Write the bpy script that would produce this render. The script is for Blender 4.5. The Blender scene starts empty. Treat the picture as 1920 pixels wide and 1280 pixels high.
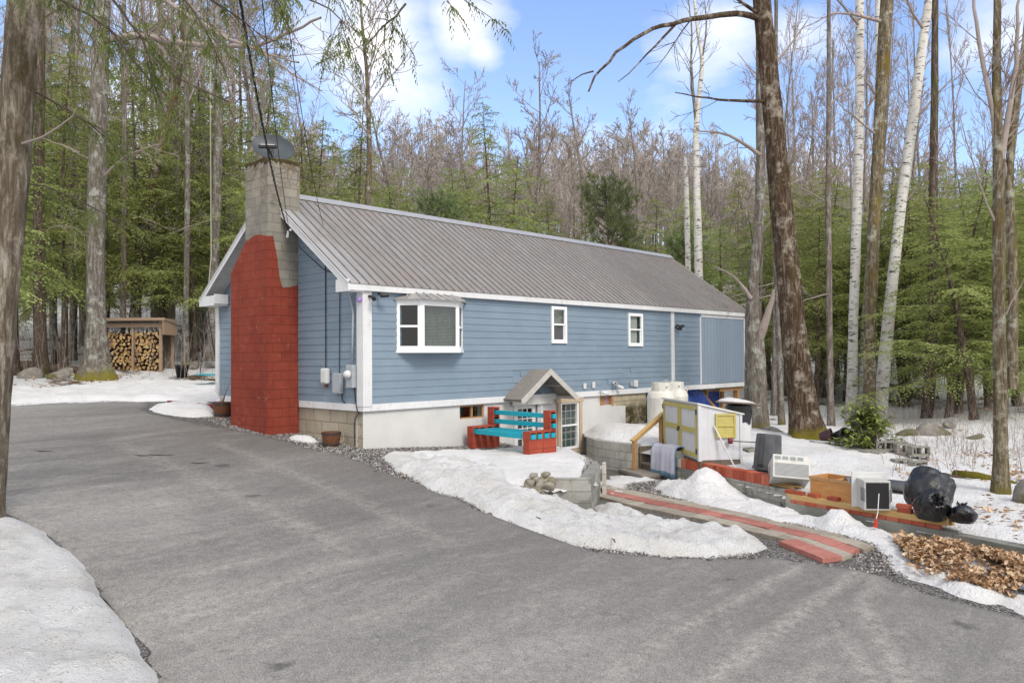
import bpy, math, random
import numpy as np
from mathutils import Vector, Matrix, Euler
PI=math.pi
scene=bpy.context.scene
col=scene.collection
# ------------------------------------------------------------------ camera
CAM=np.array([-9.26418,-12.90585,1.083975]); YAW=.76062; PITCH=.0188836; ROLL=-.00640548; FPX=1466.44
_f=np.array([math.cos(YAW)*math.cos(PITCH),math.sin(YAW)*math.cos(PITCH),math.sin(PITCH)])
_r=np.cross(_f,[0,0,1]); _r/=np.linalg.norm(_r); _u=np.cross(_r,_f)
CR=_r*math.cos(ROLL)+_u*math.sin(ROLL); CU=-_r*math.sin(ROLL)+_u*math.cos(ROLL)
def P(px,py,D):
    "world point seen at photo pixel px,py (1920 wide) at depth D metres"
    return CAM+D*(_f+CR*(px-960)/FPX-CU*(py-640)/FPX)
cd=bpy.data.cameras.new('camera'); cam=bpy.data.objects.new('camera',cd); col.objects.link(cam)
cd.sensor_width=36; cd.lens=FPX/1920*36; cd.clip_end=2000; cd.clip_start=.05
m=Matrix.Identity(4)
for i in range(3): m[i][0]=CR[i]; m[i][1]=CU[i]; m[i][2]=-_f[i]; m[i][3]=CAM[i]
cam.matrix_world=m; scene.camera=cam
# ------------------------------------------------------------------ light
SUN_EL=math.radians(44); SUN_AZ=math.radians(-108)   # direction towards the sun, angle from +X
sd=np.array([math.cos(SUN_AZ)*math.cos(SUN_EL),math.sin(SUN_AZ)*math.cos(SUN_EL),math.sin(SUN_EL)])
sl=bpy.data.lights.new('sun','SUN'); sl.energy=1.5; sl.angle=math.radians(18); sl.color=(1,.94,.86)
so=bpy.data.objects.new('sun',sl); col.objects.link(so); so.location=(0,0,40)
so.rotation_euler=Vector(sd).to_track_quat('Z','Y').to_euler()
world=bpy.data.worlds.new('World'); scene.world=world; world.use_nodes=True
wt=world.node_tree; wt.nodes.clear()
def wn(t,**k):
    n=wt.nodes.new(t)
    for a,b in k.items(): setattr(n,a,b)
    return n
sky=wn('ShaderNodeTexSky',sky_type='NISHITA',sun_disc=False,sun_elevation=SUN_EL,sun_rotation=PI/2-SUN_AZ,air_density=1.0,dust_density=.6,ozone_density=1.6)
bg=wn('ShaderNodeBackground'); out=wn('ShaderNodeOutputWorld'); bg.inputs[1].default_value=.15
tc=wn('ShaderNodeTexCoord'); L=wt.links.new
nz=wn('ShaderNodeTexNoise'); nz.inputs['Scale'].default_value=3.2; nz.inputs['Detail'].default_value=9; nz.inputs['Roughness'].default_value=.55
mp=wn('ShaderNodeMapping'); mp.inputs['Scale'].default_value=(1,1,2.2); mp.inputs['Location'].default_value=(.3,.8,.1)
L(tc.outputs['Generated'],mp.inputs[0]); L(mp.outputs[0],nz.inputs['Vector'])
def wmath(op,a,b=None,clamp=False):
    n=wn('ShaderNodeMath',operation=op,use_clamp=clamp)
    for i,v in enumerate((a,b)):
        if v is None: continue
        if isinstance(v,(int,float)): n.inputs[i].default_value=v
        else: L(v,n.inputs[i])
    return n.outputs[0]
acc=None
for px,py,rad,st in ((700,70,.17,1.0),(860,40,.10,.95),(900,90,.06,.8),(600,40,.2,.8),(1360,40,.13,.62),(1500,60,.14,.55),(1650,130,.13,.35),(380,180,.3,.7),(1450,230,.2,.35),(1130,300,.12,.35),(1260,260,.1,.5),(1850,60,.2,.45),(820,230,.1,.4)):
    d=_f+CR*(px-960)/FPX-CU*(py-640)/FPX; d/=np.linalg.norm(d)
    vm=wn('ShaderNodeVectorMath',operation='DISTANCE'); vm.inputs[1].default_value=tuple(d)
    nv=wn('ShaderNodeVectorMath',operation='NORMALIZE'); L(tc.outputs['Generated'],nv.inputs[0]); L(nv.outputs[0],vm.inputs[0])
    q=wmath('MULTIPLY',wmath('SUBTRACT',1.0,wmath('DIVIDE',vm.outputs['Value'],rad)),st)
    q=wmath('MAXIMUM',q,0.0)
    acc=q if acc is None else wmath('MAXIMUM',acc,q)
sx=wn('ShaderNodeSeparateXYZ'); L(tc.outputs['Generated'],sx.inputs[0])
hz=wmath('MULTIPLY',wmath('SUBTRACT',.30,sx.outputs['Z']),1.2)   # a little milkier towards the horizon
cm=wmath('ADD',wmath('ADD',acc,wmath('MULTIPLY',wmath('SUBTRACT',nz.outputs['Fac'],.5),1.5)),wmath('MAXIMUM',hz,0.0))
dp=wn('ShaderNodeVectorMath',operation='DOT_PRODUCT'); L(tc.outputs['Generated'],dp.inputs[0]); dp.inputs[1].default_value=(float(_f[0]),float(_f[1]),.0)
back=wmath('MULTIPLY',wmath('SUBTRACT',.50,dp.outputs['Value']),2.2,True)     # cloud cover added out of view, behind and overhead, for neutral fill light
cm=wmath('ADD',wmath('MULTIPLY',wmath('SUBTRACT',cm,.34),2.2,True),back,True)
mix=wn('ShaderNodeMix',data_type='RGBA'); L(cm,mix.inputs[0])
gain=wn('ShaderNodeMix',data_type='RGBA',blend_type='MULTIPLY'); gain.inputs[0].default_value=1; gain.inputs[7].default_value=(1.0,.98,1.08,1)
L(sky.outputs[0],gain.inputs[6]); L(gain.outputs[2],mix.inputs[6]); mix.inputs[7].default_value=(5.3,5.25,5.25,1)
L(mix.outputs[2],bg.inputs[0]); L(bg.outputs[0],out.inputs[0])
vs=scene.view_settings; vs.view_transform='Standard'; vs.look='None'; vs.gamma=1; vs.exposure=0.75
scene.render.engine='CYCLES'
scene.cycles.max_bounces=6; scene.cycles.transparent_max_bounces=8

# ------------------------------------------------------------------ materials
class NT:
    def __init__(s,name,rough=.8,spec=.3,metal=0):
        s.m=bpy.data.materials.new(name); s.m.use_nodes=True; s.t=s.m.node_tree
        s.b=s.t.nodes['Principled BSDF']; s.b.inputs['Roughness'].default_value=rough
        s.b.inputs['Specular IOR Level'].default_value=spec; s.b.inputs['Metallic'].default_value=metal
        s.tc=s.n('ShaderNodeTexCoord'); s.P=s.tc.outputs['Object']
    def n(s,t,**k):
        n=s.t.nodes.new(t)
        for a,b in k.items(): setattr(n,a,b)
        return n
    def l(s,a,b): s.t.links.new(a,b)
    def map(s,scale=(1,1,1),rot=(0,0,0),src=None,loc=(0,0,0)):
        q=s.n('ShaderNodeMapping'); q.inputs['Scale'].default_value=scale; q.inputs['Rotation'].default_value=rot; q.inputs['Location'].default_value=loc
        s.l(src or s.P,q.inputs[0]); return q.outputs[0]
    def noise(s,scale,detail=4,rough=.55,src=None,dist=0):
        q=s.n('ShaderNodeTexNoise'); q.inputs['Scale'].default_value=scale; q.inputs['Detail'].default_value=detail
        q.inputs['Roughness'].default_value=rough; q.inputs['Distortion'].default_value=dist
        s.l(src or s.P,q.inputs['Vector']); return q.outputs['Fac']
    def vor(s,scale,src=None,feature='F1',out='Distance'):
        q=s.n('ShaderNodeTexVoronoi',feature=feature); q.inputs['Scale'].default_value=scale; s.l(src or s.P,q.inputs['Vector']); return q.outputs[out]
    def ramp(s,v,stops,interp='LINEAR'):
        q=s.n('ShaderNodeValToRGB'); e=q.color_ramp.elements; q.color_ramp.interpolation=interp
        while len(e)<len(stops): e.new(.5)
        for i,(p,c) in enumerate(stops):
            e[i].position=p; e[i].color=(c,c,c,1) if isinstance(c,(int,float)) else (*c,1)
        s.l(v,q.inputs[0]); return q.outputs[0]
    def math(s,op,a,b=None,clamp=False):
        q=s.n('ShaderNodeMath',operation=op,use_clamp=clamp)
        for i,v in enumerate((a,b)):
            if v is None: continue
            if isinstance(v,(int,float)): q.inputs[i].default_value=v
            else: s.l(v,q.inputs[i])
        return q.outputs[0]
    def mix(s,f,a,b,mode='MIX'):
        q=s.n('ShaderNodeMix',data_type='RGBA',blend_type=mode)
        for i,v in ((0,f),(6,a),(7,b)):
            if isinstance(v,(int,float)): q.inputs[i].default_value=v if i==0 else (v,v,v,1)
            elif isinstance(v,tuple): q.inputs[i].default_value=(*v,1)
            else: s.l(v,q.inputs[i])
        return q.outputs[2]
    def sep(s,src=None):
        q=s.n('ShaderNodeSeparateXYZ'); s.l(src or s.P,q.inputs[0]); return q.outputs
    def comb(s,x,y,z=0):
        q=s.n('ShaderNodeCombineXYZ')
        for i,v in enumerate((x,y,z)):
            if isinstance(v,(int,float)): q.inputs[i].default_value=v
            else: s.l(v,q.inputs[i])
        return q.outputs[0]
    def col(s,c):
        if isinstance(c,tuple): s.b.inputs['Base Color'].default_value=(*c,1)
        else: s.l(c,s.b.inputs['Base Color'])
    def rough(s,v): s.l(v,s.b.inputs['Roughness'])
    def bump(s,h,dist=.01,st=1):
        q=s.n('ShaderNodeBump'); q.inputs['Distance'].default_value=dist; q.inputs['Strength'].default_value=st
        s.l(h,q.inputs['Height']); s.l(q.outputs[0],s.b.inputs['Normal'])
def sc(c,k): return tuple(v*k for v in c)
def simple(name,c,var=.12,scale=6,rough=.7,spec=.3,metal=0,bump=0,bscale=None,detail=5):
    t=NT(name,rough,spec,metal); n=t.noise(scale,detail,.6)
    t.col(t.ramp(n,[(.25,sc(c,1-var)),(.75,sc(c,1+var))]))
    if bump: t.bump(t.noise(bscale or scale*4,4,.6),bump)
    return t.m
M={}
M['white_trim']=simple('white_trim',(.64,.65,.665),.07,2.5,.5,.3)
M['dirty_white']=simple('dirty_white',(.62,.62,.60),.16,3,.7)
M['white_vinyl']=simple('white_vinyl',(.80,.81,.82),.03,4,.35,.4)
M['plastic_white']=simple('plastic_white',(.57,.58,.585),.05,5,.4,.4)
M['dark']=simple('dark',(.02,.02,.022),.2,8,.5)
M['black_plastic']=simple('black_plastic',(.018,.018,.02),.3,8,.4,.4)
M['grey_box']=simple('grey_box',(.34,.37,.40),.1,9,.5,.4)
M['iron']=simple('iron',(.05,.05,.055),.3,12,.5,.5,.4)
M['teal']=simple('teal_paint',(.0,.32,.42),.08,7,.45,.4)
M['wood_pine']=None
def woodmat(name,c,c2,axis=(1,12,12),rough=.75,bump=.004):
    t=NT(name,rough,.25); n=t.noise(3,6,.65,t.map(axis)); n2=t.noise(.9,3,.5)
    c0=t.ramp(n,[(.3,sc(c2,1)),(.7,c)]); t.col(t.mix(t.ramp(n2,[(.3,.0),(.7,.35)]),c0,sc(c2,.8))); t.bump(n,bump); return t.m
M['wood_pine']=woodmat('wood_pine',(.50,.31,.15),(.33,.18,.08))
M['wood_fresh']=woodmat('wood_fresh',(.58,.40,.19),(.44,.28,.11))
M['shed_wood']=woodmat('shed_wood',(.40,.29,.21),(.26,.18,.125))
M['wood_old']=woodmat('wood_old',(.23,.19,.15),(.12,.095,.07))
M['wood_grey']=woodmat('wood_grey',(.30,.27,.24),(.17,.15,.13),(9,1.2,9))
M['cabinet']=woodmat('cabinet_plywood',(.55,.29,.11),(.42,.20,.07),(2,2,9))
M['tan_wood']=woodmat('tan_trim',(.52,.42,.31),(.40,.31,.22),(6,6,2))
M['maroon']=simple('maroon_board',(.16,.02,.025),.2,5,.6)
# snow
t=NT('snow',.75,.15); a=t.noise(.9,5,.62); g=t.noise(22,5,.75); f=t.noise(5.5,5,.7)
c=t.mix(t.ramp(a,[(.38,0),(.66,.75)]),(.72,.72,.735),(.58,.57,.55))
sp=t.math('MULTIPLY',t.ramp(g,[(.63,0),(.70,1)]),t.ramp(f,[(.45,0),(.62,.8)]))
c=t.mix(sp,c,(.22,.17,.12)); t.col(c)
t.bump(t.math('ADD',t.math('MULTIPLY',f,1.0),t.math('MULTIPLY',g,.35)),.07); M['snow']=t.m
t=NT('snow_dirty',.8,.12); a=t.noise(1.5,7,.68); g=t.noise(30,5,.8); f=t.noise(5.5,7,.78); v=t.vor(55); gr=t.noise(70,3,.8)
c=t.mix(t.ramp(a,[(.42,0),(.66,.8)]),(.76,.76,.765),(.58,.565,.53))
c=t.mix(t.ramp(f,[(.56,0),(.68,.4)]),c,(.44,.41,.36))
sp=t.math('MULTIPLY',t.ramp(g,[(.57,0),(.66,1)]),t.ramp(f,[(.44,0),(.56,1)]))
c=t.mix(sp,c,(.15,.12,.09)); c=t.mix(.3,c,t.ramp(gr,[(.3,.85),(.7,1.15)]),'MULTIPLY'); t.col(c)
t.bump(t.math('ADD',t.math('ADD',f,t.math('MULTIPLY',g,.35)),t.math('MULTIPLY',v,.25)),.08); M['snow_dirty']=t.m
# asphalt
TRK=((-4.1,-9.6,1.0,-8.9,.16,.8),(-3.9,-8.9,.6,-8.3,.14,.6),(-3.2,-11.5,-.2,-9.3,.15,.7),(-4.0,-12,-1.2,-9.4,.12,.6),(-3.6,3,-3.4,-5,.3,.45),(-2.1,2,-2.2,-5.5,.25,.4))
t=NT('asphalt',.85,.2)
mm=t.map((.30,1.0,1),(0,0,math.radians(-62))); big=t.noise(.45,7,.6,mm,.5); st=t.noise(.9,9,.72,t.map((.35,1.6,1),(0,0,math.radians(-66))),.3); st2=t.noise(2.2,8,.75,t.map((.5,1.7,1),(0,0,math.radians(-40))))
fine=t.vor(130,out='Color'); fb_=t.n('ShaderNodeRGBToBW'); t.l(fine,fb_.inputs[0]); fine2=t.noise(140,2,.8); mid=t.noise(9,6,.8); spot=t.vor(.62,t.map((1,1,.01))); spn=t.noise(5,4)
base=t.ramp(big,[(.32,(.175,.168,.162)),(.5,(.25,.24,.228)),(.70,(.33,.317,.30))])
base=t.mix(t.ramp(st,[(.50,0),(.66,.75)]),base,(.37,.35,.32)); base=t.mix(t.ramp(st2,[(.55,0),(.72,.5)]),base,(.42,.40,.365))
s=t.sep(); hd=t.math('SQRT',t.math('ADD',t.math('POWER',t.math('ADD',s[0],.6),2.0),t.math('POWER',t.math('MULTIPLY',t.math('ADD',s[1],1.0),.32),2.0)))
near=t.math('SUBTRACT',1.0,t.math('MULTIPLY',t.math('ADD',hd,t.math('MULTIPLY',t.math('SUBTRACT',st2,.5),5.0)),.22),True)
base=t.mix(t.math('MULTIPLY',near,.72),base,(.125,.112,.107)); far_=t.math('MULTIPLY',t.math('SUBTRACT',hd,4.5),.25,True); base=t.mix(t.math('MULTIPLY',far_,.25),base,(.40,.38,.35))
for (ax_,ay_,bx_,by_,w_,k_) in TRK:
    L_=math.hypot(bx_-ax_,by_-ay_); ux,uy=(bx_-ax_)/L_,(by_-ay_)/L_
    ex=t.math('SUBTRACT',s[0],ax_); ey=t.math('SUBTRACT',s[1],ay_); al=t.math('ADD',t.math('MULTIPLY',ex,ux),t.math('MULTIPLY',ey,uy)); pe=t.math('ADD',t.math('MULTIPLY',ex,-uy),t.math('MULTIPLY',ey,ux))
    pe=t.math('ADD',pe,t.math('MULTIPLY',t.math('POWER',t.math('DIVIDE',al,L_),2.0),.35)); bnd=t.math('SUBTRACT',1.0,t.math('DIVIDE',t.math('ABSOLUTE',pe),w_),True); ext=t.math('MULTIPLY',t.math('MULTIPLY',t.math('ADD',al,.3),1.5,True),t.math('MULTIPLY',t.math('SUBTRACT',L_+.3,al),1.5,True),True)
    base=t.mix(t.math('MULTIPLY',t.math('MULTIPLY',t.math('MULTIPLY',bnd,ext),t.ramp(mid,[(.35,.1),(.6,1)])),k_),base,(.40,.38,.34))
base=t.mix(t.ramp(mid,[(.35,.45),(.55,0)]),base,(.12,.115,.112))
sm=t.math('ADD',spot,t.math('MULTIPLY',t.math('SUBTRACT',spn,.5),.3))
base=t.mix(t.ramp(sm,[(.03,.65),(.09,0)]),base,(.06,.058,.056))
crk=t.vor(.38,t.map((1,1,.01),src=None),'DISTANCE_TO_EDGE')
cn=t.n('ShaderNodeTexVoronoi',feature='DISTANCE_TO_EDGE'); cn.inputs['Scale'].default_value=.30
wv=t.n('ShaderNodeVectorMath',operation='ADD'); nn=t.n('ShaderNodeTexNoise'); nn.inputs['Scale'].default_value=1.6; nn.inputs['Detail'].default_value=6; t.l(t.P,nn.inputs['Vector']); t.l(t.P,wv.inputs[0]); t.l(nn.outputs['Color'],wv.inputs[1]); t.l(wv.outputs[0],cn.inputs['Vector'])
ck=t.math('MULTIPLY',t.ramp(cn.outputs['Distance'],[(.0,1),(.006,0)]),t.ramp(t.noise(.7,3),[(.58,0),(.66,.4)])); base=t.mix(ck,base,(.06,.06,.058))
base=t.mix(.75,base,t.ramp(fb_.outputs[0],[(.1,.55),(.5,1.0),(.9,1.6)]),'MULTIPLY'); base=t.mix(.5,base,t.ramp(fine2,[(.3,.6),(.7,1.4)]),'MULTIPLY')
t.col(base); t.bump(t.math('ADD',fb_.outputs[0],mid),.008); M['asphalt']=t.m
# ground: gravel near house, patchy snow over leaf litter in the woods
t=NT('ground',.9,.1); s=t.sep()
v=t.vor(38); vc=t.vor(38,out='Color')
vg=t.n('ShaderNodeRGBToBW'); t.l(vc,vg.inputs[0])
grav=t.mix(t.ramp(v,[(.2,0),(.6,.8)]),t.ramp(vg.outputs[0],[(.2,(.14,.13,.13)),(.8,(.44,.42,.40))]),(.05,.047,.045))
lf=t.noise(9,6,.8); lv=t.vor(11,out='Color'); lg=t.n('ShaderNodeRGBToBW'); t.l(lv,lg.inputs[0])
leaf=t.mix(t.ramp(lf,[(.3,0),(.7,1)]),t.ramp(lg.outputs[0],[(.2,(.08,.05,.03)),(.8,(.26,.16,.09))]),(.05,.045,.025))
sn=t.noise(.55,8,.68); sn2=t.noise(4.5,6,.75,t.map((1,1,1)))
pm=t.math('ADD',sn,t.math('MULTIPLY',t.math('SUBTRACT',sn2,.5),.55))
fd=t.math('MULTIPLY',t.math('SUBTRACT',t.math('SQRT',t.math('ADD',t.math('MULTIPLY',s[0],s[0]),t.math('MULTIPLY',s[1],s[1]))),52),.02,True)
wood=t.mix(t.math('MULTIPLY',t.ramp(pm,[(.39,0),(.45,1)]),t.math('SUBTRACT',1.0,t.math('MULTIPLY',fd,.8))),leaf,(.68,.68,.70))
dx=t.math('SUBTRACT',s[0],2.0); dy=t.math('ADD',s[1],3.0)
rr=t.math('SQRT',t.math('ADD',t.math('MULTIPLY',dx,dx),t.math('MULTIPLY',t.math('MULTIPLY',dy,dy),.8)))
far=t.ramp(t.math('MULTIPLY',t.math('ADD',rr,t.math('MULTIPLY',t.math('SUBTRACT',sn2,.5),4)),.04),[(.44,0),(.50,1)])
t.col(t.mix(far,grav,wood)); t.bump(t.math('ADD',v,sn2),.03); M['ground']=t.m
# siding
t=NT('blue_siding',.55,.3); n=t.noise(1.1,5,.6,t.map((1,1,2.5))); n2=t.noise(14,5,.7,t.map((.35,.35,4)))
c=t.ramp(n,[(.3,(.175,.235,.30)),(.7,(.215,.28,.35))]); c=t.mix(t.ramp(n2,[(.3,.25),(.7,0)]),c,(.145,.195,.25)); t.col(c); t.bump(n2,.002); M['siding']=t.m
t=NT('blue_plywood',.6,.3); n=t.noise(6,6,.7,t.map((5,5,.35))); c=t.ramp(n,[(.3,(.19,.245,.31)),(.75,(.235,.295,.365))]); t.col(c); t.bump(n,.003); M['panel']=t.m
# metal roof
t=NT('metal_roof',.5,.5,.15); a=t.noise(.9,6,.65); st=t.noise(2.6,7,.7,t.map((6,.5,.5))); f=t.noise(28,4,.7); s=t.sep()
nr=t.noise(.6,3)
c=t.ramp(st,[(.3,(.18,.163,.15)),(.55,(.27,.255,.24)),(.8,(.38,.37,.355))])
c=t.mix(t.ramp(a,[(.45,0),(.7,.6)]),c,(.22,.175,.15)); c=t.mix(t.ramp(f,[(.55,0),(.8,.35)]),c,(.09,.08,.075))
t.bump(f,.002)
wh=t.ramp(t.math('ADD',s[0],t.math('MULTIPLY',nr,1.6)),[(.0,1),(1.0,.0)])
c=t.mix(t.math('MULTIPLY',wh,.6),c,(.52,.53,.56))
t.col(c); t.rough(t.ramp(a,[(.3,.42),(.7,.65)])); M['roof']=t.m
M['ridge']=simple('ridge_metal',(.36,.36,.37),.15,4,.4,.5,.2)
M['bayroof']=simple('bay_roof_metal',(.30,.29,.28),.4,5,.5,.4,.1)
# masonry helper
def masonry(name,c1,c2,mortar,bw=.4,bh=.2,ms=.01,moss=0,mossc=(.05,.05,.02),mx=None,big=.0,patch=None):
    t=NT(name,.88,.15); s=t.sep(); v=t.comb(t.math('ADD',s[0],s[1]),s[2],0)
    b=t.n('ShaderNodeTexBrick'); t.l(v,b.inputs['Vector'])
    for k,val in (('Scale',1),('Mortar Size',ms),('Brick Width',bw),('Row Height',bh),('Mortar Smooth',.3),('Bias',0)): b.inputs[k].default_value=val
    b.inputs['Color1'].default_value=(*c1,1); b.inputs['Color2'].default_value=(*c2,1); b.inputs['Mortar'].default_value=(*mortar,1)
    n=t.noise(2.2,6,.7); f=t.noise(30,4,.7); c=t.mix(.6,b.outputs['Color'],t.ramp(n,[(.25,.6),(.75,1.25)]),'MULTIPLY')
    c=t.mix(.5,c,t.ramp(f,[(.3,.7),(.7,1.2)]),'MULTIPLY')
    if patch: c=t.mix(t.ramp(t.noise(1.7,3,.5,None,.6),[(.50,0),(.55,.85)]),c,patch)
    if moss: c=t.mix(t.ramp(t.noise(2.4,7,.75),[(.62-moss*.2,0),(.72-moss*.2,.85)]),c,mossc)
    t.bump(t.math('SUBTRACT',t.math('MULTIPLY',f,.3),b.outputs['Fac']),.008)
    return t,c,s
t,c,s=masonry('grey_block',(.30,.295,.27),(.36,.35,.32),(.24,.235,.22),patch=(.17,.175,.16),moss=.25,mossc=(.12,.13,.08)); t.col(c); M['block']=t.m
t,c,s=masonry('pale_block',(.50,.49,.45),(.56,.55,.50),(.38,.37,.34),moss=.1,mossc=(.16,.17,.09)); t.col(c); M['pale_block']=t.m
t,c,s=masonry('cinder_block',(.27,.26,.235),(.29,.28,.25),(.25,.25,.25),ms=0,moss=.55,mossc=(.11,.11,.05)); t.col(c); M['cinder']=t.m
t,c,s=masonry('red_block',(.33,.068,.042),(.36,.075,.048),(.28,.055,.038),ms=.003); t.col(c); M['red_block']=t.m
# tan foundation under gable, tall blocks
t,c,s=masonry('tan_foundation',(.36,.32,.25),(.42,.37,.29),(.24,.21,.17),bw=.62,bh=.27,moss=.05); t.col(c); M['tan_block']=t.m
# chimney: bare block above, brick-red paint below a ragged line
t,c,s=masonry('chimney_block',(.215,.195,.165),(.31,.285,.24),(.19,.17,.145),ms=.007,moss=.2,mossc=(.07,.06,.03))
zed=t.math('MULTIPLY',t.math('SUBTRACT',s[2],4.3),.9,True)
crk=t.ramp(t.vor(3.6,None,'DISTANCE_TO_EDGE'),[(.0,1),(.035,0)]); c=t.mix(t.math('MULTIPLY',crk,zed),c,(.05,.04,.03))
c=t.mix(t.math('MULTIPLY',t.math('MULTIPLY',t.math('SUBTRACT',4.75,s[2]),1.5,True),t.ramp(t.noise(1.2,5,.6),[(.35,.2),(.65,.85)])),c,t.mix(t.ramp(t.noise(5,6,.7),[(.3,0),(.7,1)]),(.15,.145,.125),(.28,.27,.24)))
mossn=t.ramp(t.noise(3.1,7,.75),[(.5,0),(.6,1)])
band=t.math('MULTIPLY',mossn,t.math('MULTIPLY',t.math('SUBTRACT',s[2],4.75),2.0,True)); c=t.mix(t.math('MULTIPLY',band,.7),c,(.11,.075,.03))
grey=t.ramp(s[2],[(0,1),(1,1)])
n=t.noise(2.2,3,.5)
# threshold of paint height: high (3.7) on the outer face, dropping to 2.62 along the side face
thr=t.n('ShaderNodeMapRange',interpolation_type='SMOOTHERSTEP'); t.l(s[0],thr.inputs[0])
for i,v in ((1,-.66),(2,-.36),(3,3.72),(4,2.64)): thr.inputs[i].default_value=v
pz=t.math('ADD',s[2],t.math('MULTIPLY',t.math('SUBTRACT',n,.5),.35))
pm=t.math('MULTIPLY',t.math('SUBTRACT',thr.outputs[0],pz),60,True)
rn=t.noise(1.6,6,.65); rn2=t.noise(7,5,.7,t.map((1,1,3)))
red=t.ramp(rn,[(.3,(.19,.036,.024)),(.7,(.27,.058,.036))]); red=t.mix(t.ramp(rn2,[(.58,0),(.78,.4)]),red,(.40,.20,.18))
bb=t.n('ShaderNodeTexBrick'); t.l(t.comb(t.math('ADD',s[0],s[1]),s[2],0),bb.inputs['Vector'])
for k,val in (('Scale',1),('Mortar Size',.006),('Brick Width',.4),('Row Height',.2)): bb.inputs[k].default_value=val
red=t.mix(t.math('MULTIPLY',bb.outputs['Fac'],.5),red,(.13,.03,.02))
chp=t.noise(6.5,8,.8); chm=t.noise(1.1,4,.6); red=t.mix(t.math('MULTIPLY',t.ramp(chp,[(.60,0),(.63,1)]),t.ramp(chm,[(.48,0),(.6,.75)])),red,(.36,.24,.20))
dr_=t.noise(2.0,6,.65,t.map((5,5,.5))); red=t.mix(t.ramp(dr_,[(.5,0),(.75,.35)]),red,(.12,.03,.022))
t.col(t.mix(pm,c,red)); M['chimney']=t.m
# front foundation: white paint over block, bare and stained to the right
t,c,s=masonry('front_foundation',(.40,.35,.25),(.46,.40,.29),(.28,.25,.19),moss=.15,mossc=(.13,.10,.04))
dk=t.noise(1.6,7,.7); dz=t.math('MULTIPLY',t.math('SUBTRACT',-.12,s[2]),3,True); dxx=t.math('MULTIPLY',t.math('SUBTRACT',s[0],8.7),.9,True)
c=t.mix(t.math('MULTIPLY',t.ramp(t.math('ADD',dk,t.math('MULTIPLY',dxx,.14)),[(.48,0),(.64,1)]),dz),c,(.055,.045,.018))
n=t.noise(3,5,.6); edge=t.math('ADD',s[0],t.math('MULTIPLY',t.math('SUBTRACT',n,.5),.5))
up=t.math('MULTIPLY',t.math('SUBTRACT',s[2],-.33),40,True)      # above the hole the paint stops earlier
lim=t.math('SUBTRACT',8.95,t.math('MULTIPLY',up,.5))
pm=t.math('MULTIPLY',t.math('SUBTRACT',lim,edge),25,True)
wn_=t.noise(1.1,6,.65); wp=t.ramp(wn_,[(.3,(.50,.50,.49)),(.7,(.60,.60,.595))])
grn=t.math('MULTIPLY',t.ramp(t.noise(2.6,6,.7),[(.5,0),(.7,1)]),t.math('MULTIPLY',t.math('SUBTRACT',-1.0,s[2]),1.5,True)); wp=t.mix(t.math('MULTIPLY',grn,.5),wp,(.40,.40,.25))
t.col(t.mix(pm,c,wp))
for q_ in t.t.nodes:
    if q_.type=='BUMP': t.l(t.math('SUBTRACT',1.0,t.math('MULTIPLY',pm,.93)),q_.inputs['Strength'])
M['foundation']=t.m
# bark
def bark(name,c1,c2,light=None,moss=.0,mossc=(.085,.075,.012),sz=1,low=None,bd=.07):
    t=NT(name,.92,.08); v=t.map((5*sz,5*sz,.8*sz)); n=t.noise(3,8,.8,v,.5); big=t.noise(.9,5,.6)
    c=t.ramp(n,[(.40,sc(c1,.7)),(.50,sc(c1,1.1)),(.62,c2)])
    if light: c=t.mix(t.ramp(t.noise(2.6,7,.75),[(.52,0),(.64,.8)]),c,light)
    if moss: c=t.mix(t.ramp(t.noise(1.1,6,.7,t.map((1,1,.45))),[(.62-.22*moss,0),(.74-.22*moss,.9)]),c,mossc)
    if low is not None:
        s=t.sep(); lo=t.math('SUBTRACT',1.0,t.math('MULTIPLY',t.math('SUBTRACT',s[2],low),1.25),True); fn=t.noise(4.5,7,.75)
        c=t.mix(t.math('MULTIPLY',t.ramp(t.math('ADD',t.math('MULTIPLY',lo,.55),t.math('ADD',t.math('MULTIPLY',big,.45),t.math('MULTIPLY',fn,.45))),[(.66,0),(.84,1)]),.85),c,(.19,.165,.02))
    t.col(c); t.bump(n,bd); return t.m
M['bark_oak']=bark('bark_oak',(.07,.045,.03),(.24,.19,.145),(.42,.38,.31),.45,(.07,.05,.02),low=-.05)
M['bark_rough']=bark('bark_rough',(.16,.13,.095),(.42,.38,.31),(.42,.38,.33),.45,(.07,.055,.02))
M['bark_grey']=bark('bark_grey',(.15,.13,.11),(.33,.31,.28),(.45,.47,.42),.3,(.09,.09,.02),low=-.15)
M['bark_moss']=bark('bark_moss',(.10,.08,.055),(.27,.23,.18),(.44,.43,.37),.5,(.13,.085,.012),low=-.2)
M['bark_mossy']=bark('bark_mossy',(.14,.11,.07),(.34,.30,.22),(.50,.50,.42),.42,(.18,.13,.025),low=-.1)
M['bark_hem']=bark('bark_hemlock',(.10,.075,.06),(.27,.22,.18),None,.35,(.09,.10,.03))
M['bark_thin']=bark('bark_thin',(.17,.14,.12),(.38,.335,.30),(.36,.35,.31),.25,(.10,.08,.02))
M['twig']=simple('twig',(.30,.25,.225),.25,3,.9,.1)
M['twig_far']=simple('twig_far',(.355,.315,.285),.2,.25,.95,.05)
M['twig_dark']=simple('twig_dark',(.10,.08,.065),.25,3,.9,.1)
t=NT('birch_bark',.75,.15); n=t.noise(2.2,6,.7,t.map((1.6,1.6,6))); n2=t.noise(1.5,5,.7); 
c=t.mix(t.ramp(n,[(.55,0),(.60,.95)]),(.60,.585,.55),(.06,.05,.045)); c=t.mix(t.ramp(n2,[(.5,0),(.7,.45)]),c,(.40,.33,.27)); t.col(c); t.bump(n,.01); M['birch']=t.m
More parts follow.
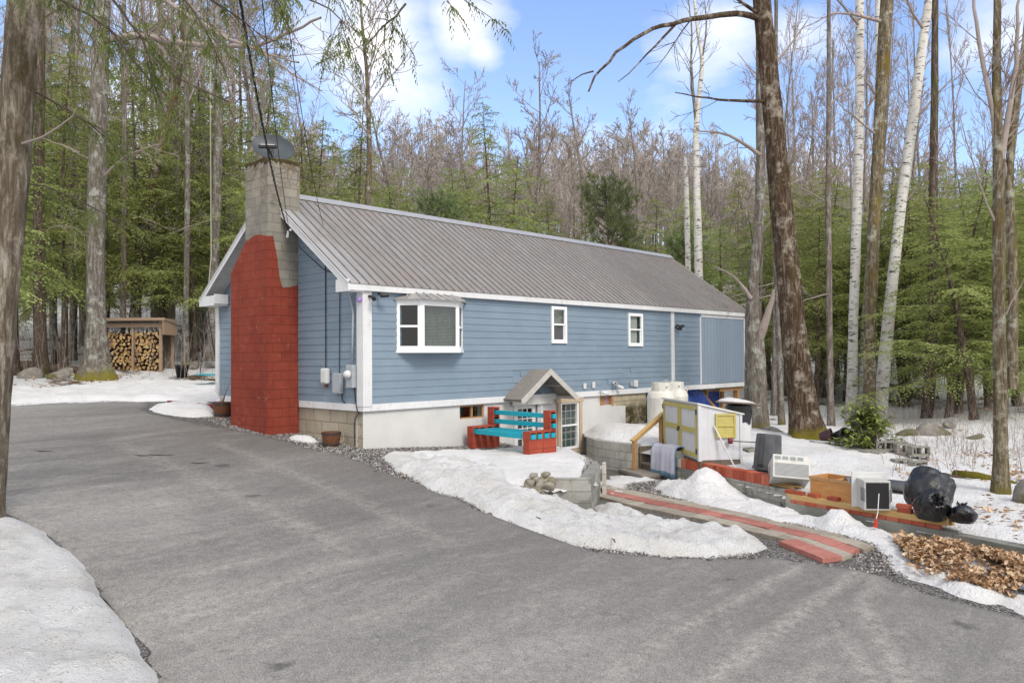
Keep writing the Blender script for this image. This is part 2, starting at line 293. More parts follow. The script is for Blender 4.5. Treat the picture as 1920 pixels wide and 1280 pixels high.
def leafmat(name,a,b,c3,rough=.6,trans=.42,sc_=.7):
    t=NT(name,rough,.2); n=t.noise(sc_,4,.6); w=t.noise(9,3,.6)
    oi=t.n('ShaderNodeObjectInfo')
    c=t.ramp(t.math('ADD',t.math('MULTIPLY',n,.6),t.math('MULTIPLY',w,.4)),[(.32,a),(.5,b),(.68,c3)])
    hs=t.n('ShaderNodeHueSaturation'); t.l(c,hs.inputs['Color']); t.l(t.math('ADD',.8,t.math('MULTIPLY',oi.outputs['Random'],.4)),hs.inputs['Value']); t.l(t.math('ADD',.485,t.math('MULTIPLY',oi.outputs['Random'],.03)),hs.inputs['Hue'])
    t.l(hs.outputs[0],t.b.inputs['Base Color'])
    tr=t.n('ShaderNodeBsdfTranslucent'); t.l(hs.outputs[0],tr.inputs[0]); ms=t.n('ShaderNodeMixShader'); ms.inputs[0].default_value=trans
    o=t.t.nodes['Material Output']; t.l(t.b.outputs[0],ms.inputs[1]); t.l(tr.outputs[0],ms.inputs[2]); t.l(ms.outputs[0],o.inputs[0]); return t.m
M['hemlock']=leafmat('hemlock_needles',(.18,.23,.07),(.31,.36,.115),(.43,.45,.18))
M['hemlock_near']=leafmat('hemlock_needles_near',(.08,.11,.03),(.16,.20,.055),(.26,.29,.10))
M['pine']=leafmat('pine_needles',(.09,.125,.055),(.17,.215,.09),(.27,.30,.14))
M['rhodo']=leafmat('rhododendron_leaf',(.13,.19,.045),(.25,.33,.08),(.42,.47,.18),.4,.15,3)
t=NT('dry_leaf',.85,.1); oi=t.vor(14,out='Color'); lg=t.n('ShaderNodeRGBToBW'); t.l(oi,lg.inputs[0]); t.col(t.ramp(lg.outputs[0],[(.15,(.15,.08,.045)),(.5,(.38,.235,.13)),(.85,(.60,.46,.32))])); M['dry_leaf']=t.m
t=NT('moss_rock',.9,.1); n=t.noise(3,6,.7); g=t.noise(1.2,4,.6); t.col(t.mix(t.ramp(g,[(.48,0),(.58,.8)]),t.ramp(n,[(.3,(.12,.11,.10)),(.7,(.34,.32,.29))]),(.085,.085,.02))); t.bump(n,.03); M['rock']=t.m
t=NT('field_stone',.85,.15); n=t.noise(5,6,.7); oi=t.n('ShaderNodeObjectInfo'); t.col(t.mix(.5,t.ramp(n,[(.3,(.10,.095,.075)),(.7,(.34,.32,.27))]),t.ramp(oi.outputs['Random'],[(0,(.20,.185,.09)),(.5,(.27,.24,.20)),(1,(.38,.37,.34))]))); t.bump(n,.02); M['stone']=t.m
t=NT('red_brick',.85,.15); n=t.noise(14,5,.7); oi=t.n('ShaderNodeObjectInfo'); t.col(t.mix(.5,t.ramp(n,[(.3,(.26,.055,.03)),(.7,(.44,.12,.07))]),t.ramp(oi.outputs['Random'],[(0,(.22,.05,.03)),(.5,(.42,.10,.06)),(1,(.48,.20,.14))]))); t.bump(n,.004); M['brick']=t.m
t=NT('log_end',.8,.1); oi=t.n('ShaderNodeObjectInfo'); n=t.noise(9,5,.7); t.col(t.mix(.45,t.ramp(oi.outputs['Random'],[(0,(.15,.09,.05)),(.35,(.34,.20,.09)),(.7,(.52,.34,.14)),(1,(.60,.46,.27))]),t.ramp(n,[(.3,(.2,.12,.06)),(.7,(.6,.42,.2))]))); M['log_end']=t.m
M['log_bark']=simple('log_bark',(.10,.07,.05),.4,14,.9,.1)
t=NT('bag_film',.2,.6); n=t.noise(5,5,.6,None,2.5); n2=t.noise(14,3,.5,None,3); t.col((.008,.009,.012)); t.bump(t.math('ADD',n,t.math('MULTIPLY',n2,.3)),.02); M['bag']=t.m
t=NT('blue_tarp',.45,.4); n=t.noise(2.6,6,.7,None,1); t.col(t.ramp(n,[(.3,(.012,.03,.14)),(.7,(.025,.07,.30))])); t.bump(n,.05); M['tarp']=t.m
t=NT('towel',.95,.05); n=t.noise(60,3,.7); n2=t.noise(3,4,.6); t.col(t.ramp(n2,[(.3,(.44,.44,.52)),(.7,(.54,.53,.62))])); t.bump(t.math('ADD',t.math('MULTIPLY',n,.3),n2),.012); M['towel']=t.m
M['towel_edge']=simple('towel_edge',(.16,.27,.38),.1,20,.95)
t=NT('tank_paint',.5,.3); n=t.noise(2.6,6,.7,t.map((3,3,.6))); n2=t.noise(9,6,.75); c=t.ramp(n,[(.35,(.52,.50,.44)),(.7,(.70,.69,.66))]); t.col(t.mix(t.ramp(n2,[(.6,0),(.75,.6)]),c,(.30,.25,.18))); M['tank']=t.m
M['shed_white']=simple('shed_white',(.56,.57,.60),.06,3,.6)
M['shed_yellow']=simple('shed_yellow',(.46,.40,.13),.12,7,.6)
t=NT('trash_can',.5,.35); n=t.noise(5,4); t.col(t.ramp(n,[(.3,(.05,.055,.062)),(.7,(.085,.09,.10))])); M['trash']=t.m
def grime(m_,k=.5,col_=(.20,.17,.12)):
    t=NT.__new__(NT); t.m=m_; t.t=m_.node_tree; t.b=t.t.nodes['Principled BSDF']; t.P=[n for n in t.t.nodes if n.type=='TEX_COORD'][0].outputs['Object']
    src=t.b.inputs['Base Color'].links[0].from_socket; n=t.noise(5,8,.75); n2=t.noise(2.2,6,.7,t.map((4,4,.6)))
    c=t.mix(t.ramp(n,[(.55,0),(.72,k)]),src,col_); c=t.mix(t.ramp(n2,[(.52,0),(.8,k*.7)]),c,col_); t.l(c,t.b.inputs['Base Color']); return m_
M['ac_case']=grime(simple('ac_case',(.44,.44,.42),.1,6,.5,.4))
for q_ in ('shed_white','shed_yellow','white_trim','trash','cabinet','dirty_white','teal'): grime(M[q_],.38)
M['ac_white']=grime(simple('ac_white',(.52,.52,.50),.06,5,.4,.4),.45)
M['ac_grille']=simple('ac_grille',(.22,.235,.25),.15,10,.5,.4)
M['barrel_wood']=woodmat('barrel_wood',(.19,.085,.04),(.09,.035,.02),(14,14,1.5))
M['dish']=simple('dish_grey',(.045,.055,.065),.2,3,.45,.4)
M['cable']=simple('cable',(.018,.02,.028),.2,8,.6)
M['rope']=simple('rope',(.36,.34,.27),.2,20,.9)
M['portico_roof']=woodmat('portico_roof',(.30,.28,.255),(.17,.155,.14),(1.2,10,10))
M['portico_trim']=simple('portico_trim',(.46,.44,.41),.15,6,.7)
M['red_tag']=simple('red_plastic',(.55,.03,.02),.1,6,.5)
M['paver_red']=None
def paver(name,c1,c2):
    t=NT(name,.9,.12); n=t.noise(7,6,.7); s=t.vor(2.4,out='Color'); g=t.n('ShaderNodeRGBToBW'); t.l(s,g.inputs[0])
    t.col(t.mix(.4,t.ramp(n,[(.3,c1),(.7,c2)]),t.ramp(g.outputs[0],[(.2,sc(c1,.8)),(.8,sc(c2,1.15))]))); t.bump(n,.006); return t.m
M['paver_red']=paver('paver_red',(.26,.095,.078),(.40,.18,.15)); M['paver_grey']=paver('paver_grey',(.22,.19,.155),(.36,.32,.27))
# glass: reflective fresnel over see-through
t=NT('window_glass'); tr=t.n('ShaderNodeBsdfTransparent'); tr.inputs[0].default_value=(.72,.76,.76,1); gl=t.n('ShaderNodeBsdfGlossy'); gl.inputs['Roughness'].default_value=.03
lw=t.n('ShaderNodeLayerWeight'); lw.inputs[0].default_value=.5; ms=t.n('ShaderNodeMixShader'); t.l(t.math('ADD',.06,t.math('MULTIPLY',lw.outputs['Facing'],.20),True),ms.inputs[0])
t.l(tr.outputs[0],ms.inputs[1]); t.l(gl.outputs[0],ms.inputs[2]); t.l(ms.outputs[0],t.t.nodes['Material Output'].inputs[0]); M['glass']=t.m
M['interior']=simple('interior',(.10,.10,.09),.2,2,.9)
M['blind']=simple('blind',(.12,.16,.135),.1,5,.6)
M['curtain']=simple('curtain',(.62,.64,.60),.1,2,.8)
M['plywood_in']=simple('inner_plywood',(.38,.20,.10),.35,6,.8)
M['led']=simple('camera_lens',(.35,.2,.6),.1,6,.3)

# ------------------------------------------------------------------ mesh helper
class MB:
    def __init__(s): s.v=[]; s.f=[]; s.mi=[]; s.cur=0
    def add(s,vs,fs):
        o=len(s.v); s.v+= [tuple(map(float,p)) for p in vs]; s.f+=[tuple(i+o for i in f) for f in fs]; s.mi+=[s.cur]*len(fs); return s
    def box(s,a,b,rot=None,org=None):
        x0,y0,z0=a; x1,y1,z1=b
        vs=[(x0,y0,z0),(x1,y0,z0),(x1,y1,z0),(x0,y1,z0),(x0,y0,z1),(x1,y0,z1),(x1,y1,z1),(x0,y1,z1)]
        if rot is not None:
            R=Euler(rot).to_matrix(); o=Vector(org if org is not None else ((x0+x1)/2,(y0+y1)/2,(z0+z1)/2)); vs=[tuple(R@(Vector(v)-o)+o) for v in vs]
        return s.add(vs,[(0,3,2,1),(4,5,6,7),(0,1,5,4),(1,2,6,5),(2,3,7,6),(3,0,4,7)])
    def bar(s,p,q,w,h=None,up=(0,0,1)):
        p=Vector(p);q=Vector(q);d=(q-p).normalized(); u=Vector(up); r=d.cross(u)
        if r.length<1e-4: r=d.cross(Vector((1,0,0)))
        r.normalize(); u=r.cross(d).normalized(); h=h or w
        vs=[]
        for c in (p,q):
            for a,b in ((-1,-1),(1,-1),(1,1),(-1,1)): vs.append(tuple(c+r*a*w/2+u*b*h/2))
        return s.add(vs,[(3,2,1,0),(4,5,6,7),(0,1,5,4),(1,2,6,5),(2,3,7,6),(3,0,4,7)])
    def prism(s,poly,d):
        n=len(poly); d=Vector(d); a=[Vector(p) for p in poly]; b=[p+d for p in a]
        return s.add([tuple(p) for p in a+b],[tuple(range(n-1,-1,-1)),tuple(range(n,2*n))]+[(i,(i+1)%n,n+(i+1)%n,n+i) for i in range(n)])
    def quad(s,*p): return s.add(p,[tuple(range(len(p)))])
    def tube(s,pts,rad,k=8,cap=True,jit=0,rng=None):
        pts=[Vector(p) for p in pts]; n=len(pts)
        if not hasattr(rad,'__len__'): rad=[rad]*n
        vs=[]; d=(pts[1]-pts[0]).normalized(); ref=Vector((1,0,0)) if abs(d.x)<.8 else Vector((0,1,0)); r=d.cross(ref).normalized()
        for i in range(n):
            d=(pts[min(i+1,n-1)]-pts[max(i-1,0)]).normalized(); r=(r-d*r.dot(d)).normalized(); u=d.cross(r)
            for j in range(k):
                a=2*PI*j/k; q=rad[i]*(1+(rng.uniform(-jit,jit) if jit else 0)); vs.append(tuple(pts[i]+(r*math.cos(a)+u*math.sin(a))*q))
        fs=[(i*k+j,i*k+(j+1)%k,(i+1)*k+(j+1)%k,(i+1)*k+j) for i in range(n-1) for j in range(k)]
        if cap: fs+=[tuple(range(k-1,-1,-1)),tuple(range((n-1)*k,n*k))]
        return s.add(vs,fs)
    def lathe(s,prof,k=24,org=(0,0,0),capb=True,capt=True):
        vs=[(org[0]+r*math.cos(2*PI*j/k),org[1]+r*math.sin(2*PI*j/k),org[2]+z) for r,z in prof for j in range(k)]
        n=len(prof); fs=[(i*k+j,i*k+(j+1)%k,(i+1)*k+(j+1)%k,(i+1)*k+j) for i in range(n-1) for j in range(k)]
        if capb: fs.append(tuple(range(k-1,-1,-1)))
        if capt: fs.append(tuple(range((n-1)*k,n*k)))
        return s.add(vs,fs)
    def build(s,name,mats,parent=None,world=True,smooth=False,bevel=0):
        me=bpy.data.meshes.new(name); vs=s.v
        if parent is not None and world:
            l=wloc(parent); vs=[(x-l[0],y-l[1],z-l[2]) for x,y,z in vs]
        me.from_pydata(vs,[],s.f)
        if not isinstance(mats,(list,tuple)): mats=[mats]
        for q in mats: me.materials.append(q)
        if len(mats)>1: me.polygons.foreach_set('material_index',s.mi)
        if smooth: me.polygons.foreach_set('use_smooth',[True]*len(me.polygons))
        me.update(); o=bpy.data.objects.new(name,me); col.objects.link(o)
        if parent is not None: o.parent=parent
        if bevel:
            b=o.modifiers.new('bevel','BEVEL'); b.width=bevel; b.segments=2; b.limit_method='ANGLE'
        return o
def wloc(o):
    l=Vector(o.location)
    while o.parent: o=o.parent; l+=Vector(o.location)
    return l
def tag(o,label=None,cat=None,group=None,kind=None):
    if label: o['label']=label
    if cat: o['category']=cat
    if group: o['group']=group
    if kind: o['kind']=kind
    return o
def thing(name,label,cat,loc=(0,0,0),rz=0,group=None):
    o=bpy.data.objects.new(name,None); col.objects.link(o); o.location=loc; o.rotation_euler=(0,0,rz); o.empty_display_size=.3
    return tag(o,label,cat,group)
def pivot(name,loc,parent):
    o=bpy.data.objects.new(name,None); col.objects.link(o); o.parent=parent; o.location=Vector(loc)-wloc(parent); return o
def copy_tree(o,parent=None,kids=None):
    c=o.copy(); col.objects.link(c); c.parent=parent
    for ch in (KIDS.get(o.name) or []): copy_tree(ch,c)
    return c
KIDS={}
def reg(o):
    KIDS[o.name]=[c for c in bpy.data.objects if c.parent==o]
    for c in KIDS[o.name]: reg(c)

# ------------------------------------------------------------------ terrain
def tps_fit(pts,lam=.02):
    A=np.array(pts,float); n=len(A); X=A[:,:2]/30
    d=np.linalg.norm(X[:,None]-X[None],axis=2); K=np.where(d>0,d*d*np.log(d+1e-12),0)+lam*np.eye(n)*.01
    Pm=np.c_[np.ones(n),X]; S=np.zeros((n+3,n+3)); S[:n,:n]=K; S[:n,n:]=Pm; S[n:,:n]=Pm.T
    w=np.linalg.solve(S,np.r_[A[:,2],0,0,0]); return X,w
def tps_eval(T,x,y):
    X,w=T; x=np.asarray(x,float)/30; y=np.asarray(y,float)/30; n=len(X); o=w[n]+w[n+1]*x+w[n+2]*y
    for i in range(n):
        d2=(x-X[i,0])**2+(y-X[i,1])**2; o=o+w[i]*.5*d2*np.log(d2+1e-20)
    return o
ctrl=[(0,-.6,-.8),(-.9,1.5,-.64),(-.9,4,-.45),(-.6,6.6,-.25),(3,6.5,-.3),(-6.2,0,-.85),(-6.4,-2.5,-1.05),(-6.5,-4.5,-1.3),(-6.7,-6.6,-1.5),(-5,-9,-1.65),(-9,-13,-1.9),(-9,-17,-2.0),(-3,-12,-1.9),(-3,-17,-2.1),
 (1.0,-9.2,-1.66),(.75,-11,-1.8),(0,-7.3,-1.56),(-1,-6.4,-1.47),(-1,-5.4,-1.36),(-.85,-4.2,-1.2),(-.6,-2,-.98),(-3,-6,-1.38),(-3,-3,-1.12),(-3,0,-.82),(-4,4,-.5),(3,-14,-1.95),
 (-9,3,-.6),(-9,-2,-.95),(-10,-7,-1.4),(-1.5,9.5,-.13),(-5,8,-.2),(-4,12,.0),(0,12,.1),(1,15.5,.42),(3,16.5,.46),(-3,17,.5),(5,12,.2),(2,9,-.1),
 (1,-1,-.9),(2,-2,-1.0),(3.2,-1,-1.02),(3,-2.5,-1.02),(1.5,-3.6,-1.03),(.6,-3.9,-1.08),(2,0,-.88),(4,-1.5,-1.02),
 (8,-3,-1.05),(10.5,-1,-.98),(7.5,-1.5,-1.0),(10.5,-4.6,-1.12),(7,-6,-1.2),(5.2,-5.5,-1.36),(6.0,-5.6,-1.24),(5.95,-4.0,-1.3),(6.6,-4.6,-1.16),(4.9,-6.8,-1.42),(4.5,-7.7,-1.46),(4.0,-8.9,-1.5),(6,-8,-1.4),(6.35,-9.66,-1.42),(4.0,-10,-1.5),(4.3,-12,-1.55),(7,-13,-1.5),(16,0,-1.1),(14,4,-.9),(16,8,.3),(12,12,1.0),(8,10,.4),
 (9.4,-6.4,-1.22),(12,-8,-1.3),(17,-5,-1.15)]
def far_pts():
    o=[]
    for px in (-900,-400,0,450,960,1450,1920,2300,2900):
        u=(px-1450)/900; k=1/(1+math.exp(4*u))           # 1 left/middle, 0 right
        for D,zl,zr in ((22,.1,-1.0),(30,.8,-.85),(45,3.0,.1),(70,8,3.8),(110,16,11),(160,25,20),(250,36,33)):
            if D<35 and -100<px<1600: continue
            w=P(px,640,D); o.append((w[0],w[1],zr+(zl-zr)*k))
    return o
ctrl+=far_pts()+[(-20,-20,-2),(0,-30,-2.6),(-30,-10,-1.5),(20,-25,-2)]
TB=tps_fit(ctrl)
LOWP=[(3.9,.3),(7.6,.3),(7.40,-.18),(6.74,-.50),(6.32,-1.2),(6.16,-2.2),(6.2,-2.9),(5.87,-3.36),(4.46,-6.62),(4.4,-6.98),(4.10,-7.02),(3.46,-9.7),(2.92,-11.4),(2.6,-12.3),(2.5,-15),(1.2,-15),(.9,-11.2),(.9,-9.6),(.8,-8.6),(.3,-7.6),(-.1,-6.4),(-.1,-5.2),(.5,-4.2),(.72,-4.08),(1.17,-4.62),(2.76,-3.58),(3.42,-3.02),(3.97,-2.4),(4.3,-1.4),(3.9,-.9)]
TL=tps_fit([(4.5,0,-1.72),(7,0,-1.7),(6,-1,-1.68),(5.6,-3,-1.66),(4,-3,-1.66),(3,-3.7,-1.66),(5,-5,-1.66),(2.6,-4.2,-1.66),(3.2,-6,-1.65),(4.0,-7,-1.73),(3.3,-9.6,-1.78),(3.1,-10.6,-1.82),(1.2,-4.95,-1.62),(.8,-4.55,-1.42),(.5,-4.3,-1.2),(-.1,-4.9,-1.3),(-.1,-6.4,-1.5),(.5,-7.5,-1.58),(.6,-6,-1.57),(1.5,-6,-1.64),(1,-9,-1.65),(2.5,-9,-1.62),(2.9,-12,-1.8),(1,-11,-1.79),(2,-15,-2.05)])
def inpoly(x,y,poly):
    x=np.asarray(x,float); y=np.asarray(y,float); r=np.zeros(x.shape,bool); n=len(poly)
    for i in range(n):
        x0,y0=poly[i]; x1,y1=poly[(i+1)%n]
        if y0==y1: continue
        c=((y0>y)!=(y1>y))&(x<(x1-x0)*(y-y0)/(y1-y0)+x0); r^=c
    return r
def sdist(x,y,poly):
    "distance to polygon edge, positive inside; also nearest edge point"
    x=np.asarray(x,float); y=np.asarray(y,float); best=np.full(x.shape,1e9); bx=x.copy(); by=y.copy(); n=len(poly)
    for i in range(n):
        x0,y0=poly[i]; x1,y1=poly[(i+1)%n]; dx,dy=x1-x0,y1-y0; l2=dx*dx+dy*dy+1e-12
        t=np.clip(((x-x0)*dx+(y-y0)*dy)/l2,0,1); qx=x0+t*dx; qy=y0+t*dy; d=np.hypot(x-qx,y-qy); m_=d<best
        best=np.where(m_,d,best); bx=np.where(m_,qx,bx); by=np.where(m_,qy,by)
    return np.where(inpoly(x,y,poly),best,-best),bx,by
def H(x,y):
    x=np.asarray(x,float); y=np.asarray(y,float); b=tps_eval(TB,x,y); ins=inpoly(x,y,LOWP)
    if np.any(ins): b=np.where(ins,np.minimum(b,tps_eval(TL,x,y)),b)
    return b
def hz_(x,y): return float(H(np.array([x]),np.array([y]))[0])
# value noise
_rng=np.random.RandomState(5); _N=_rng.rand(256,256)
def vn(x,y,s,seed=0):
    x=np.asarray(x)/s+seed*17.3+1000; y=np.asarray(y)/s+seed*9.1+1000; i=np.floor(x).astype(int); j=np.floor(y).astype(int); u=x-i; v=y-j; u=u*u*(3-2*u); v=v*v*(3-2*v)
    g=lambda a,b:_N[a%256,b%256]
    return (g(i,j)*(1-u)+g(i+1,j)*u)*(1-v)+(g(i,j+1)*(1-u)+g(i+1,j+1)*u)*v-.5
def grid_mesh(name,xs,ys,Z,mat,keep=None,smooth=True,kind='structure',X=None,Y=None):
    if X is None: X,Y=np.meshgrid(xs,ys)
    ny,nx=X.shape; V=np.stack([X,Y,Z],-1).reshape(-1,3)
    i=np.arange(ny-1)[:,None]*nx+np.arange(nx-1)[None]; F=np.stack([i,i+1,i+nx+1,i+nx],-1).reshape(-1,4)
    if keep is not None:
        F=F[keep.reshape(-1)]; used=np.unique(F); mp_=np.zeros(len(V),int); mp_[used]=np.arange(len(used)); V=V[used]; F=mp_[F]
    return np_mesh(name,V,F,mat,smooth,kind)
def np_mesh(name,V,F,mat,smooth=False,kind=None,link=True):
    me=bpy.data.meshes.new(name); k=F.shape[1]
    me.vertices.add(len(V)); me.vertices.foreach_set('co',np.ascontiguousarray(V,np.float32).reshape(-1))
    me.loops.add(F.size); me.loops.foreach_set('vertex_index',np.ascontiguousarray(F,np.int32).reshape(-1))
    me.polygons.add(len(F)); me.polygons.foreach_set('loop_start',np.arange(0,F.size,k,dtype=np.int32)); me.polygons.foreach_set('loop_total',np.full(len(F),k,np.int32))
    me.polygons.foreach_set('use_smooth',np.full(len(F),smooth)); me.materials.append(mat); me.update(calc_edges=True)
    if not link: return me
    o=bpy.data.objects.new(name,me); col.objects.link(o)
    if kind: o['kind']=kind
    return o
def axis(a,b,step,far,g=1.09):
    c=list(np.arange(a,b+1e-6,step)); s=step; p=c[-1]
    while p<far: s*=g; p+=s; c.append(p)
    s=step; p=c[0]; l=[]
    while p>-far: s*=g; p-=s; l.append(p)
    return np.array(l[::-1]+c)
gx=axis(-11,18,.12,330); gy=axis(-15,18,.12,330)
X,Y=np.meshgrid(gx,gy); Z=H(X,Y)
dist=np.hypot(X+9.3,Y+12.9); Z=Z+np.where(dist>24,1,0)*np.minimum((dist-24)/20,1)*(vn(X,Y,3,1)*.5+vn(X,Y,9,2)*1.0)
grid_mesh('ground',gx,gy,Z,M['ground'])
def GZ(x,y):
    z=hz_(x,y); d=math.hypot(x+9.3,y+12.9)
    if d>24: z+=min((d-24)/20,1)*float(vn(np.array([x]),np.array([y]),3,1)[0]*.5+vn(np.array([x]),np.array([y]),9,2)[0]*1.0)
    return z
# driveway
ROAD=[(-8.6,-20),(-8.0,-13),(-7.25,-9),(-6.68,-6.6),(-6.35,-4.5),(-6.25,-2.5),(-6.45,-.7),(-7.2,.3),(-9.5,1.2),(-16,3),(-17,9),(-11,9.2),(-7,9.3),(-4.4,9.7),(-2.6,10.1),(-1.0,9.6),(-.7,8.6),(-1.5,7.4),(-1.6,6.3),(-1.35,4.6),(-1.0,3.2),(-.85,1.8),(-.8,.6),(-.75,-.8),(-.82,-2.2),(-1.02,-4.1),(-1.18,-5.45),(-1.08,-6.5),(-.45,-7.38),(.6,-8.1),(.85,-8.75),(.95,-9.35),(.70,-10.1),(.66,-11),(.7,-13),(.6,-20)]
def smooth_poly(p,n=3):
    for _ in range(n):
        q=[]
        for i in range(len(p)):
            a=p[i]; b=p[(i+1)%len(p)]; q+=[(a[0]*.75+b[0]*.25,a[1]*.75+b[1]*.25),(a[0]*.25+b[0]*.75,a[1]*.25+b[1]*.75)]
        p=q
    return p
ROAD=smooth_poly(ROAD,2)
xs=np.arange(-17,1.6,.12); ys=np.arange(-20,10.8,.12); X,Y=np.meshgrid(xs,ys); sd_,bx,by=sdist(X,Y,ROAD)
sdn=sd_+vn(X,Y,.5,3)*.12+vn(X,Y,.17,4)*.07
ins=sdn>0; keep=ins[:-1,:-1]|ins[1:,:-1]|ins[:-1,1:]|ins[1:,1:]
Xn=np.where(ins,X,bx+(vn(X,Y,.2,7))*.06); Yn=np.where(ins,Y,by+(vn(X,Y,.2,8))*.06)
Z=H(Xn,Yn)+.035+np.where(ins,0,-.06)+vn(X,Y,1.7,6)*.03
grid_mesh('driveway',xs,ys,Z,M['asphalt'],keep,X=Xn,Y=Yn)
# snow
LOWSIDE=[(-.3,-4.9),(.52,-4.12),(1.12,-4.62),(2.72,-3.55),(5,-2),(6,-14),(-.3,-14)]
def HF(x,y):
    b=tps_eval(TB,x,y); return np.where(inpoly(x,y,LOWSIDE),np.minimum(b,tps_eval(TL,x,y)),b)
def snow(name,poly,h,edge=.35,step=.08,rough=.5,mat='snow',bumps=(),jag=.35,seed=0,hf='H',zoff=0,clip=None):
    poly=smooth_poly(poly,1); a=np.array(poly); xs=np.arange(a[:,0].min()-.3,a[:,0].max()+.3,step); ys=np.arange(a[:,1].min()-.3,a[:,1].max()+.3,step); X,Y=np.meshgrid(xs,ys)
    s,_,_=sdist(X,Y,poly); s=s+vn(X,Y,.9,11+seed)*jag+vn(X,Y,.33,12+seed)*jag*.5+vn(X,Y,.14,13+seed)*jag*.2
    t=np.clip(s/edge,-1,1); th=np.where(t>0,np.sin(np.clip(t,0,1)*PI/2)**.8,t*.6)*h
    th=th*(1+vn(X,Y,1.3,14+seed)*rough)+np.clip(t,0,1)*(vn(X,Y,.45,15+seed)*h*rough*.8+vn(X,Y,.2,16+seed)*h*rough*.5+np.maximum(vn(X,Y,.11,18+seed)-.12,0)*.12*rough)
    for bxx,byy,bh,bs in bumps: th=th+np.where(t>-.2,1,0)*bh*np.exp(-((X-bxx)**2+(Y-byy)**2)/(2*bs*bs))
    keep=(th[:-1,:-1]>-.03)|(th[1:,:-1]>-.03)|(th[:-1,1:]>-.03)|(th[1:,1:]>-.03)
    HH={'H':H,'T':lambda x,y:tps_eval(TB,x,y),'L':lambda x,y:np.minimum(tps_eval(TB,x,y),tps_eval(TL,x,y)),'F':HF}[hf](X,Y)
    if clip is not None:
        c_=inpoly(X,Y,clip); keep&=c_[:-1,:-1]&c_[1:,:-1]&c_[:-1,1:]&c_[1:,1:]
    return grid_mesh(name,xs,ys,HH+th+zoff,M[mat],keep)
snow('snow_bank',[(-6.42,-1.0),(-6.28,-2.6),(-6.38,-4.5),(-6.66,-6.6),(-7.2,-9),(-8.0,-13),(-14,-16),(-17,-6),(-14,0),(-9,0),(-7.4,-.2)],.075,.22,seed=1,rough=1.1,jag=.14,mat='snow_dirty',step=.06)
snow('snow_bank',[(.1,-.55),(-.45,-1.5),(-.80,-3.0),(-1.02,-4.2),(-1.18,-5.4),(-1.03,-6.4),(-.3,-7.3),(.55,-7.95),(1.3,-7.85),(1.62,-7.0),(2.0,-5.8),(2.45,-4.3),(2.5,-4.05),(1.6,-4.55),(1.3,-4.95),(1.0,-5.1),(.5,-4.75),(.1,-4.2),(.3,-3.6),(1.2,-3.0),(1.6,-2.2),(1.4,-1.2)],.09,.22,seed=2,rough=1.5,jag=.26,mat='snow_dirty',hf='F',step=.055,bumps=[(-.1,-3.4,.10,.4),(.2,-2.1,.08,.4),(-.5,-4.6,.06,.3)])
snow('snow_patch',[(.3,-.75),(1.2,-.6),(2.3,-.75),(3.9,-.8),(4.42,-1.4),(4.05,-2.3),(3.42,-3.05),(2.7,-3.6),(1.32,-4.5),(.7,-4.1),(.1,-3.6),(0,-2)],.09,.2,seed=3,rough=.5,jag=.10,hf='T')
CORR=[(4.15,-3.9),(5.55,-3.75),(5.3,-4.6),(4.35,-6.6),(4.0,-7.0),(3.3,-9.6),(2.8,-11),(2.5,-12.3),(.85,-12.2),(.85,-10.2),(1.2,-9.5),(2.15,-9.15),(2.9,-7.6),(3.6,-5.6)]
snow('snow_patch',CORR,.085,.25,seed=4,rough=1.5,jag=.4,hf='L',step=.06,bumps=[(4.70,-4.95,.36,.27),(4.45,-5.2,.13,.5),(3.3,-8.1,.17,.2),(3.1,-8.6,.08,.3),(4.0,-6.5,.06,.3)])
snow('snow_patch',[(3.1,-3.7),(4.4,-2.4),(5.4,-2.2),(5.4,-3.2),(4.9,-3.4),(3.9,-3.1),(3.4,-3.9)],.05,.25,seed=5,rough=1.2,jag=.5,hf='L')
TER=[(7.3,.1),(6.75,-.55),(6.45,-1.2),(6.3,-2.1),(6.35,-2.8),(5.95,-3.6),(4.56,-6.6),(4.45,-7.05),(4.16,-7.2),(3.56,-9.7),(3.05,-11.2),(4.2,-12),(6,-12.5),(9,-11.5),(14,-10.5),(20,-9),(21,-1),(15,.4),(11,-.2)]
snow('snow_field',TER,.09,.2,seed=6,rough=.6,jag=.12,hf='T',bumps=[(7.3,-.9,.16,.55),(8.3,-1.3,.08,.6)],step=.1)
snow('snow_field',[(-1.5,10.4),(-2.6,10.6),(-7,9.9),(-12,9.8),(-19,10.5),(-17,15),(-9,13.5),(-4,13.4),(-.5,13.6),(2,14.2),(4,12.5),(4,10),(1.5,8.2),(-.2,9.2)],.14,.5,seed=7,rough=.8,jag=.3,step=.12)
snow('snow_patch',[(-1.3,7.3),(-1.25,6.2),(-1.1,5.6),(-.5,5.3),(-.2,6.3),(.6,7.2),(.2,8),(-.9,8)],.16,.3,seed=8,rough=.6,jag=.15)
snow('snow_patch',[(-.62,1.9),(-.62,1.15),(-.3,1.0),(-.15,1.5),(-.3,1.95)],.09,.16,seed=9,rough=.6,jag=.1)
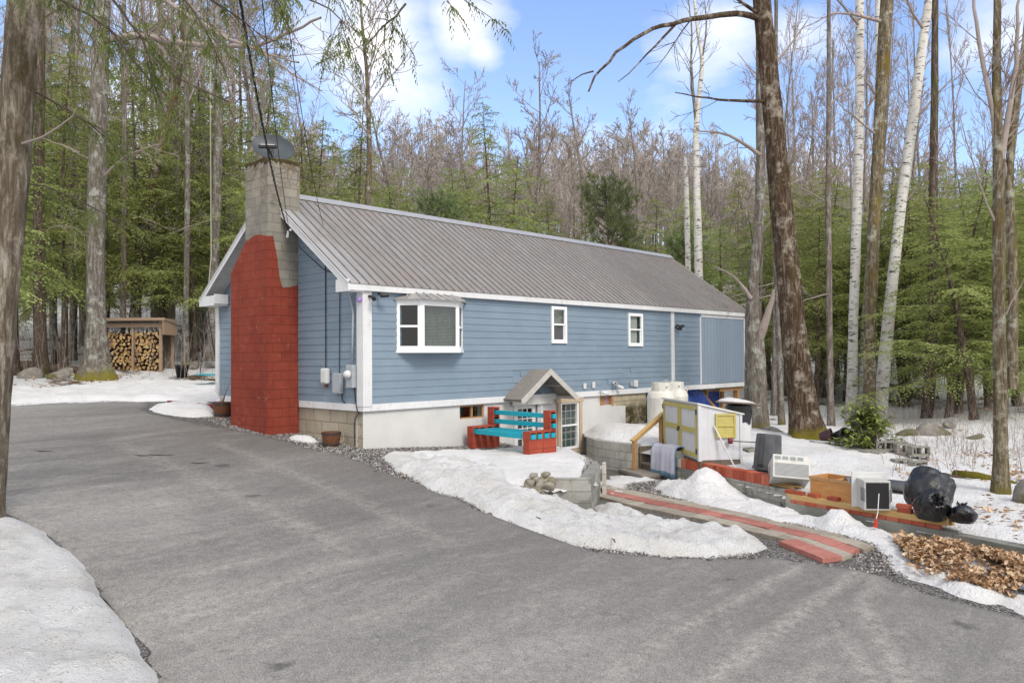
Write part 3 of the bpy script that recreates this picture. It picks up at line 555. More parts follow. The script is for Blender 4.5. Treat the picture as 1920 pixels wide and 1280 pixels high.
# ------------------------------------------------------------------ walkway of pavers
wk=MB(); rng=random.Random(3)
PL=np.array([(1.20,-8.90),(1.42,-8.30),(1.62,-7.69),(1.95,-6.85),(2.24,-6.0),(2.47,-5.0),(2.66,-3.96),(2.85,-2.9)]); PR=np.array([(2.0,-9.05),(2.38,-8.40),(2.70,-7.67),(3.05,-6.8),(3.30,-5.85),(3.55,-4.9),(3.76,-3.9),(3.98,-2.8)])
def ev(A,t):
    t=min(max(t,0),.9999)*(len(A)-1); k=int(t); return A[k]*(1-t+k)+A[k+1]*(t-k)
def pavq(cs,mi,dz=0):
    wk.cur=mi; c=sum(cs)/4; cs=[c+(q-c)*.975 for q in cs]; tz=rng.uniform(-.006,.009)+dz; zt=[hz_(*q)+.055+tz+rng.uniform(-.004,.006) for q in cs]
    vs=[(q[0],q[1],z-.07) for q,z in zip(cs,zt)]+[(q[0],q[1],z) for q,z in zip(cs,zt)]; wk.add(vs,[(3,2,1,0),(4,5,6,7),(0,1,5,4),(1,2,6,5),(2,3,7,6),(3,0,4,7)])
NP=16
for i in range(NP):
    for k in range(3):
        t0,t1=i/NP,(i+1)/NP; off=.012 if k==1 else 0
        g=lambda t,v:ev(PL,t+off)*(1-v)+ev(PR,t+off)*v
        pavq([g(t0,k/3),g(t0,(k+1)/3),g(t1,(k+1)/3),g(t1,k/3)],0 if k==1 else 1)
pa_=np.array([(.90,-8.78),(1.32,-7.98)]); pb_=np.array([(1.20,-8.92),(1.60,-8.12)])
for i in range(2): g=lambda t,v:(pa_[0]*(1-t)+pa_[1]*t)*(1-v)+(pb_[0]*(1-t)+pb_[1]*t)*v; pavq([g(i/2,0),g(i/2,1),g(i/2+.5,1),g(i/2+.5,0)],0,.02)
tag(wk.build('walkway',[M['paver_red'],M['paver_grey']],bevel=.004),kind='structure')
# ================================================================== HOUSE
W=6.24; Lh=16.1; RZ=4.79; EZ=2.55; OG=.44; OE=.09; SL=(RZ-EZ)/(W/2+OE)
def roofz(y): return EZ+SL*(y+OE) if y<=W/2 else EZ+SL*(W+OE-y)
house=thing('house','long blue sided house with grey metal roof and red painted block chimney','house',(0,0,0))
def cut(intervals,holes):
    for h0,h1 in holes:
        n=[]
        for a,b in intervals:
            if h1<=a or h0>=b: n.append((a,b))
            else:
                if h0>a: n.append((a,h0))
                if h1<b: n.append((h1,b))
        intervals=n
    return intervals
JR=random.Random(17)
def lap(mb,ax,sgn,a0,a1,z0,z1,base,out=.014):
    if a1-a0>4.2:                      # long courses are pieced from boards
        x_=a0
        while x_<a1:
            e_=min(x_+JR.uniform(2.4,4.6),a1); e_=a1 if a1-e_<.8 else e_; dz=JR.uniform(-.0015,.0015); lap(mb,ax,sgn,x_,e_-(.003 if e_<a1 else 0),z0+dz,z1,base,out+JR.uniform(-.0015,.0015)) if e_-x_<=4.2 else lap(mb,ax,sgn,x_,x_+4.19,z0,z1,base,out)
            x_=e_
        return
    "one lap board on plane coordinate base; ax = running axis"
    for zz in ():pass
    def pt(a,o,z): return (a,base+sgn*o,z) if ax=='x' else (base+sgn*o,a,z)
    b0=out; b1=.003
    p=[pt(a0,0,z0),pt(a0,b0,z0),pt(a0,b1,z1),pt(a0,0,z1)]
    dlt=(a1-a0,0,0) if ax=='x' else (0,a1-a0,0)
    mb.prism(p,dlt)
CH=.1525
WIN2=(5.76,6.27,1.45,2.30); WIN3=(9.10,9.72,1.39,2.24)
mb=MB(); k=0; z=.14
rs=random.Random(2)
while z<2.44:
    z1=min(z+CH,2.46); hs=[]
    for w in (WIN2,WIN3):
        if z<w[3] and z1>w[2]: hs.append((w[0],w[1]))
    if z>=1.15: hs.append((.95,2.65)) if z1<2.40 else None
    for a,b in cut([(.12,13.05)],hs): lap(mb,'x',-1,a,b,z,z1-.0005,0)
    z=z1
mb.build('front_siding',M['siding'],house)
mb=MB(); z=.14
while z<4.6:
    z1=z+CH; 
    # limits under the roof line
    y0=0.0; y1=W
    if z1>2.4: y0=(z1-EZ-.02)/SL-OE+.0; y1=W-y0
    if y1-y0>.2:
        for a,b in cut([(max(y0,.0),min(y1,W))],[(2.45,4.02 if z<3 else 3.4)]): lap(mb,'y',-1,a,b,z,z1-.0005,0)
    z=z1
mb.build('gable_siding',M['siding'],house)
# inner walls (closed shell), floor, far gable and back wall
mb=MB()
hh=[(WIN2[0],WIN2[1],WIN2[2],WIN2[3]),(WIN3[0],WIN3[1],WIN3[2],WIN3[3]),(.95,2.65,1.25,2.25)]
def wallgrid(mb,x0,x1,z0,z1,holes,yf,yb):
    xs_=sorted({x0,x1,*[h[0] for h in holes],*[h[1] for h in holes]}); zs_=sorted({z0,z1,*[h[2] for h in holes],*[h[3] for h in holes]})
    for i in range(len(xs_)-1):
        for j in range(len(zs_)-1):
            cx=(xs_[i]+xs_[i+1])/2; cz=(zs_[j]+zs_[j+1])/2
            if any(h[0]<cx<h[1] and h[2]<cz<h[3] for h in holes): continue
            mb.quad((xs_[i],yf,zs_[j]),(xs_[i+1],yf,zs_[j]),(xs_[i+1],yf,zs_[j+1]),(xs_[i],yf,zs_[j+1]))
            mb.quad((xs_[i],yb,zs_[j]),(xs_[i],yb,zs_[j+1]),(xs_[i+1],yb,zs_[j+1]),(xs_[i+1],yb,zs_[j]))
    for a,b,c,d_ in holes:
        mb.quad((a,yf,c),(a,yf,d_),(a,yb,d_),(a,yb,c)); mb.quad((b,yf,c),(b,yb,c),(b,yb,d_),(b,yf,d_))
        mb.quad((a,yf,c),(a,yb,c),(b,yb,c),(b,yf,c)); mb.quad((a,yf,d_),(b,yf,d_),(b,yb,d_),(a,yb,d_))
wallgrid(mb,.01,16.05,.03,2.5,hh,.004,.12)
mb.box((.0,W-.12,.0),(16.05,W,2.5)); mb.box((15.93,.13,.0),(16.05,W-.13,2.5))
mb.quad((.006,.0,0.0),(.006,W,0.0),(.006,W,2.45),(.006,W/2,RZ-.1),(.006,0,2.45)); mb.quad((16.04,0,2.45),(16.04,W/2,RZ-.1),(16.04,W,2.45))
mb.box((.1,.125,-.02),(15.9,W-.13,.02)); mb.quad((.1,.1,2.42),(.1,W-.1,2.42),(16,W-.1,2.42),(16,.1,2.42))
mb.build('wall',M['siding'],house)
mb=MB(); mb.box((.15,1.9,.03),(15.8,1.94,2.40)); mb.build('interior_wall',M['interior'],house)
mb=MB(); mb.box((13.06,-.03,.16),(15.90,-.003,2.33)); 
for i in range(1,14): mb.box((13.06+i*.2032-.004,-.034,.16),(13.06+i*.2032+.004,-.028,2.33))
mb.build('plywood_panel',M['panel'],house)
# trims
mb=MB()
mb.box((-.035,-.035,0),(9.95,.0,.14)); mb.box((9.96,-.035,.0),(16.12,.0,.14))          # front skirt
mb.box((-.035,.001,0),(-.0,2.36,.14)); mb.box((-.035,4.1,0),(0,W+.03,.14))
mb.box((-.05,-.05,.10),(.0,.17,2.5)); mb.box((-.0,-.05,.10),(.17,-.0,2.5))           # corner post
mb.box((-.05,W-.13,.10),(0,W+.05,2.45))
mb.box((11.29,-.04,.142),(11.46,.0,2.44)); mb.box((15.93,-.055,.142),(16.12,.0,2.34))
mb.box((13.05,-.05,2.30),(16.12,-.0,2.44)); mb.box((13.0,-.036,.15),(13.06,-.002,2.30))
mb.build('trim',M['white_trim'],house,bevel=.004)
# foundation
mb=MB(); FH=[(2.62,3.38,-.32,-.02),(4.45,5.3,-2.0,-.06),(6.08,6.82,-1.32,-.10),(7.78,8.40,-.27,-.0)]
wallgrid(mb,.0,9.98,-2.1,.002,FH,.03,.25)
mb.quad((9.98,.03,-2.1),(9.98,W,-2.1),(9.98,W,0),(9.98,.03,0)); mb.build('foundation',M['foundation'],house)
mb=MB(); mb.box((.02,.032,-1.2),(.2,W,-.001)); mb.build('gable_foundation',M['tan_block'],house)
mb=MB(); mb.box((.3,1.5,-2.1),(9.9,1.55,-.03)); mb.build('basement_interior',M['interior'],house)
# basement window
def sash(mb,x0,x1,z0,z1,y0,y1,t): 
    mb.box((x0,y0,z0),(x1,y1,z0+t)); mb.box((x0,y0,z1-t),(x1,y1,z1)); mb.box((x0,y0,z0+t),(x0+t,y1,z1-t)); mb.box((x1-t,y0,z0+t),(x1,y1,z1-t))
mb=MB(); sash(mb,2.62,3.38,-.32,-.02,.06,.12,.03); mb.box((3.0,.055,-.29),(3.04,.12,-.05)); bw=mb.build('basement_window',M['wood_pine'],house)
MB().quad((2.65,.09,-.29),(3.35,.09,-.29),(3.35,.09,-.05),(2.65,.09,-.05)).build('pane',M['glass'],bw)
MB().box((2.65,.14,-.29),(3.0,.145,-.05)).build('curtain',M['curtain'],bw) if False else None
# tan framed basement window with grid
mb=MB(); sash(mb,6.08,6.82,-1.32,-.10,.0,.09,.055); mb.box((6.13,.02,-.73),(6.77,.08,-.69)); tw=mb.build('basement_window',M['white_vinyl'],house); tw['label']='tall grid window in a tan wooden surround'
mb=MB()
for x_ in (6.345,6.555): mb.box((x_-.005,.05,-1.26),(x_+.005,.058,-.16))
for z_ in (-.34,-.53,-.88,-1.07): mb.box((6.135,.051,z_-.005),(6.765,.0575,z_+.005))
mb.build('muntins',M['ac_case'],tw); MB().quad((6.13,.065,-1.27),(6.77,.065,-1.27),(6.77,.065,-.15),(6.13,.065,-.15)).build('pane',M['glass'],tw)
mb=MB(); mb.box((5.96,-.03,-1.34),(6.078,.0285,-.12)); mb.box((6.822,-.03,-1.34),(6.94,.0285,-.12)); mb.box((5.90,-.035,-.119),(7.0,.0285,-.002)); mb.box((5.94,-.033,-1.46),(6.98,.0285,-1.341))
mb.build('window_surround',M['tan_wood'],tw,bevel=.004)
MB().box((6.1,.2,-1.3),(6.8,.21,-.12)).build('curtain',simple('teal_curtain',(.12,.17,.17),.3,4),tw)
# hole with plywood
mb=MB(); mb.box((7.80,.10,-.27),(8.10,.14,-.01)); mb.box((8.30,.02,-.30),(8.40,.12,-.005)); hl=mb.build('plywood_patch',M['plywood_in'],house); MB().box((8.08,.12,-.27),(8.31,.16,-.01)).build('vent_panel',simple('pink_foam',(.32,.22,.24),.2,7),hl)
# door
mb=MB(); mb.box((4.45,.05,-2.0),(5.30,.10,-.06)) if False else None
sash(mb,4.36,5.4,-2.0,-.02,-.0,.12,.09); mb.box((5.24,.01,-1.95),(5.27,.07,-.10)); mb.box((5.3-.005,.02,-1.95),(5.34,.1,-.1))
dr=mb.build('door',M['white_trim'],house)
mb=MB(); mb.box((4.45,.07,-1.95),(5.2,.11,-1.15)); mb.box((4.45,.07,-1.15),(4.56,.11,-.11)); mb.box((5.08,.07,-1.15),(5.2,.11,-.11)); mb.box((4.56,.07,-.2),(5.08,.11,-.11))
for x_ in (4.733,4.907): mb.box((x_-.012,.075,-1.15),(x_+.012,.1,-.2))
for z_ in (-.44,-.68,-.92): mb.box((4.56,.076,z_-.012),(5.08,.099,z_+.012))
mb.build('door_leaf',M['white_trim'],dr); MB().quad((4.56,.09,-1.15),(5.08,.09,-1.15),(5.08,.09,-.2),(4.56,.09,-.2)).build('pane',M['glass'],dr)
MB().tube([(5.14,.07,-1.1),(5.14,.0,-1.1),(5.04,-.01,-1.1)],.014,6).build('door_handle',M['iron'],dr)
# portico
pz0,pz1,px0,px1,pc,pd=.05,.73,3.98,5.98,4.98,.62
mb=MB()
for s_,xa in ((1,px0),(-1,px1)):
    mb.prism([(xa,-.0,pz0),(pc,-.0,pz1),(pc,-.0,pz1+.035),(xa-s_*.03,-.0,pz0+.03)],(0,-pd,0))
po=mb.build('portico',M['portico_roof'],house)
mb=MB()
for s_,xa in ((1,px0),(-1,px1)):
    for y_ in (-pd-.025,):
        mb.prism([(xa-s_*.04,y_,pz0-.05),(xa+s_*.07,y_,pz0-.05),(pc,y_,pz1-.10),(pc,y_,pz1+.05),(xa-s_*.04,y_,pz0+.03)],(0,.025,0))
    mb.bar((xa+s_*.10,-pd,pz0+.0),(xa+s_*.10,-.0,pz0+.0),.04,.07)
    mb.bar((xa+s_*.45,-pd+.01,pz0+.30),(xa+s_*.45,-.0,pz0+.30),.035,.05)
mb.build('rake_board',M['portico_trim'],po)
MB().prism([(4.50,-.03,.06),(5.46,-.03,.06),(pc,-.03,.43)],(0,.011,0)).build('gable_board',simple('slate_blue',(.10,.14,.19),.1,5),po)
MB().box((4.25,-.055,-.10),(5.7,-.0355,.055)).build('head_board',M['dirty_white'],po)
# upper windows
def dh(w,shade,lab=None):
    x0,x1,z0,z1=w; mb=MB(); sash(mb,x0-.045,x1+.045,z0-.045,z1+.045,-.05,.003,.075); f=mb.build('window',M['white_vinyl'],house,bevel=.003)
    if lab: f['label']=lab
    zm=(z0+z1)/2; mb=MB(); sash(mb,x0+.02,x1-.02,zm-.01,z1-.02,-.028,.0,.022); sash(mb,x0+.02,x1-.02,z0+.02,zm+.03,-.01,.02,.032); mb.build('sash',M['white_vinyl'],f)
    MB().quad((x0+.03,-.008,zm),(x1-.03,-.008,zm),(x1-.03,-.008,z1-.03),(x0+.03,-.008,z1-.03)).add([(x0+.04,.01,z0+.03),(x1-.04,.01,z0+.03),(x1-.04,.01,zm),(x0+.04,.01,zm)],[(0,1,2,3)]).build('pane',M['glass'],f)
    if shade: shade(f,x0,x1,z0,z1,zm)
def sh1(f,x0,x1,z0,z1,zm): MB().box((x0,.07,zm),(x1,.08,z1)).build('blind',simple('grey_shade',(.20,.21,.19),.1,8),f)
def sh2(f,x0,x1,z0,z1,zm): MB().box((x0,.05,z0),(x1-.13,.06,z1)).build('blind',M['curtain'],f); MB().box((x1-.13,.09,z0),(x1-.05,.1,z1)).build('shade_edge',M['wood_old'],f)
dh(WIN2,sh1,'small window with a grey shade behind its upper sash'); dh(WIN3,sh2,'small window filled by a pale curtain')
# bay window
bp=[(.82,.0),(1.22,-.33),(2.28,-.33),(2.70,.0)]; bz0,bz1=1.22,2.25
mb=MB(); mb.prism([(x_,y_,bz0-.05) for x_,y_ in ((.80,.0),(1.20,-.36),(2.30,-.36),(2.73,.0))],(0,0,.07)); mb.prism([(x_,y_,bz1-.02) for x_,y_ in ((.80,.0),(1.20,-.36),(2.30,-.36),(2.73,.0))],(0,0,.06))
for i in range(3):
    a=Vector((*bp[i],0)); b=Vector((*bp[i+1],0)); e=(b-a).normalized(); q=Vector((e.y,-e.x,0)); 
    def fb(t0,t1,z0,z1,dep=.04,off=0):
        p0=a+e*t0; p1=a+e*t1; vs=[p0+q*off,p1+q*off,p1-q*dep,p0-q*dep]; mb.prism([(v.x,v.y,z0) for v in vs],(0,0,z1-z0))
    ln=(b-a).length; fw_=.075 if i!=1 else .085
    fb(0,fw_,bz0+.02,bz1-.02); fb(ln-fw_,ln,bz0+.02,bz1-.02); fb(fw_,ln-fw_,bz0+.02,bz0+.09); fb(fw_,ln-fw_,bz1-.09,bz1-.02)
    if i!=1: fb(fw_,ln-fw_,1.70,1.745,.03,.008)
bay=mb.build('bay_window',M['white_vinyl'],house)
for i in range(3):
    a=Vector((*bp[i],0)); b=Vector((*bp[i+1],0)); e=(b-a).normalized(); q=Vector((e.y,-e.x,0))*-.02
    MB().quad((a.x+q.x,a.y+q.y,bz0),(b.x+q.x,b.y+q.y,bz0),(b.x+q.x,b.y+q.y,bz1),(a.x+q.x,a.y+q.y,bz1)).build('pane',M['glass'],bay)
mb=MB()
for i in range(30):
    z_=bz0+.08+i*.031; mb.quad((1.31,-.265,z_),(2.20,-.265,z_),(2.20,-.29,z_+.015),(1.31,-.29,z_+.015))
mb.build('blind',M['blind'],bay)
cu=MB(); n=40
for i in range(n):
    xa=1.24+i*.025*1.03; o1=.02*math.sin(i*1.7); o2=.02*math.sin((i+1)*1.7); cu.quad((xa,-.17+o1,bz0+.03),(xa+.026,-.17+o2,bz0+.03),(xa+.026,-.17+o2,bz1-.02),(xa,-.17+o1,bz1-.02))
cu.build('curtain',simple('green_curtain',(.30,.36,.30),.35,7,.9),bay)
# bay roof: faceted metal
mb=MB(); o_=[(.70,.02),(1.14,-.44),(2.36,-.44),(2.84,.02)]; i_=[(1.02,.0),(1.3,-.02),(2.2,-.02),(2.5,.0)]
for i in range(3): mb.quad((*o_[i],bz1+.045),(*o_[i+1],bz1+.045),(*i_[i+1],2.47),(*i_[i],2.47))
mb.prism([(*p,bz1+.02) for p in o_],(0,0,.024))
for i in range(3):
    n_=5 if i==1 else 2
    for j in range(n_+1):
        if i!=1 and j==(0 if i==2 else n_): continue
        f_=j/n_; A=Vector((*o_[i],bz1+.05)).lerp(Vector((*o_[i+1],bz1+.05)),f_); B=Vector((*i_[i],2.475)).lerp(Vector((*i_[i+1],2.475)),f_); mb.bar(A,B,.02,.03)
mb.build('bay_roof',M['bayroof'],bay)
# main roof
def roofpt(x,y,dz=0): return (x,y,roofz(y)+dz)
X0=-OG; X1=16.27; YE=-OE-.03; YR=W/2; YB=W+OE+.03
mb=MB()
for ya in (YE,YB):
    mb.prism([(X0-.02,ya,roofz(ya)),(X0-.02,YR,roofz(YR)),(X0-.02,YR,roofz(YR)+.02),(X0-.02,ya,roofz(ya)+.02)],(X1-X0+.04,0,0))
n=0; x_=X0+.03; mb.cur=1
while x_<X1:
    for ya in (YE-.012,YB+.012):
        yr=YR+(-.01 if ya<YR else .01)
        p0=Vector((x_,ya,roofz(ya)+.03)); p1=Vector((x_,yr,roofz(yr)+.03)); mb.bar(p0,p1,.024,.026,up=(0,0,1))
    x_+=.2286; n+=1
mb.build('roof',[M['roof'],simple('roof_rib',(.185,.173,.163),.3,6,.55,.4,.15)],house)  # ribs darker than the sheets: their shadow lines are put into the colour
mb=MB()
for s_,ya in ((-1,YR-.16),(1,YR+.16)): mb.prism([(X0-.03,ya,roofz(ya)+.047),(X0-.03,YR,RZ+.07),(X0-.03,YR,RZ+.082),(X0-.03,ya,roofz(ya)+.06)],(X1-X0+.06,0,0))
mb.build('ridge_cap',M['ridge'],house)
mb=MB()
for ya,s_ in ((YE,1),(YB,-1)):   # rake boards at both gables, underside panels
    for xa,xb in ((X0-.0,X0+.03),(X1-.03,X1)):
        mb.prism([(xa,ya,roofz(ya)-.14),(xa,YR,RZ-.15),(xa,YR,RZ-.002),(xa,ya,roofz(ya)-.002)],(xb-xa,0,0))
    mb.prism([(X0-.012,ya,roofz(ya)-.05),(X0-.012,YR,RZ-.045),(X0-.012,YR,RZ+.03),(X0-.012,ya,roofz(ya)+.03)],(.011,0,0))
mb.box((X0+.031,-OE-.02,2.405),(X1-.031,-.052 if False else -.055,2.525)); mb.box((X0+.031,W+.055,2.405),(X1-.031,W+OE+.02,2.525))
mb.box((X0+.0305,-OE,2.38),(-.052,.30,2.42)); mb.box((X0+.002,-OE-.024,2.378),(X0+.0295,.32,2.62)); mb.box((X0+.0305,.28,2.42),(-.052,.31,2.66)); mb.box((X0+.002,W-.62,2.378),(X0+.0295,W+OE+.02,2.62)); mb.box((X0+.0305,W-.62,2.38),(-.052,W+OE,2.42)); mb.box((X0+.0305,W-.65,2.421),(-.052,W-.62,2.66))
mb.box((.0,-.054,2.405),(16.25,-.0,2.46)) 
mb.build('fascia',M['white_trim'],house)
mb=MB()
for ya in (.02,W-.02):
    mb.prism([(X0+.031,ya,roofz(ya)-.10),(X0+.031,YR,RZ-.11),(X0+.031,YR,RZ-.08),(X0+.031,ya,roofz(ya)-.07)],(OG-.03,0,0))
mb.build('soffit',M['dirty_white'],house)
# chimney: wide base with a sloped shoulder on the far side
mb=MB(); zt=5.38; cx0,cx1=-.74,.0
prof=[(2.42,-.95),(4.08,-.95),(4.08,3.02),(3.40,3.68),(3.40,zt),(2.42,zt)]
mb.prism([(cx0,y_,z_) for y_,z_ in prof],(cx1-cx0,0,0))
mb.box((-.02,2.43,3.9),(.04,3.39,zt-.002))
mb.prism([(cx0+.1,2.52,zt),(cx1-.08,2.52,zt),(cx1-.08,3.3,zt),(cx0+.1,3.3,zt)],(0,0,.05))
ch=mb.build('chimney',M['chimney'],house)
mb=MB(); rr_=random.Random(8); ring=[]
for a_,b_ in (((cx0,2.42),(cx1,2.42)),((cx1,2.42),(cx1,3.4)),((cx1,3.4),(cx0,3.4)),((cx0,3.4),(cx0,2.42))):
    for q_ in range(14): f_=q_/14; ring.append((a_[0]+(b_[0]-a_[0])*f_,a_[1]+(b_[1]-a_[1])*f_))
cc=((cx0+cx1)/2,2.91); n=len(ring)
for x_,y_ in ring:
    o_=rr_.uniform(1.0,1.05); dz=-rr_.random()**2*.12-.01; up_=rr_.uniform(.0,.05)
    for k_,zz in ((o_+.012,zt+dz),(o_+.03,zt+up_*.5),(.86,zt+.02+up_),(.80,zt+.01)): mb.v.append((cc[0]+(x_-cc[0])*k_,cc[1]+(y_-cc[1])*k_,zz))
mb.f=[(i*4+k_,((i+1)%n)*4+k_,((i+1)%n)*4+k_+1,i*4+k_+1) for i in range(n) for k_ in range(3)]; mb.mi=[0]*len(mb.f)
mb.build('moss',simple('moss_brown',(.085,.065,.03),.5,14,.95,.05,bump=.02),ch)
# utility boxes on the gable
mb=MB(); mb.box((-.13,.20,.47),(-.021,.43,.93)); em=mb.build('electric_meter',M['grey_box'],house,bevel=.01)
mb=MB(); mb.lathe([(.075,0),(.085,.02),(.085,.05),(.06,.10),(0.02,.12)],20); gl_=mb.v; mb.v=[(-.13-z_,.315+x__,.74+y_) for x__,y_,z_ in gl_]; mb.build('dial',M['plastic_white'],em,smooth=True)
mb=MB(); mb.tube([(-.05,.32,.93),(-.05,.30,1.6),(-.05,.28,2.0),(-.07,.33,2.25),(-.1,.42,2.5)],.021,8); mb.build('conduit',M['grey_box'],em,smooth=True)
mb=MB(); mb.box((-.12,.66,.34),(-.021,.93,.76)); ub=mb.build('utility_box',M['grey_box'],house,bevel=.012); mb=MB(); mb.box((-.128,.68,.36),(-.121,.91,.74)); mb.build('cover',M['grey_box'],ub)
mb=MB(); mb.box((-.12,1.15,.53),(-.021,1.38,.86)); ub=mb.build('utility_box',M['plastic_white'],house,bevel=.03); mb=MB(); mb.box((-.135,1.19,.56),(-.121,1.34,.82)); mb.build('cover',M['plastic_white'],ub,bevel=.02); MB().lathe([(.03,0),(.035,.06)],10,(-.07,1.26,.45)).build('plug',simple('rusty',(.2,.07,.04)),ub)
mb=MB(); mb.tube([(-.03,1.30,.86),(-.03,1.31,3.12),(-.05,1.4,3.2)],.011,6); mb.tube([(-.03,.8,.76),(-.03,.79,1.6),(-.03,.78,2.42),(-.1,.7,2.6)],.009,6); mb.tube([(-.04,.26,.47),(-.04,.22,.2),(-.045,.15,.0),(-.03,.11,-.05)],.012,6); mb.tube([(-.04,.7,.34),(-.045,.68,.2),(-.03,.60,.15)],.012,6); mb.tube([(-.03,.09,0),(-.0,.3,-.15),(.008,.34,-.4),(.008,.32,-.7)],.008,6)
mb.build('wall_cable',M['cable'],house)
# cameras on the wall
def wcam(x,y,z,dark=True,aim=(-.5,-1,-.25)):
    m_=M['black_plastic'] if dark else M['plastic_white']; d_=Vector(aim).normalized(); b_=Vector((x,y,z)); mb=MB(); mb.bar(b_,b_+Vector((0,-.06,.0)),.05); mb.tube([b_+Vector((0,-.06,0)),b_+Vector((0,-.12,-.03))],.018,8); q_=b_+Vector((0,-.13,-.04))
    mb.tube([q_-d_*.05,q_,q_+d_*.12],[.035,.045,.045],12); o=mb.build('security_camera',m_,house,smooth=False); MB().tube([q_+d_*.1201,q_+d_*.125],.03,10).build('lens',M['dark'] if dark or True else 0,o)
wcam(.10,-.05,2.30); wcam(.30,-.1,2.36,True,(1,-.6,.1)); wcam(11.48,-.04,1.93,True,(-.3,-1,-.1)); wcam(11.60,-.03,2.0,True,(1,-.6,.2)); wcam(16.0,-.06,2.2,True,(1,-.5,-.3))
wcam(7.70,-.04,.12,False,(1,-.8,-.2)); wcam(8.28,-.02,.34,False,(-1,-.6,.2)); wcam(8.42,-.02,.27,False,(1,-.7,-.5))
mb=MB(); mb.lathe([(.03,0),(.05,.03),(.04,.08),(.01,.1)],14,(-.09,.02,2.18)); mb.build('security_light',M['led'],house,smooth=True)
mb=MB(); mb.box((6.98,-.05,.21),(7.10,-.021,.36)); mb.build('outlet_box',M['plastic_white'],house,bevel=.008); mb=MB(); mb.box((7.36,-.05,.22),(7.48,-.021,.38)); mb.build('outlet_box',M['plastic_white'],house,bevel=.008)
mb=MB(); mb.box((9.26,-.08,.19),(9.44,-.021,.38)); mb.build('outlet_box',M['plastic_white'],house,bevel=.008); mb=MB(); mb.box((9.10,-.07,.22),(9.20,-.021,.34)); mb.build('vent_hood',M['grey_box'],house,bevel=.01)
mb=MB(); mb.tube([(11.36,-.06,.32),(11.36,-.1,.27),(11.30,-.12,.22)],.03,8); mb.build('gas_regulator',M['grey_box'],house)
# stilts below the overhanging end
for xx,yy in ((15.7,.15),(15.7,W-.2),(13.2,3.2)):
    zb=hz_(xx,yy)-.2; mb=MB(); mb.box((xx-.08,yy-.08,zb),(xx+.08,yy+.08,-.13)); mb.build('stilt',M['wood_pine'],house)
mb=MB(); mb.box((14.4,.06,-.13),(16.0,.24,-.022)); mb.box((10.1,W-.3,-.13),(16.0,W-.12,-.022)); mb.build('beam',M['wood_pine'],house)

# ================================================================== THINGS AROUND THE HOUSE
def noisy(mb,amp,scale,seed=0):
    vs=[]
    from mathutils import noise as mn
    for v in mb.v:
        q=Vector(v); n=mn.noise_vector(q*scale+Vector((seed*3.1,0,seed))) ; vs.append(tuple(q+n*amp))
    mb.v=vs; return mb
# satellite dish
sdsh=thing('satellite_dish','dark grey oval satellite dish on top of the block chimney','satellite dish',(-.35,2.9,5.42))
mb=MB(); K=28; R=7; vs=[]; fs=[]
for j in range(R+1):
    for i in range(K):
        a=2*PI*i/K; r=j/R; vs.append((.47*r*math.cos(a),.33*r*math.sin(a),.09*(r*r)-.09))
for j in range(R):
    for i in range(K): fs.append((j*K+i,j*K+(i+1)%K,(j+1)*K+(i+1)%K,(j+1)*K+i))
mb.add(vs,fs); mb.add([(x_,y_,z_-.012) for x_,y_,z_ in vs],[f[::-1] for f in fs])
Rm=Euler((math.radians(66),math.radians(14),math.radians(-38))).to_matrix()
mb.v=[tuple(Rm@Vector(v)+Vector((.02,.0,.36))) for v in mb.v]; mb.build('reflector',M['dish'],sdsh,world=False,smooth=True)
tip=Rm@Vector((-.02,-.30,.46))+Vector((.02,0,.30)); mb=MB(); mb.bar((.02,.02,.1),tip,.035); mb.build('arm',M['iron'],sdsh,world=False)
mb=MB(); mb.box((tip.x-.19,tip.y-.05,tip.z-.03),(tip.x+.19,tip.y+.06,tip.z+.03),rot=(0,0,-.7)); mb.build('receiver',M['black_plastic'],sdsh,world=False,bevel=.01); mb=MB(); mb.box((tip.x-.15,tip.y-.04,tip.z+.031),(tip.x+.15,tip.y+.05,tip.z+.045),rot=(0,0,-.7)); mb.build('receiver_cap',M['plastic_white'],sdsh,world=False)
mb=MB(); mb.tube([(.02,.05,-.05),(.02,.05,.34)],.025,8); mb.build('mast',M['iron'],sdsh,world=False)
# utility cables
def catenary(a,b,sag,n=24):
    a=Vector(a);b=Vector(b); return [a.lerp(b,i/n)-Vector((0,0,sag*4*(i/n)*(1-i/n))) for i in range(n+1)]
anchor=(-.5,1.99,roofz(1.99)-.22)
cb=thing('power_cable','thick twisted dark cables running down to a hook on the roof edge by the chimney','cable',anchor)
mb=MB(); a0=P(430,-120,7.5); pts=catenary(a0,anchor,.35,60)
for ph in (0,2.1,4.2): mb.tube([p+Vector((math.cos(i*.9+ph),math.sin(i*.9+ph),0))*.011 for i,p in enumerate(pts)],.0065,5)
mb.tube(catenary(P(480,-120,7.5),(-.5,1.93,roofz(1.93)-.25),.3,30),.006,5); mb.build('line',M['cable'],cb)
MB().tube([(anchor[0]+.06,anchor[1],anchor[2]+.03),(anchor[0],anchor[1],anchor[2]),(anchor[0]-.01,anchor[1]+.03,anchor[2]-.14)],.025,8).build('insulator',M['plastic_white'],cb)
mb=MB(); mb.tube([Vector(anchor),Vector(anchor)+Vector((.1,-.25,-.35)),Vector((-.06,1.35,2.95)),Vector((-.04,.85,2.8)),Vector((-.06,.45,2.5))],.011,5); mb.build('drop_wire',M['cable'],cb)
tag(MB().tube(catenary(P(525,-60,8),(.3,1.9,roofz(1.9)+.05),.25),.006,5).build('phone_wire',M['cable']),'thin dark wire coming down to the near end of the metal roof','wire')
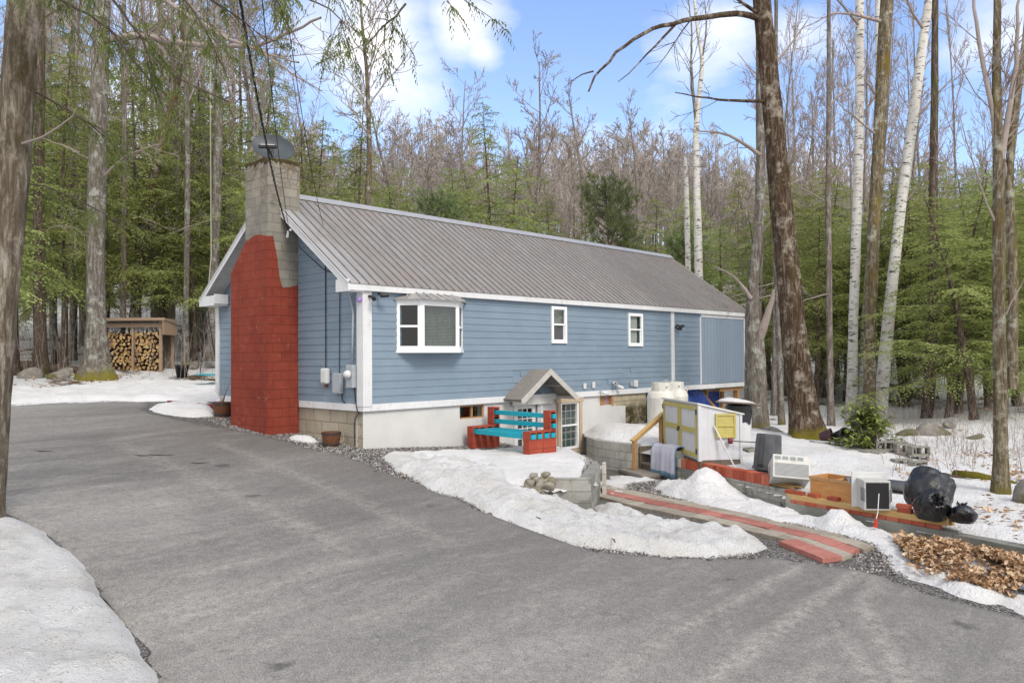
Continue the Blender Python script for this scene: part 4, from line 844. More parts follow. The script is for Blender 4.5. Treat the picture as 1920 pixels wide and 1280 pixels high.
# half barrel planters
def barrel(name,label,x,y,s,group=None):
    z=hz_(x,y)-.01; b=thing(name,label,'planter',(x,y,z),0,group); mb=MB(); mb.lathe([(.15*s,0),(.185*s,.16*s),(.205*s,.32*s),(.185*s,.32*s),(.17*s,.26*s)],22,capt=False); mb.lathe([(0.01,.26*s),(.17*s,.26*s)],22,capb=False,capt=False); mb.build('tub',M['barrel_wood'],b,world=False)
    mb=MB(); mb.lathe([(.167*s,.05*s),(.172*s,.05*s),(.176*s,.085*s),(.17*s,.085*s)],22,capb=False,capt=False); mb.lathe([(.201*s,.27*s),(.209*s,.27*s),(.212*s,.305*s),(.205*s,.305*s)],22,capb=False,capt=False); mb.build('hoop',M['iron'],b,world=False); return b
b=barrel('barrel_planter','small half barrel planter with rope handle by the tan foundation corner',-.35,.62,.95); mb=MB(); mb.tube([(.19,-.05,.30),(.25,-.06,.24),(.25,-.06,.12),(.18,-.05,.08)],.01,6); mb.build('handle',M['rope'],b,world=False)
b=barrel('barrel_planter','dark half barrel planter with bare stems beyond the red chimney',-.32,5.35,1.15); mb=MB(); rr_=random.Random(4)
for i in range(12):
    a=rr_.uniform(0,6.3); mb.tube([(0,0,.25),(.06*math.cos(a),.06*math.sin(a),.5),(.2*math.cos(a),.2*math.sin(a),.65+rr_.random()*.35)],[.005,.004,.002],4)
mb.build('stems',M['wood_old'],b,world=False)
mbp=MB(); q=[P(316,744,21.2)[:2],P(407,742,20.2)[:2]]; mbp.bar((q[0][0],q[0][1],hz_(*q[0])+.06),(q[1][0],q[1][1],hz_(*q[1])+.10),.09,.09); tag(mbp.build('edging_board',M['maroon']),'long dark red board lying at the edge of the driveway behind the house corner','board')
# bench of red blocks with teal slats
bn=thing('garden_bench','red cinder block bench with bright teal wooden slats on the snowy terrace','bench',(3.0,-1.2,-1.02),math.radians(-3.5))
BL=1.98; zb0=-.03
def blockmesh(mb,lo,hi,ax,holes=2,wall=.03):
    "hollow block; ax is the axis the cores run along"
    lo=list(lo);hi=list(hi); long=max([i for i in range(3) if i!=ax],key=lambda i:hi[i]-lo[i]); sh=3-ax-long
    def bx(a,b): mb.box(tuple(a),tuple(b))
    for s_ in (0,1):
        a=lo[:];b=hi[:]
        if s_==0: b[sh]=lo[sh]+wall
        else: a[sh]=hi[sh]-wall
        bx(a,b)
    n_=holes+1; Lg=hi[long]-lo[long]; w_=wall
    for i in range(n_):
        c=lo[long]+i*(Lg-w_)/(n_-1); a=lo[:];b=hi[:]; a[long]=c;b[long]=c+w_; a[sh]=lo[sh]+wall;b[sh]=hi[sh]-wall; bx(a,b)
for y0 in (-BL/2,BL/2-.195):
    for i,(a,b) in enumerate(((-.42,-.025),(-.02,.375))):     # standing lower blocks + course with cores
        mb=MB(); mb.box((a,y0+.004,zb0),(b,y0+.19,.36)); mb.build('base_block',M['red_block'],bn,world=False,bevel=.006)
        mb=MB(); blockmesh(mb,(a,y0,.363),(b,y0+.195,.56),1); mb.build('seat_block',M['red_block'],bn,world=False)
    mb=MB(); blockmesh(mb,(.18,y0,.563),(.375,y0+.195,.96),1); mb.build('back_block',M['red_block'],bn,world=False)
for xx in (-.315,-.125,.08,.27): mb=MB(); mb.box((xx-.06,-BL/2-.05+.195*0+.03,.40),(xx+.06,BL/2+.05-.0,.50)); mb.v=[(x_,min(max(y_,-BL/2-.05),BL/2-.03),z_) for x_,y_,z_ in mb.v]; mb.build('seat_slat',M['teal'],bn,world=False,bevel=.006)
for zz in (.64,.84): mb=MB(); mb.box((.235,-BL/2-.05,zz-.045),(.32,BL/2-.03,zz+.05)); mb.build('back_slat',M['teal'],bn,world=False,bevel=.006)
# planter retaining wall
def wallrun(mb,pts,zt,zb,th,cap=None):
    for i in range(len(pts)-1):
        a=Vector((*pts[i],0)); b=Vector((*pts[i+1],0)); d_=(b-a).normalized(); n_=Vector((d_.y,-d_.x,0))
        zta=zt if not isinstance(zt,(list,tuple)) else zt[i]; ztb=zt if not isinstance(zt,(list,tuple)) else zt[i+1]
        vs=[]
        for c,z_ in ((a,zta),(b,ztb)):
            for o_ in (0,th): vs+= [tuple(c-n_*o_+Vector((0,0,zb))),tuple(c-n_*o_+Vector((0,0,z_)))]
        mb.add(vs,[(0,1,5,4),(2,6,7,3),(1,3,7,5),(0,4,6,2),(0,2,3,1),(4,5,7,6)])
pw=MB(); wallrun(pw,[(2.80,-3.70),(1.22,-4.76)],-1.0,-2.0,.2) 
wallrun(pw,[(1.20,-4.765),(.82,-4.30)],-1.0,-2.0,.2) if False else None
pw=MB(); wallrun(pw,[(1.21,-4.76),(2.80,-3.72)],-1.0,-2.0,-.2) if False else None
pw=MB()
def wallbox(mb,a,b,side,th,zt,zb,ext=0):
    a=Vector((*a,0)); b=Vector((*b,0)); d_=(b-a).normalized(); n_=Vector((-d_.y,d_.x,0))*side; b=b+d_*ext
    mb.prism([(p.x,p.y,zb) for p in (a,b,b+n_*th,a+n_*th)],(0,0,zt-zb)); return mb
wallbox(pw,(.66,-4.10),(1.20,-4.76),1,.2,-.99,-2.0); wallbox(pw,(1.22,-4.74),(2.86,-3.70),1,.2,-1.0,-2.0); wallbox(pw,(2.9,-3.66),(3.5,-3.12),1,.2,-1.05,-2.0); wallbox(pw,(3.52,-3.1),(4.4,-1.4),1,.2,-1.08,-2.0)
wallbox(pw,(.32,-3.93),(.63,-4.28),1,.2,-1.2,-1.9)
rw=tag(pw.build('planter_wall',M['block'],bevel=.006),'angled grey block wall holding up the bench terrace','retaining wall')
tag(wallbox(MB(),(2.88,-3.80),(3.02,-3.72),1,.06,-.98,-1.75).build('concrete_slab',M['pale_block']),'pale upright concrete slab at the corner of the bench terrace wall','slab') 
# field stones beside it
rr_=random.Random(12)
def stone(x,y,z,r,lab,group,mat='stone',name='field_stone',cat='stone',sq=.75,rng=rr_):
    mb=MB(); bm_=[]; n1,n2=10,7
    for j in range(n2+1):
        th=PI*j/n2
        for i in range(n1):
            a=2*PI*i/n1; mb.v.append((r*math.sin(th)*math.cos(a),r*.85*math.sin(th)*math.sin(a),r*sq*math.cos(th)))
    mb.f=[(j*n1+i,(j+1)*n1+i,(j+1)*n1+(i+1)%n1,j*n1+(i+1)%n1) for j in range(n2) for i in range(n1)]; mb.mi=[0]*len(mb.f)
    noisy(mb,r*.5,.9/r,rng.random()*50); o=mb.build(name,M[mat],smooth=True); o.location=(x,y,z); o.rotation_euler=(rng.uniform(-.4,.4),rng.uniform(-.4,.4),rng.uniform(0,6)); return tag(o,lab,cat,group)
for px,py,r in ((994,905,.10),(1004,898,.085),(1012,908,.11),(1022,900,.09),(1028,912,.13),(1006,918,.12),(992,912,.09),(1015,926,.10),(1033,902,.10),(1000,892,.07),(1024,890,.08)):
    w=P(px,py,13.15); stone(w[0],w[1],w[2],r*1.05,'rounded field stone in the little heap beside the bench terrace wall','stones heaped beside the terrace wall')
# curved pale block wall
mb=MB(); pts=[(7.45,.0),(6.75,-.3),(6.30,-.9),(6.12,-1.5),(6.02,-2.1),(6.02,-2.35)]
for a,b in zip(pts[:-1],pts[1:]): wallbox(mb,a,b,1,.2,-1.0,-1.9)
mb.build('x',M['dark']).name='tmp'; bpy.data.objects.remove(bpy.data.objects['tmp'])
tag(mb.build('curved_block_wall',M['pale_block'],bevel=.006),'low curved pale block wall holding the snow mound by the basement window','retaining wall')
# steps
st_=thing('garden_steps','small wooden garden steps with concrete sides between the block walls','steps',(5.8,-2.8,-1.66))
sd_d=np.array([.90,-.44]); sd_n=np.array([.44,.90]); so_=np.array([5.82,-2.93])
def stepbox(u0,u1,v0,v1,z0,z1,mat,name,par=st_,bev=.006):
    ps=[so_+sd_d*u+sd_n*v for u,v in ((u0,v0),(u1,v0),(u1,v1),(u0,v1))]; mb=MB(); mb.prism([(p[0],p[1],z0) for p in ps],(0,0,z1-z0)); return mb.build(name,M[mat],par,bevel=bev)
stepbox(-.50,.02,-.38,.72,-1.62,-1.55,'wood_grey','bottom_landing'); stepbox(-.48,.0,-.36,.70,-1.75,-1.622,'wood_old','landing_frame')
for i,(u,z_) in enumerate(((.02,-1.40),(.30,-1.25),(.58,-1.10))):
    stepbox(u,u+.30,.0,.56,z_-.045,z_,'wood_grey','tread'); stepbox(u+.03,u+.06,.01,.55,z_-.2,z_-.046,'wood_old','riser')
stepbox(.0,.9,.565,.61,-1.7,-1.04,'wood_old','stringer')
rl=thing('stair_handrail','pine wood handrail on two posts beside the garden steps','handrail',(5.9,-2.4,-1.6))
def up(px,py,q): # point on vertical line above q at photo height py
    D=(np.array([q[0],q[1],0])-CAM)@_f; return P(px,py,D)
pa=P(1190,850,18.0); pb=P(1240,800,18.5); A=P(1186,824,18.0); B_=P(1243,777,18.5); A=(pa[0],pa[1],A[2]+.03); B_=(pb[0],pb[1],B_[2])
mb=MB(); mb.box((pa[0]-.045,pa[1]-.045,-1.66),(pa[0]+.045,pa[1]+.045,A[2]-.03)); mb.build('post',M['wood_pine'],rl,bevel=.005)
mb=MB(); mb.box((pb[0]-.045,pb[1]-.045,-1.1),(pb[0]+.045,pb[1]+.045,B_[2]-.06)); mb.build('post',M['wood_pine'],rl,bevel=.005)
mb=MB(); dv=(Vector(B_)-Vector(A)); mb.bar(Vector(A)-dv*.10,Vector(B_)+dv*.08,.11,.04); mb.bar(Vector(A)-dv*.06-Vector((0,0,.062)),Vector(B_)+dv*.05-Vector((0,0,.062)),.035,.085); mb.build('rail',M['wood_fresh'],rl,bevel=.004)
# retaining wall to the right
wd=np.array([4.32,-6.90])-np.array([5.85,-3.68]); wd/=np.linalg.norm(wd); wn2=np.array([-wd[1],wd[0]]); 
mb=MB(); wallbox(mb,(5.72,-3.30),(4.32,-6.85),1,.22,-1.35,-1.95); wr=tag(mb.build('block_retaining_wall',M['block'],bevel=.006),'grey block retaining wall below the brick row and white storage shed','retaining wall')
mb=MB(); wallbox(mb,(3.97,-6.90),(3.33,-9.68),1,.24,-1.50,-2.1); wallbox(mb,(3.327,-9.69),(2.78,-11.4),1,.24,-1.52,-2.2); wallbox(mb,(2.776,-11.41),(2.2,-13.2),1,.24,-1.55,-2.3); wallbox(mb,(4.33,-6.862),(3.98,-6.89),1,.2,-1.40,-2.1)
tag(mb.build('concrete_retaining_wall',simple('stained_concrete',(.20,.205,.185),.4,2.2,.9,.1,bump=.01)),'low grey concrete wall under the lumber and bags running out of view at right','retaining wall')
def W1(s,o=0): # along first wall, s metres from its near-house end, o inward
    p=np.array([5.72,-3.30])+wd1*s+wn1*o; return p
wd1=np.array([4.32,-6.85])-np.array([5.72,-3.30]); wd1/=np.linalg.norm(wd1); wn1=np.array([-wd1[1],wd1[0]])
wd2=np.array([3.33,-9.68])-np.array([3.97,-6.90]); wd2/=np.linalg.norm(wd2); wn2=np.array([-wd2[1],wd2[0]])
def W2(s,o=0): return np.array([3.97,-6.90])+wd2*s+wn2*o
ang1=math.atan2(wd1[1],wd1[0]); ang2=math.atan2(wd2[1],wd2[0])
# brick proto
mb=MB(); mb.box((-.0475,-.1,0),(.0475,.1,.19)); brick0=mb.build('brick',M['brick'],bevel=.004); brick0.rotation_euler.z=ang1
rr_=random.Random(6); s_=.62; first=True
while s_<3.2:
    o=brick0 if first else brick0.copy()
    if not first: col.objects.link(o)
    first=False; p=W1(s_,.11+rr_.uniform(-.008,.008)); o.location=(p[0],p[1],-1.349+.0); o.rotation_euler=(0,0,ang1+rr_.uniform(-.03,.03)); o.scale=(1,1,rr_.uniform(.97,1.03)); tag(o,'red brick standing on edge in the long row on top of the block wall','brick','bricks standing in a row on the block wall'); s_+=.0985
p=W1(.50,.11); mb=MB(); mb.box((-.09,-.1,0),(.09,.1,.19)); o=mb.build('pale_block_piece',M['pale_block'],bevel=.008); o.location=(p[0],p[1],-1.349); o.rotation_euler.z=ang1; tag(o,'pale concrete block piece at the left end of the brick row','block')
# lumber on flat bricks
tim=MB(); tim.box((-.03,-.045,0),(2.72,.045,.09)); o=tim.build('timber_beam',M['wood_fresh'],bevel=.004); p=W2(.02,.08); o.location=(p[0],p[1],-1.436); o.rotation_euler.z=ang2; tag(o,'long yellow timber beam lying on bricks, outermost on the concrete wall','beam')
o2=o.copy(); col.objects.link(o2); p=W2(.05,.19); o2.location=(p[0],p[1],-1.437); tag(o2,'long yellow timber beam lying just behind the front beam','beam')
flat=MB(); flat.box((-.1,-.05,0),(.1,.05,.062)); fb0=flat.build('brick',M['brick'],bevel=.004); s_=.06; first=True
while s_<2.72:
    o=fb0 if first else fb0.copy()
    if not first: col.objects.link(o)
    first=False; p=W2(s_,.075+rr_.uniform(-.006,.006)); o.location=(p[0],p[1],-1.499); o.rotation_euler=(0,0,ang2+rr_.uniform(-.02,.02)); tag(o,'red brick laid flat under the yellow timber beam','brick','bricks laid flat under the timber'); s_+=.207
for s_,lab in ((.04,'red brick at the far left end of the timber, first of the loose ones'),(.20,'loose red brick second from the left on the timber beam'),(.50,'loose red brick before the left end of the tan cabinet'),(.88,'loose red brick on the timber before the middle of the cabinet'),(1.34,'loose red brick on the timber before the right end of the cabinet'),(2.08,'upper red brick stacked on the timber right of the upright air conditioner'),(2.58,'red brick at the right end of the timber beam')):
    o=fb0.copy(); col.objects.link(o); p=W2(s_,.09); o.location=(p[0],p[1],-1.345+(.063 if s_==2.08 else 0)); o.rotation_euler=(0,0,ang2+rr_.uniform(-.25,.25)); tag(o,lab,'brick'); o['group']='loose bricks on the timber beam'
o=fb0.copy(); col.objects.link(o); p=W2(2.1,.09); o.location=(p[0],p[1],-1.345); o.rotation_euler=(0,0,ang2+.1); tag(o,'lower red brick under another on the timber right of the upright air conditioner','brick','loose bricks on the timber beam')
# towel over the wall
tw_=MB(); nu,nv=26,22; rr_=random.Random(2); 
for j in range(nv+1):
    for i in range(nu+1):
        u=i/nu; v=j/nv; s_=-.42+u*.90
        prof_=[(.36,-1.06),(.26,-1.0),(.10,-.965),(.0,-.99),(-.05,-1.12),(-.065,-1.62)]
        t_=v*(len(prof_)-1); k_=min(int(t_),len(prof_)-2); f_=t_-k_; o_=prof_[k_][0]*(1-f_)+prof_[k_+1][0]*f_; z_=prof_[k_][1]*(1-f_)+prof_[k_+1][1]*f_
        hang=max(0,(v-.6)/.4); o_-=hang*(.02*math.sin(u*15+.5)+.015*math.sin(u*31)); z_-=.05*hang*math.sin(u*2.5)+.02*math.sin(u*9)*hang; z_-=.02*math.sin(u*7)*(1-hang)
        p=W1(s_+.02*hang*math.sin(v*9),o_); tw_.v.append((p[0],p[1],z_+.06))
for j in range(nv):
    for i in range(nu): tw_.cur=1 if (i in(0,nu-1) or j==nv-1) else 0; tw_.f.append((j*(nu+1)+i,j*(nu+1)+i+1,(j+1)*(nu+1)+i+1,(j+1)*(nu+1)+i)); tw_.mi.append(tw_.cur)
o=tw_.build('towel',[M['towel'],M['towel_edge']],smooth=True); sm=o.modifiers.new('t','SOLIDIFY'); sm.thickness=.012; tag(o,'pale lavender towel with blue edge hung over the wall by the steps','towel')
# raised slab the towel lies on, left end of wall
mb=MB(); p=[W1(-.45,.02),W1(.42,.02),W1(.42,.42),W1(-.45,.42)]; mb.prism([(q[0],q[1],-1.95) for q in p],(0,0,.95)); tag(mb.build('wall_pier',M['pale_block']),'pale concrete end of the wall beneath the hanging towel','retaining wall')
# storage shed
FL=np.array([6.56,-2.77]); FR=np.array([5.20,-4.50]); sdx=(FL-FR)/np.linalg.norm(FL-FR); sdy=np.array([sdx[1],-sdx[0]])
sh=thing('storage_shed','small white storage shed with yellow trimmed double doors and sloping roof','shed',(FR[0],FR[1],-1.14),math.atan2(sdx[1],sdx[0]))
SLn=float(np.linalg.norm(FL-FR)); SD=.92; h1=1.19; h0=.98   # local: x along the front, y = -depth
mb=MB(); mb.box((0.0,-SD,.04),(SLn,-SD+.03,h0)); mb.prism([(0,0,.04),(0,-SD,.04),(0,-SD,h0),(0,0,h1)],(.025,0,0)); mb.prism([(SLn-.025,0,.04),(SLn-.025,-SD,.04),(SLn-.025,-SD,h0),(SLn-.025,0,h1)],(.025,0,0)); mb.box((.03,-.03,.04),(SLn-.03,.0,h1))
for i in range(1,5):
    y_=-SD*i/5; mb.box((-.004,y_-.004,.05),(.0,y_+.004,h0+(h1-h0)*(1-i/5)))
mb.build('wall',M['shed_white'],sh,world=False)
mb=MB(); mb.prism([(-.04,.05,h1+.012),(-.04,-SD-.05,h0-.012),(-.04,-SD-.05,h0+.02),(-.04,.05,h1+.045)],(SLn+.08,0,0)); mb.build('roof',M['dirty_white'],sh,world=False)
for k_,(a,b) in enumerate(((.07,SLn/2-.005),(SLn/2+.005,SLn-.05))):
    mb=MB(); t_=.09; sash(mb,a,b,.09,h1-.03,.018,.04,t_); mb.box((a+t_,.018,.58),(b-t_,.038,.69)); dd=mb.build('door',M['shed_yellow'],sh,world=False,bevel=.003)
    mb=MB(); mb.box((a+.01,.001,.1),(b-.01,.017,h1-.04)); mb.build('door_panel',M['shed_white'],dd,world=False)
    mb=MB(); xh=a-.02 if k_==0 else b-.03
    for zz in (.16,.98): mb.box((xh,.041,zz),(xh+.06,.05,zz+.11))
    mb.build('hinge',M['iron'],dd,world=False)
mb=MB(); mb.box((SLn/2-.05,.041,.60),(SLn/2+.04,.07,.66)); mb.tube([(SLn/2,.07,.62),(SLn/2,.075,.56)],.02,8); mb.build('latch',M['iron'],sh,world=False)
mb=MB(); mb.box((-.02,-.045,.02),(.055,.03,h1)); mb.box((-.022,-SD-.01,.02),(.0,-SD+.04,h0)); mb.build('corner_trim',M['shed_white'],sh,world=False)
mb=MB(); ws=[(-.03,-.36),(-.03,-.78)]
yy0,yy1,zz0,zz1=-.78,-.34,.50,1.0
for a,b,c,d_ in ((yy0,yy1,zz0,zz0+.04),(yy0,yy1,zz1-.04,zz1),(yy0,yy0+.04,zz0+.04,zz1-.04),(yy1-.04,yy1,zz0+.04,zz1-.04),(yy0+.04,yy1-.04,.735,.765)): mb.box((-.05,a,c),(-.005,b,d_))
sp_=mb.build('shutter',M['shed_yellow'],sh,world=False); mb=MB(); mb.box((-.03,yy0+.03,zz0+.03),(-.006,yy1-.03,zz1-.03)); mb.build('shutter_panel',M['shed_yellow'],sp_,world=False)
mb=MB(); mb.box((0.02,-SD+.02,-.26),(SLn-.02,-.02,.038)); mb.build('skid',M['wood_old'],sh,world=False)
# white stick, dark rod leaning
q=FR+sdy*.30-sdx*.04; q2=FR+sdy*.62-sdx*.30
tag(MB().tube([(q[0],q[1],-.38),(q2[0],q2[1],-1.2)],.016,8).build('white_pole',M['plastic_white']),'thin white pole leaning against the side of the storage shed','pole')
q=FR+sdy*.62-sdx*.10; q2=FR+sdy*1.35-sdx*.25
o=thing('plunger_tool','dark rod with a small maroon head sticking out beside the storage shed','tool',(q[0],q[1],-.74)); MB().tube([(q[0],q[1],-.70),(q2[0],q2[1],-.74)],.010,6).build('shaft',M['iron'],o); MB().tube([(q[0]-.02,q[1]+.02,-.70),(q[0]+.03,q[1]-.03,-.70)],.06,10).build('head',M['maroon'],o)
# propane tanks
def tank(x,y,z,lab):
    t_=thing('propane_tank',lab,'gas tank',(x,y,z),.3,'white propane tanks by the house'); mb=MB(); R_=.385
    mb.lathe([(.30,.04),(R_*.97,.08),(R_,.14),(R_,.86),(R_*1.008,.87),(R_*1.008,.885),(R_,.89),(R_*.97,.96),(R_*.85,1.03),(R_*.6,1.075),(.02,1.09)],36,capt=False); mb.build('vessel',M['tank'],t_,world=False,smooth=True)
    mb=MB(); K=28
    for i in range(K):
        a=2*PI*i/K; b=2*PI*(i+1)/K; am=((a+b)/2)%(2*PI)
        holes=[3.9,4.75,.6,2.2]; z0_=1.05
        for h_ in (0,1):
            if h_==0 and any(abs(am-hh_)<.14 for hh_ in holes):
                for za,zb in ((1.05,1.12),(1.19,1.28)): mb.quad((.27*math.cos(a),.27*math.sin(a),za),(.27*math.cos(b),.27*math.sin(b),za),(.27*math.cos(b),.27*math.sin(b),zb),(.27*math.cos(a),.27*math.sin(a),zb))
            elif h_==0: mb.quad((.27*math.cos(a),.27*math.sin(a),1.03),(.27*math.cos(b),.27*math.sin(b),1.03),(.27*math.cos(b),.27*math.sin(b),1.28),(.27*math.cos(a),.27*math.sin(a),1.28))
    c_=mb.build('collar',M['tank'],t_,world=False); sm=c_.modifiers.new('t','SOLIDIFY'); sm.thickness=.012
    mb=MB(); mb.tube([(0,0,1.08),(0,0,1.2)],.035,8); mb.tube([(0,0,1.16),(-.12,-.04,1.17)],.02,8); mb.build('valve',M['iron'],t_,world=False)
    mb=MB(); mb.lathe([(.29,0),(.29,.05)],28); mb.build('foot_ring',M['iron'],t_,world=False)
    for a in (math.radians(125),math.radians(-60)): mb=MB(); c=Vector((.33*math.cos(a),.33*math.sin(a),1.04)); mb.tube([c+Vector((.05*math.cos(q)*math.cos(a),.05*math.cos(q)*math.sin(a),.05*math.sin(q))) for q in [2*PI*i/10 for i in range(11)]],.012,6); mb.build('lifting_ring',M['tank'],t_,world=False)
    return t_
a=P(1241,800,20.9); tank(a[0],a[1],-.92,'rusty white propane tank, nearer of the pair beside the stained block wall')
a=P(1264,800,21.5); tank(a[0],a[1],-.92,'white propane tank right behind the other one above the storage shed roof')
tag(MB().tube([P(1239,722,20.9),P(1242,715,21.0),P(1250,712,21.2),P(1256,716,21.3),P(1260,722,21.4)],.014,6).build('gas_pigtail',M['grey_box']),'short grey gas hose looping between the tops of the propane tanks','hose')
# tarp + crates under house
tg=MB(); rr_=random.Random(3); A=[]; n=26; mrow=14
for j in range(mrow+1):
    for i in range(n+1):
        u=i/n; v=j/mrow; x_=10.3+u*(4.3+.9*0); top=-.03; 
        xe=10.3+u*(3.0+1.25*v); z_=top-(v*1.05); y_=.25-.22*v+.05*math.sin(u*23+v*2)+.04*math.sin(u*11-v*5)+.05*v*math.sin(u*40)
        tg.v.append((xe,y_,z_))
tg.f=[(j*(n+1)+i,j*(n+1)+i+1,(j+1)*(n+1)+i+1,(j+1)*(n+1)+i) for j in range(mrow) for i in range(n)]; tg.mi=[0]*len(tg.f)
o=tg.build('tarp',M['tarp'],smooth=True); o.modifiers.new('t','SOLIDIFY').thickness=.01; tag(o,'wrinkled dark blue tarp hanging under the raised end of the house','tarp')
cs=thing('storage_rack','wooden rack with a blue sheet under the far end of the house','rack',(15,1,-1.05))
mb=MB(); mb.box((14.3,.5,-1.05),(14.4,.6,-.1)); mb.box((15.35,.5,-1.05),(15.5,.6,-.12)); mb.box((14.2,.45,-.14),(15.6,.65,-.08)); mb.bar((14.0,.5,-.2),(15.2,.5,-.95),.09,.09); mb.build('frame',M['wood_pine'],cs); mb=MB(); mb.box((14.41,.6,-1.0),(15.34,.62,-.15)); mb.build('sheet',M['tarp'],cs)
for i,(px,py,D,s_) in enumerate(((1372,775,22.5,.16),(1384,768,23,.13),(1362,783,22,.12),(1396,776,22.6,.11))):
    w=P(px,py,D); stone(w[0],w[1],w[2],s_*1.2,'pale grey crumpled plastic bag in the junk heap beyond the white bin','crumpled bags by the raised house end',mat='paver_grey' if i%2 else 'snow',name='plastic_bag',cat='bag',sq=.6)
# white drum on cinder blocks with black liner and board
bx,by=P(1385,850,17.6)[:2]; zb=-1.0
dm=thing('white_drum','tall round white drum standing on cinder blocks behind the storage shed','drum',(bx,by,zb)); mb=MB(); mb.lathe([(.24,0),(.275,.03),(.285,.10),(.285,.90),(.275,.93)],36); mb.build('body',M['plastic_white'],dm,world=False,smooth=True)
lm=MB(); K=36
for j in range(6):
    for i in range(K):
        a=2*PI*i/K; hang=(.16+.16*math.sin(a*1.0+3.6)+.10*math.sin(a*3+1)+.05*math.sin(a*7)) ; hang=max(hang,.06); r_=.288+.012*math.sin(a*9+j)*(j/5)+.01*(j/5); lm.v.append((r_*math.cos(a),r_*math.sin(a),.95-hang*j/5))
lm.f=[(j*K+i,j*K+(i+1)%K,(j+1)*K+(i+1)%K,(j+1)*K+i) for j in range(5) for i in range(K)]; lm.mi=[0]*len(lm.f)
o=lm.build('bin_liner',M['bag'],smooth=True); o.location=(bx,by,zb); tag(o,'black plastic liner hanging over the rim of the white drum','bin liner')
mb=MB(); mb.box((-.62,-.42,0),(.58,.36,.03),rot=(.05,.10,.3)); noisy(mb,.01,2); o=mb.build('cover_board',M['wood_old']); o.location=(bx+.0,by+.0,zb+.97); tag(o,'weathered board lying across the top of the white drum','board')
mb=MB(); n1=20
mb.lathe([(.01,.10),(.2,.09),(.36,.05),(.44,0)][::-1],n1,capb=False,capt=False); noisy(mb,.03,3); o=mb.build('snow_cap',M['snow'],smooth=True); o.location=(bx-.05,by,zb+1.0); o.rotation_euler=(.05,.10,0); tag(o,'snow lying on the board over the white drum',kind='structure')
# cinder blocks
mb=MB(); blockmesh(mb,(-.2,-.0975,0),(.2,.0975,.19),2,2); cb0=mb.build('cinder_block',M['cinder'],bevel=.004); first=True
def cinder(x,y,z,rz,rx,lab,grp):
    global first
    o=cb0 if first else cb0.copy()
    if not first: col.objects.link(o)
    first=False; o.location=(x,y,z); o.rotation_euler=(rx,0,rz); return tag(o,lab,'cinder block',grp)
cinder(bx-.16,by-.2,-1.0-.095-.005,1.0,PI/2,'mossy cinder block with open cores under the left of the white drum',None); cinder(bx+.16,by-.1,-1.1,1.0,PI/2,'cinder block with open cores under the right of the white drum',None)
for o_ in (cb0,): pass
rr_=random.Random(5)
for sx_,(px,D,n,gr) in enumerate(((1622,17.6,1,'far'),(1640,17.4,1,'far'),(1658,17.8,2,'far'),(1675,17.9,2,'n'),(1697,17.5,2,'n'),(1716,17.2,2,'n'),(1688,16.5,1,'n'),(1712,16.3,1,'n'))):
    w=P(px,880,D); zz=hz_(w[0],w[1])+.06
    for k_ in range(n):
        cinder(w[0]+rr_.uniform(-.05,.05),w[1]+rr_.uniform(-.05,.05),zz+.0+k_*.19,YAW-PI/2+rr_.uniform(-.5,.5)+.3,PI/2,'grey hollow cinder block in the untidy stacks beside the evergreen shrub','cinder blocks in untidy stacks')
# upside down trash can
tx,ty=5.55,-5.80; tz=-1.2
tc_=thing('trash_can','dark grey ribbed trash can standing upside down behind the brick row','trash can',(tx,ty,tz)); mb=MB(); K=40; prof=[(.285,0),(.29,.05),(.262,.055),(.255,.3),(.235,.68),(.225,.70),(.19,.70)]
for r_,z_ in prof:
    for i in range(K):
        a=2*PI*i/K; rib=1+(.035*(1 if math.sin(a*6)>0 else -1) if z_>.05 and z_<.69 else 0); mb.v.append((r_*rib*math.cos(a),r_*rib*math.sin(a),z_))
mb.f=[(j*K+i,j*K+(i+1)%K,(j+1)*K+(i+1)%K,(j+1)*K+i) for j in range(len(prof)-1) for i in range(K)]+[tuple(range((len(prof)-1)*K,len(prof)*K))]; mb.mi=[0]*len(mb.f); o=mb.build('body',M['trash'],tc_,world=False); o.rotation_euler=(math.radians(2),math.radians(5),0)
mb=MB(); mb.box((-.30,-.05,.09),(-.26,.05,.13)); mb.build('handle',M['black_plastic'],tc_,world=False)
# air conditioners
def ac(name,lab,loc,rot,w=.56,d=.52,h=.38,panel=False):
    t_=thing(name,lab,'air conditioner',loc); t_.rotation_euler=rot
    mb=MB(); mb.box((-w/2,-d/2,0),(w/2,d/2,h)); mb.build('case',M['ac_case'],t_,world=False,bevel=.012)
    mb=MB(); mb.box((-w/2-.005,-d/2-.05,-.005),(w/2+.005,-d/2-.001,h+.005)); f_=mb.build('front_panel',M['ac_white'],t_,world=False,bevel=.012)
    mb=MB()
    for i in range(11): mb.box((-w/2+.03,-d/2-.056,.03+i*.022),(w/2-.03,-d/2-.0505,.042+i*.022))
    for i in range(4): mb.box((-w/2+.03+i*.13,-d/2-.056,h-.09),(-w/2+.13+i*.13,-d/2-.0505,h-.03))
    mb.build('louvres',M['ac_grille'],f_,world=False)
    mb=MB()
    for s_ in (-1,1):
        for i in range(9): mb.box((s_*(w/2)-.004,.02+i*.022,h*.3),(s_*(w/2)+.004,.03+i*.022,h*.75))
    mb.build('side_vents',M['ac_grille'],t_,world=False)
    mb=MB(); mb.box((-w/2+.03,d/2-.002,.03),(w/2-.03,d/2+.006,h-.03)); mb.build('rear_grille',M['dark'] if panel else M['ac_grille'],t_,world=False)
    return t_
ac('air_conditioner','window air conditioner tipped back on its side edge at the end of the brick row',(4.62,-6.66,-1.27),(math.radians(-24),math.radians(4),math.radians(-58)),w=.64,d=.62,h=.42)
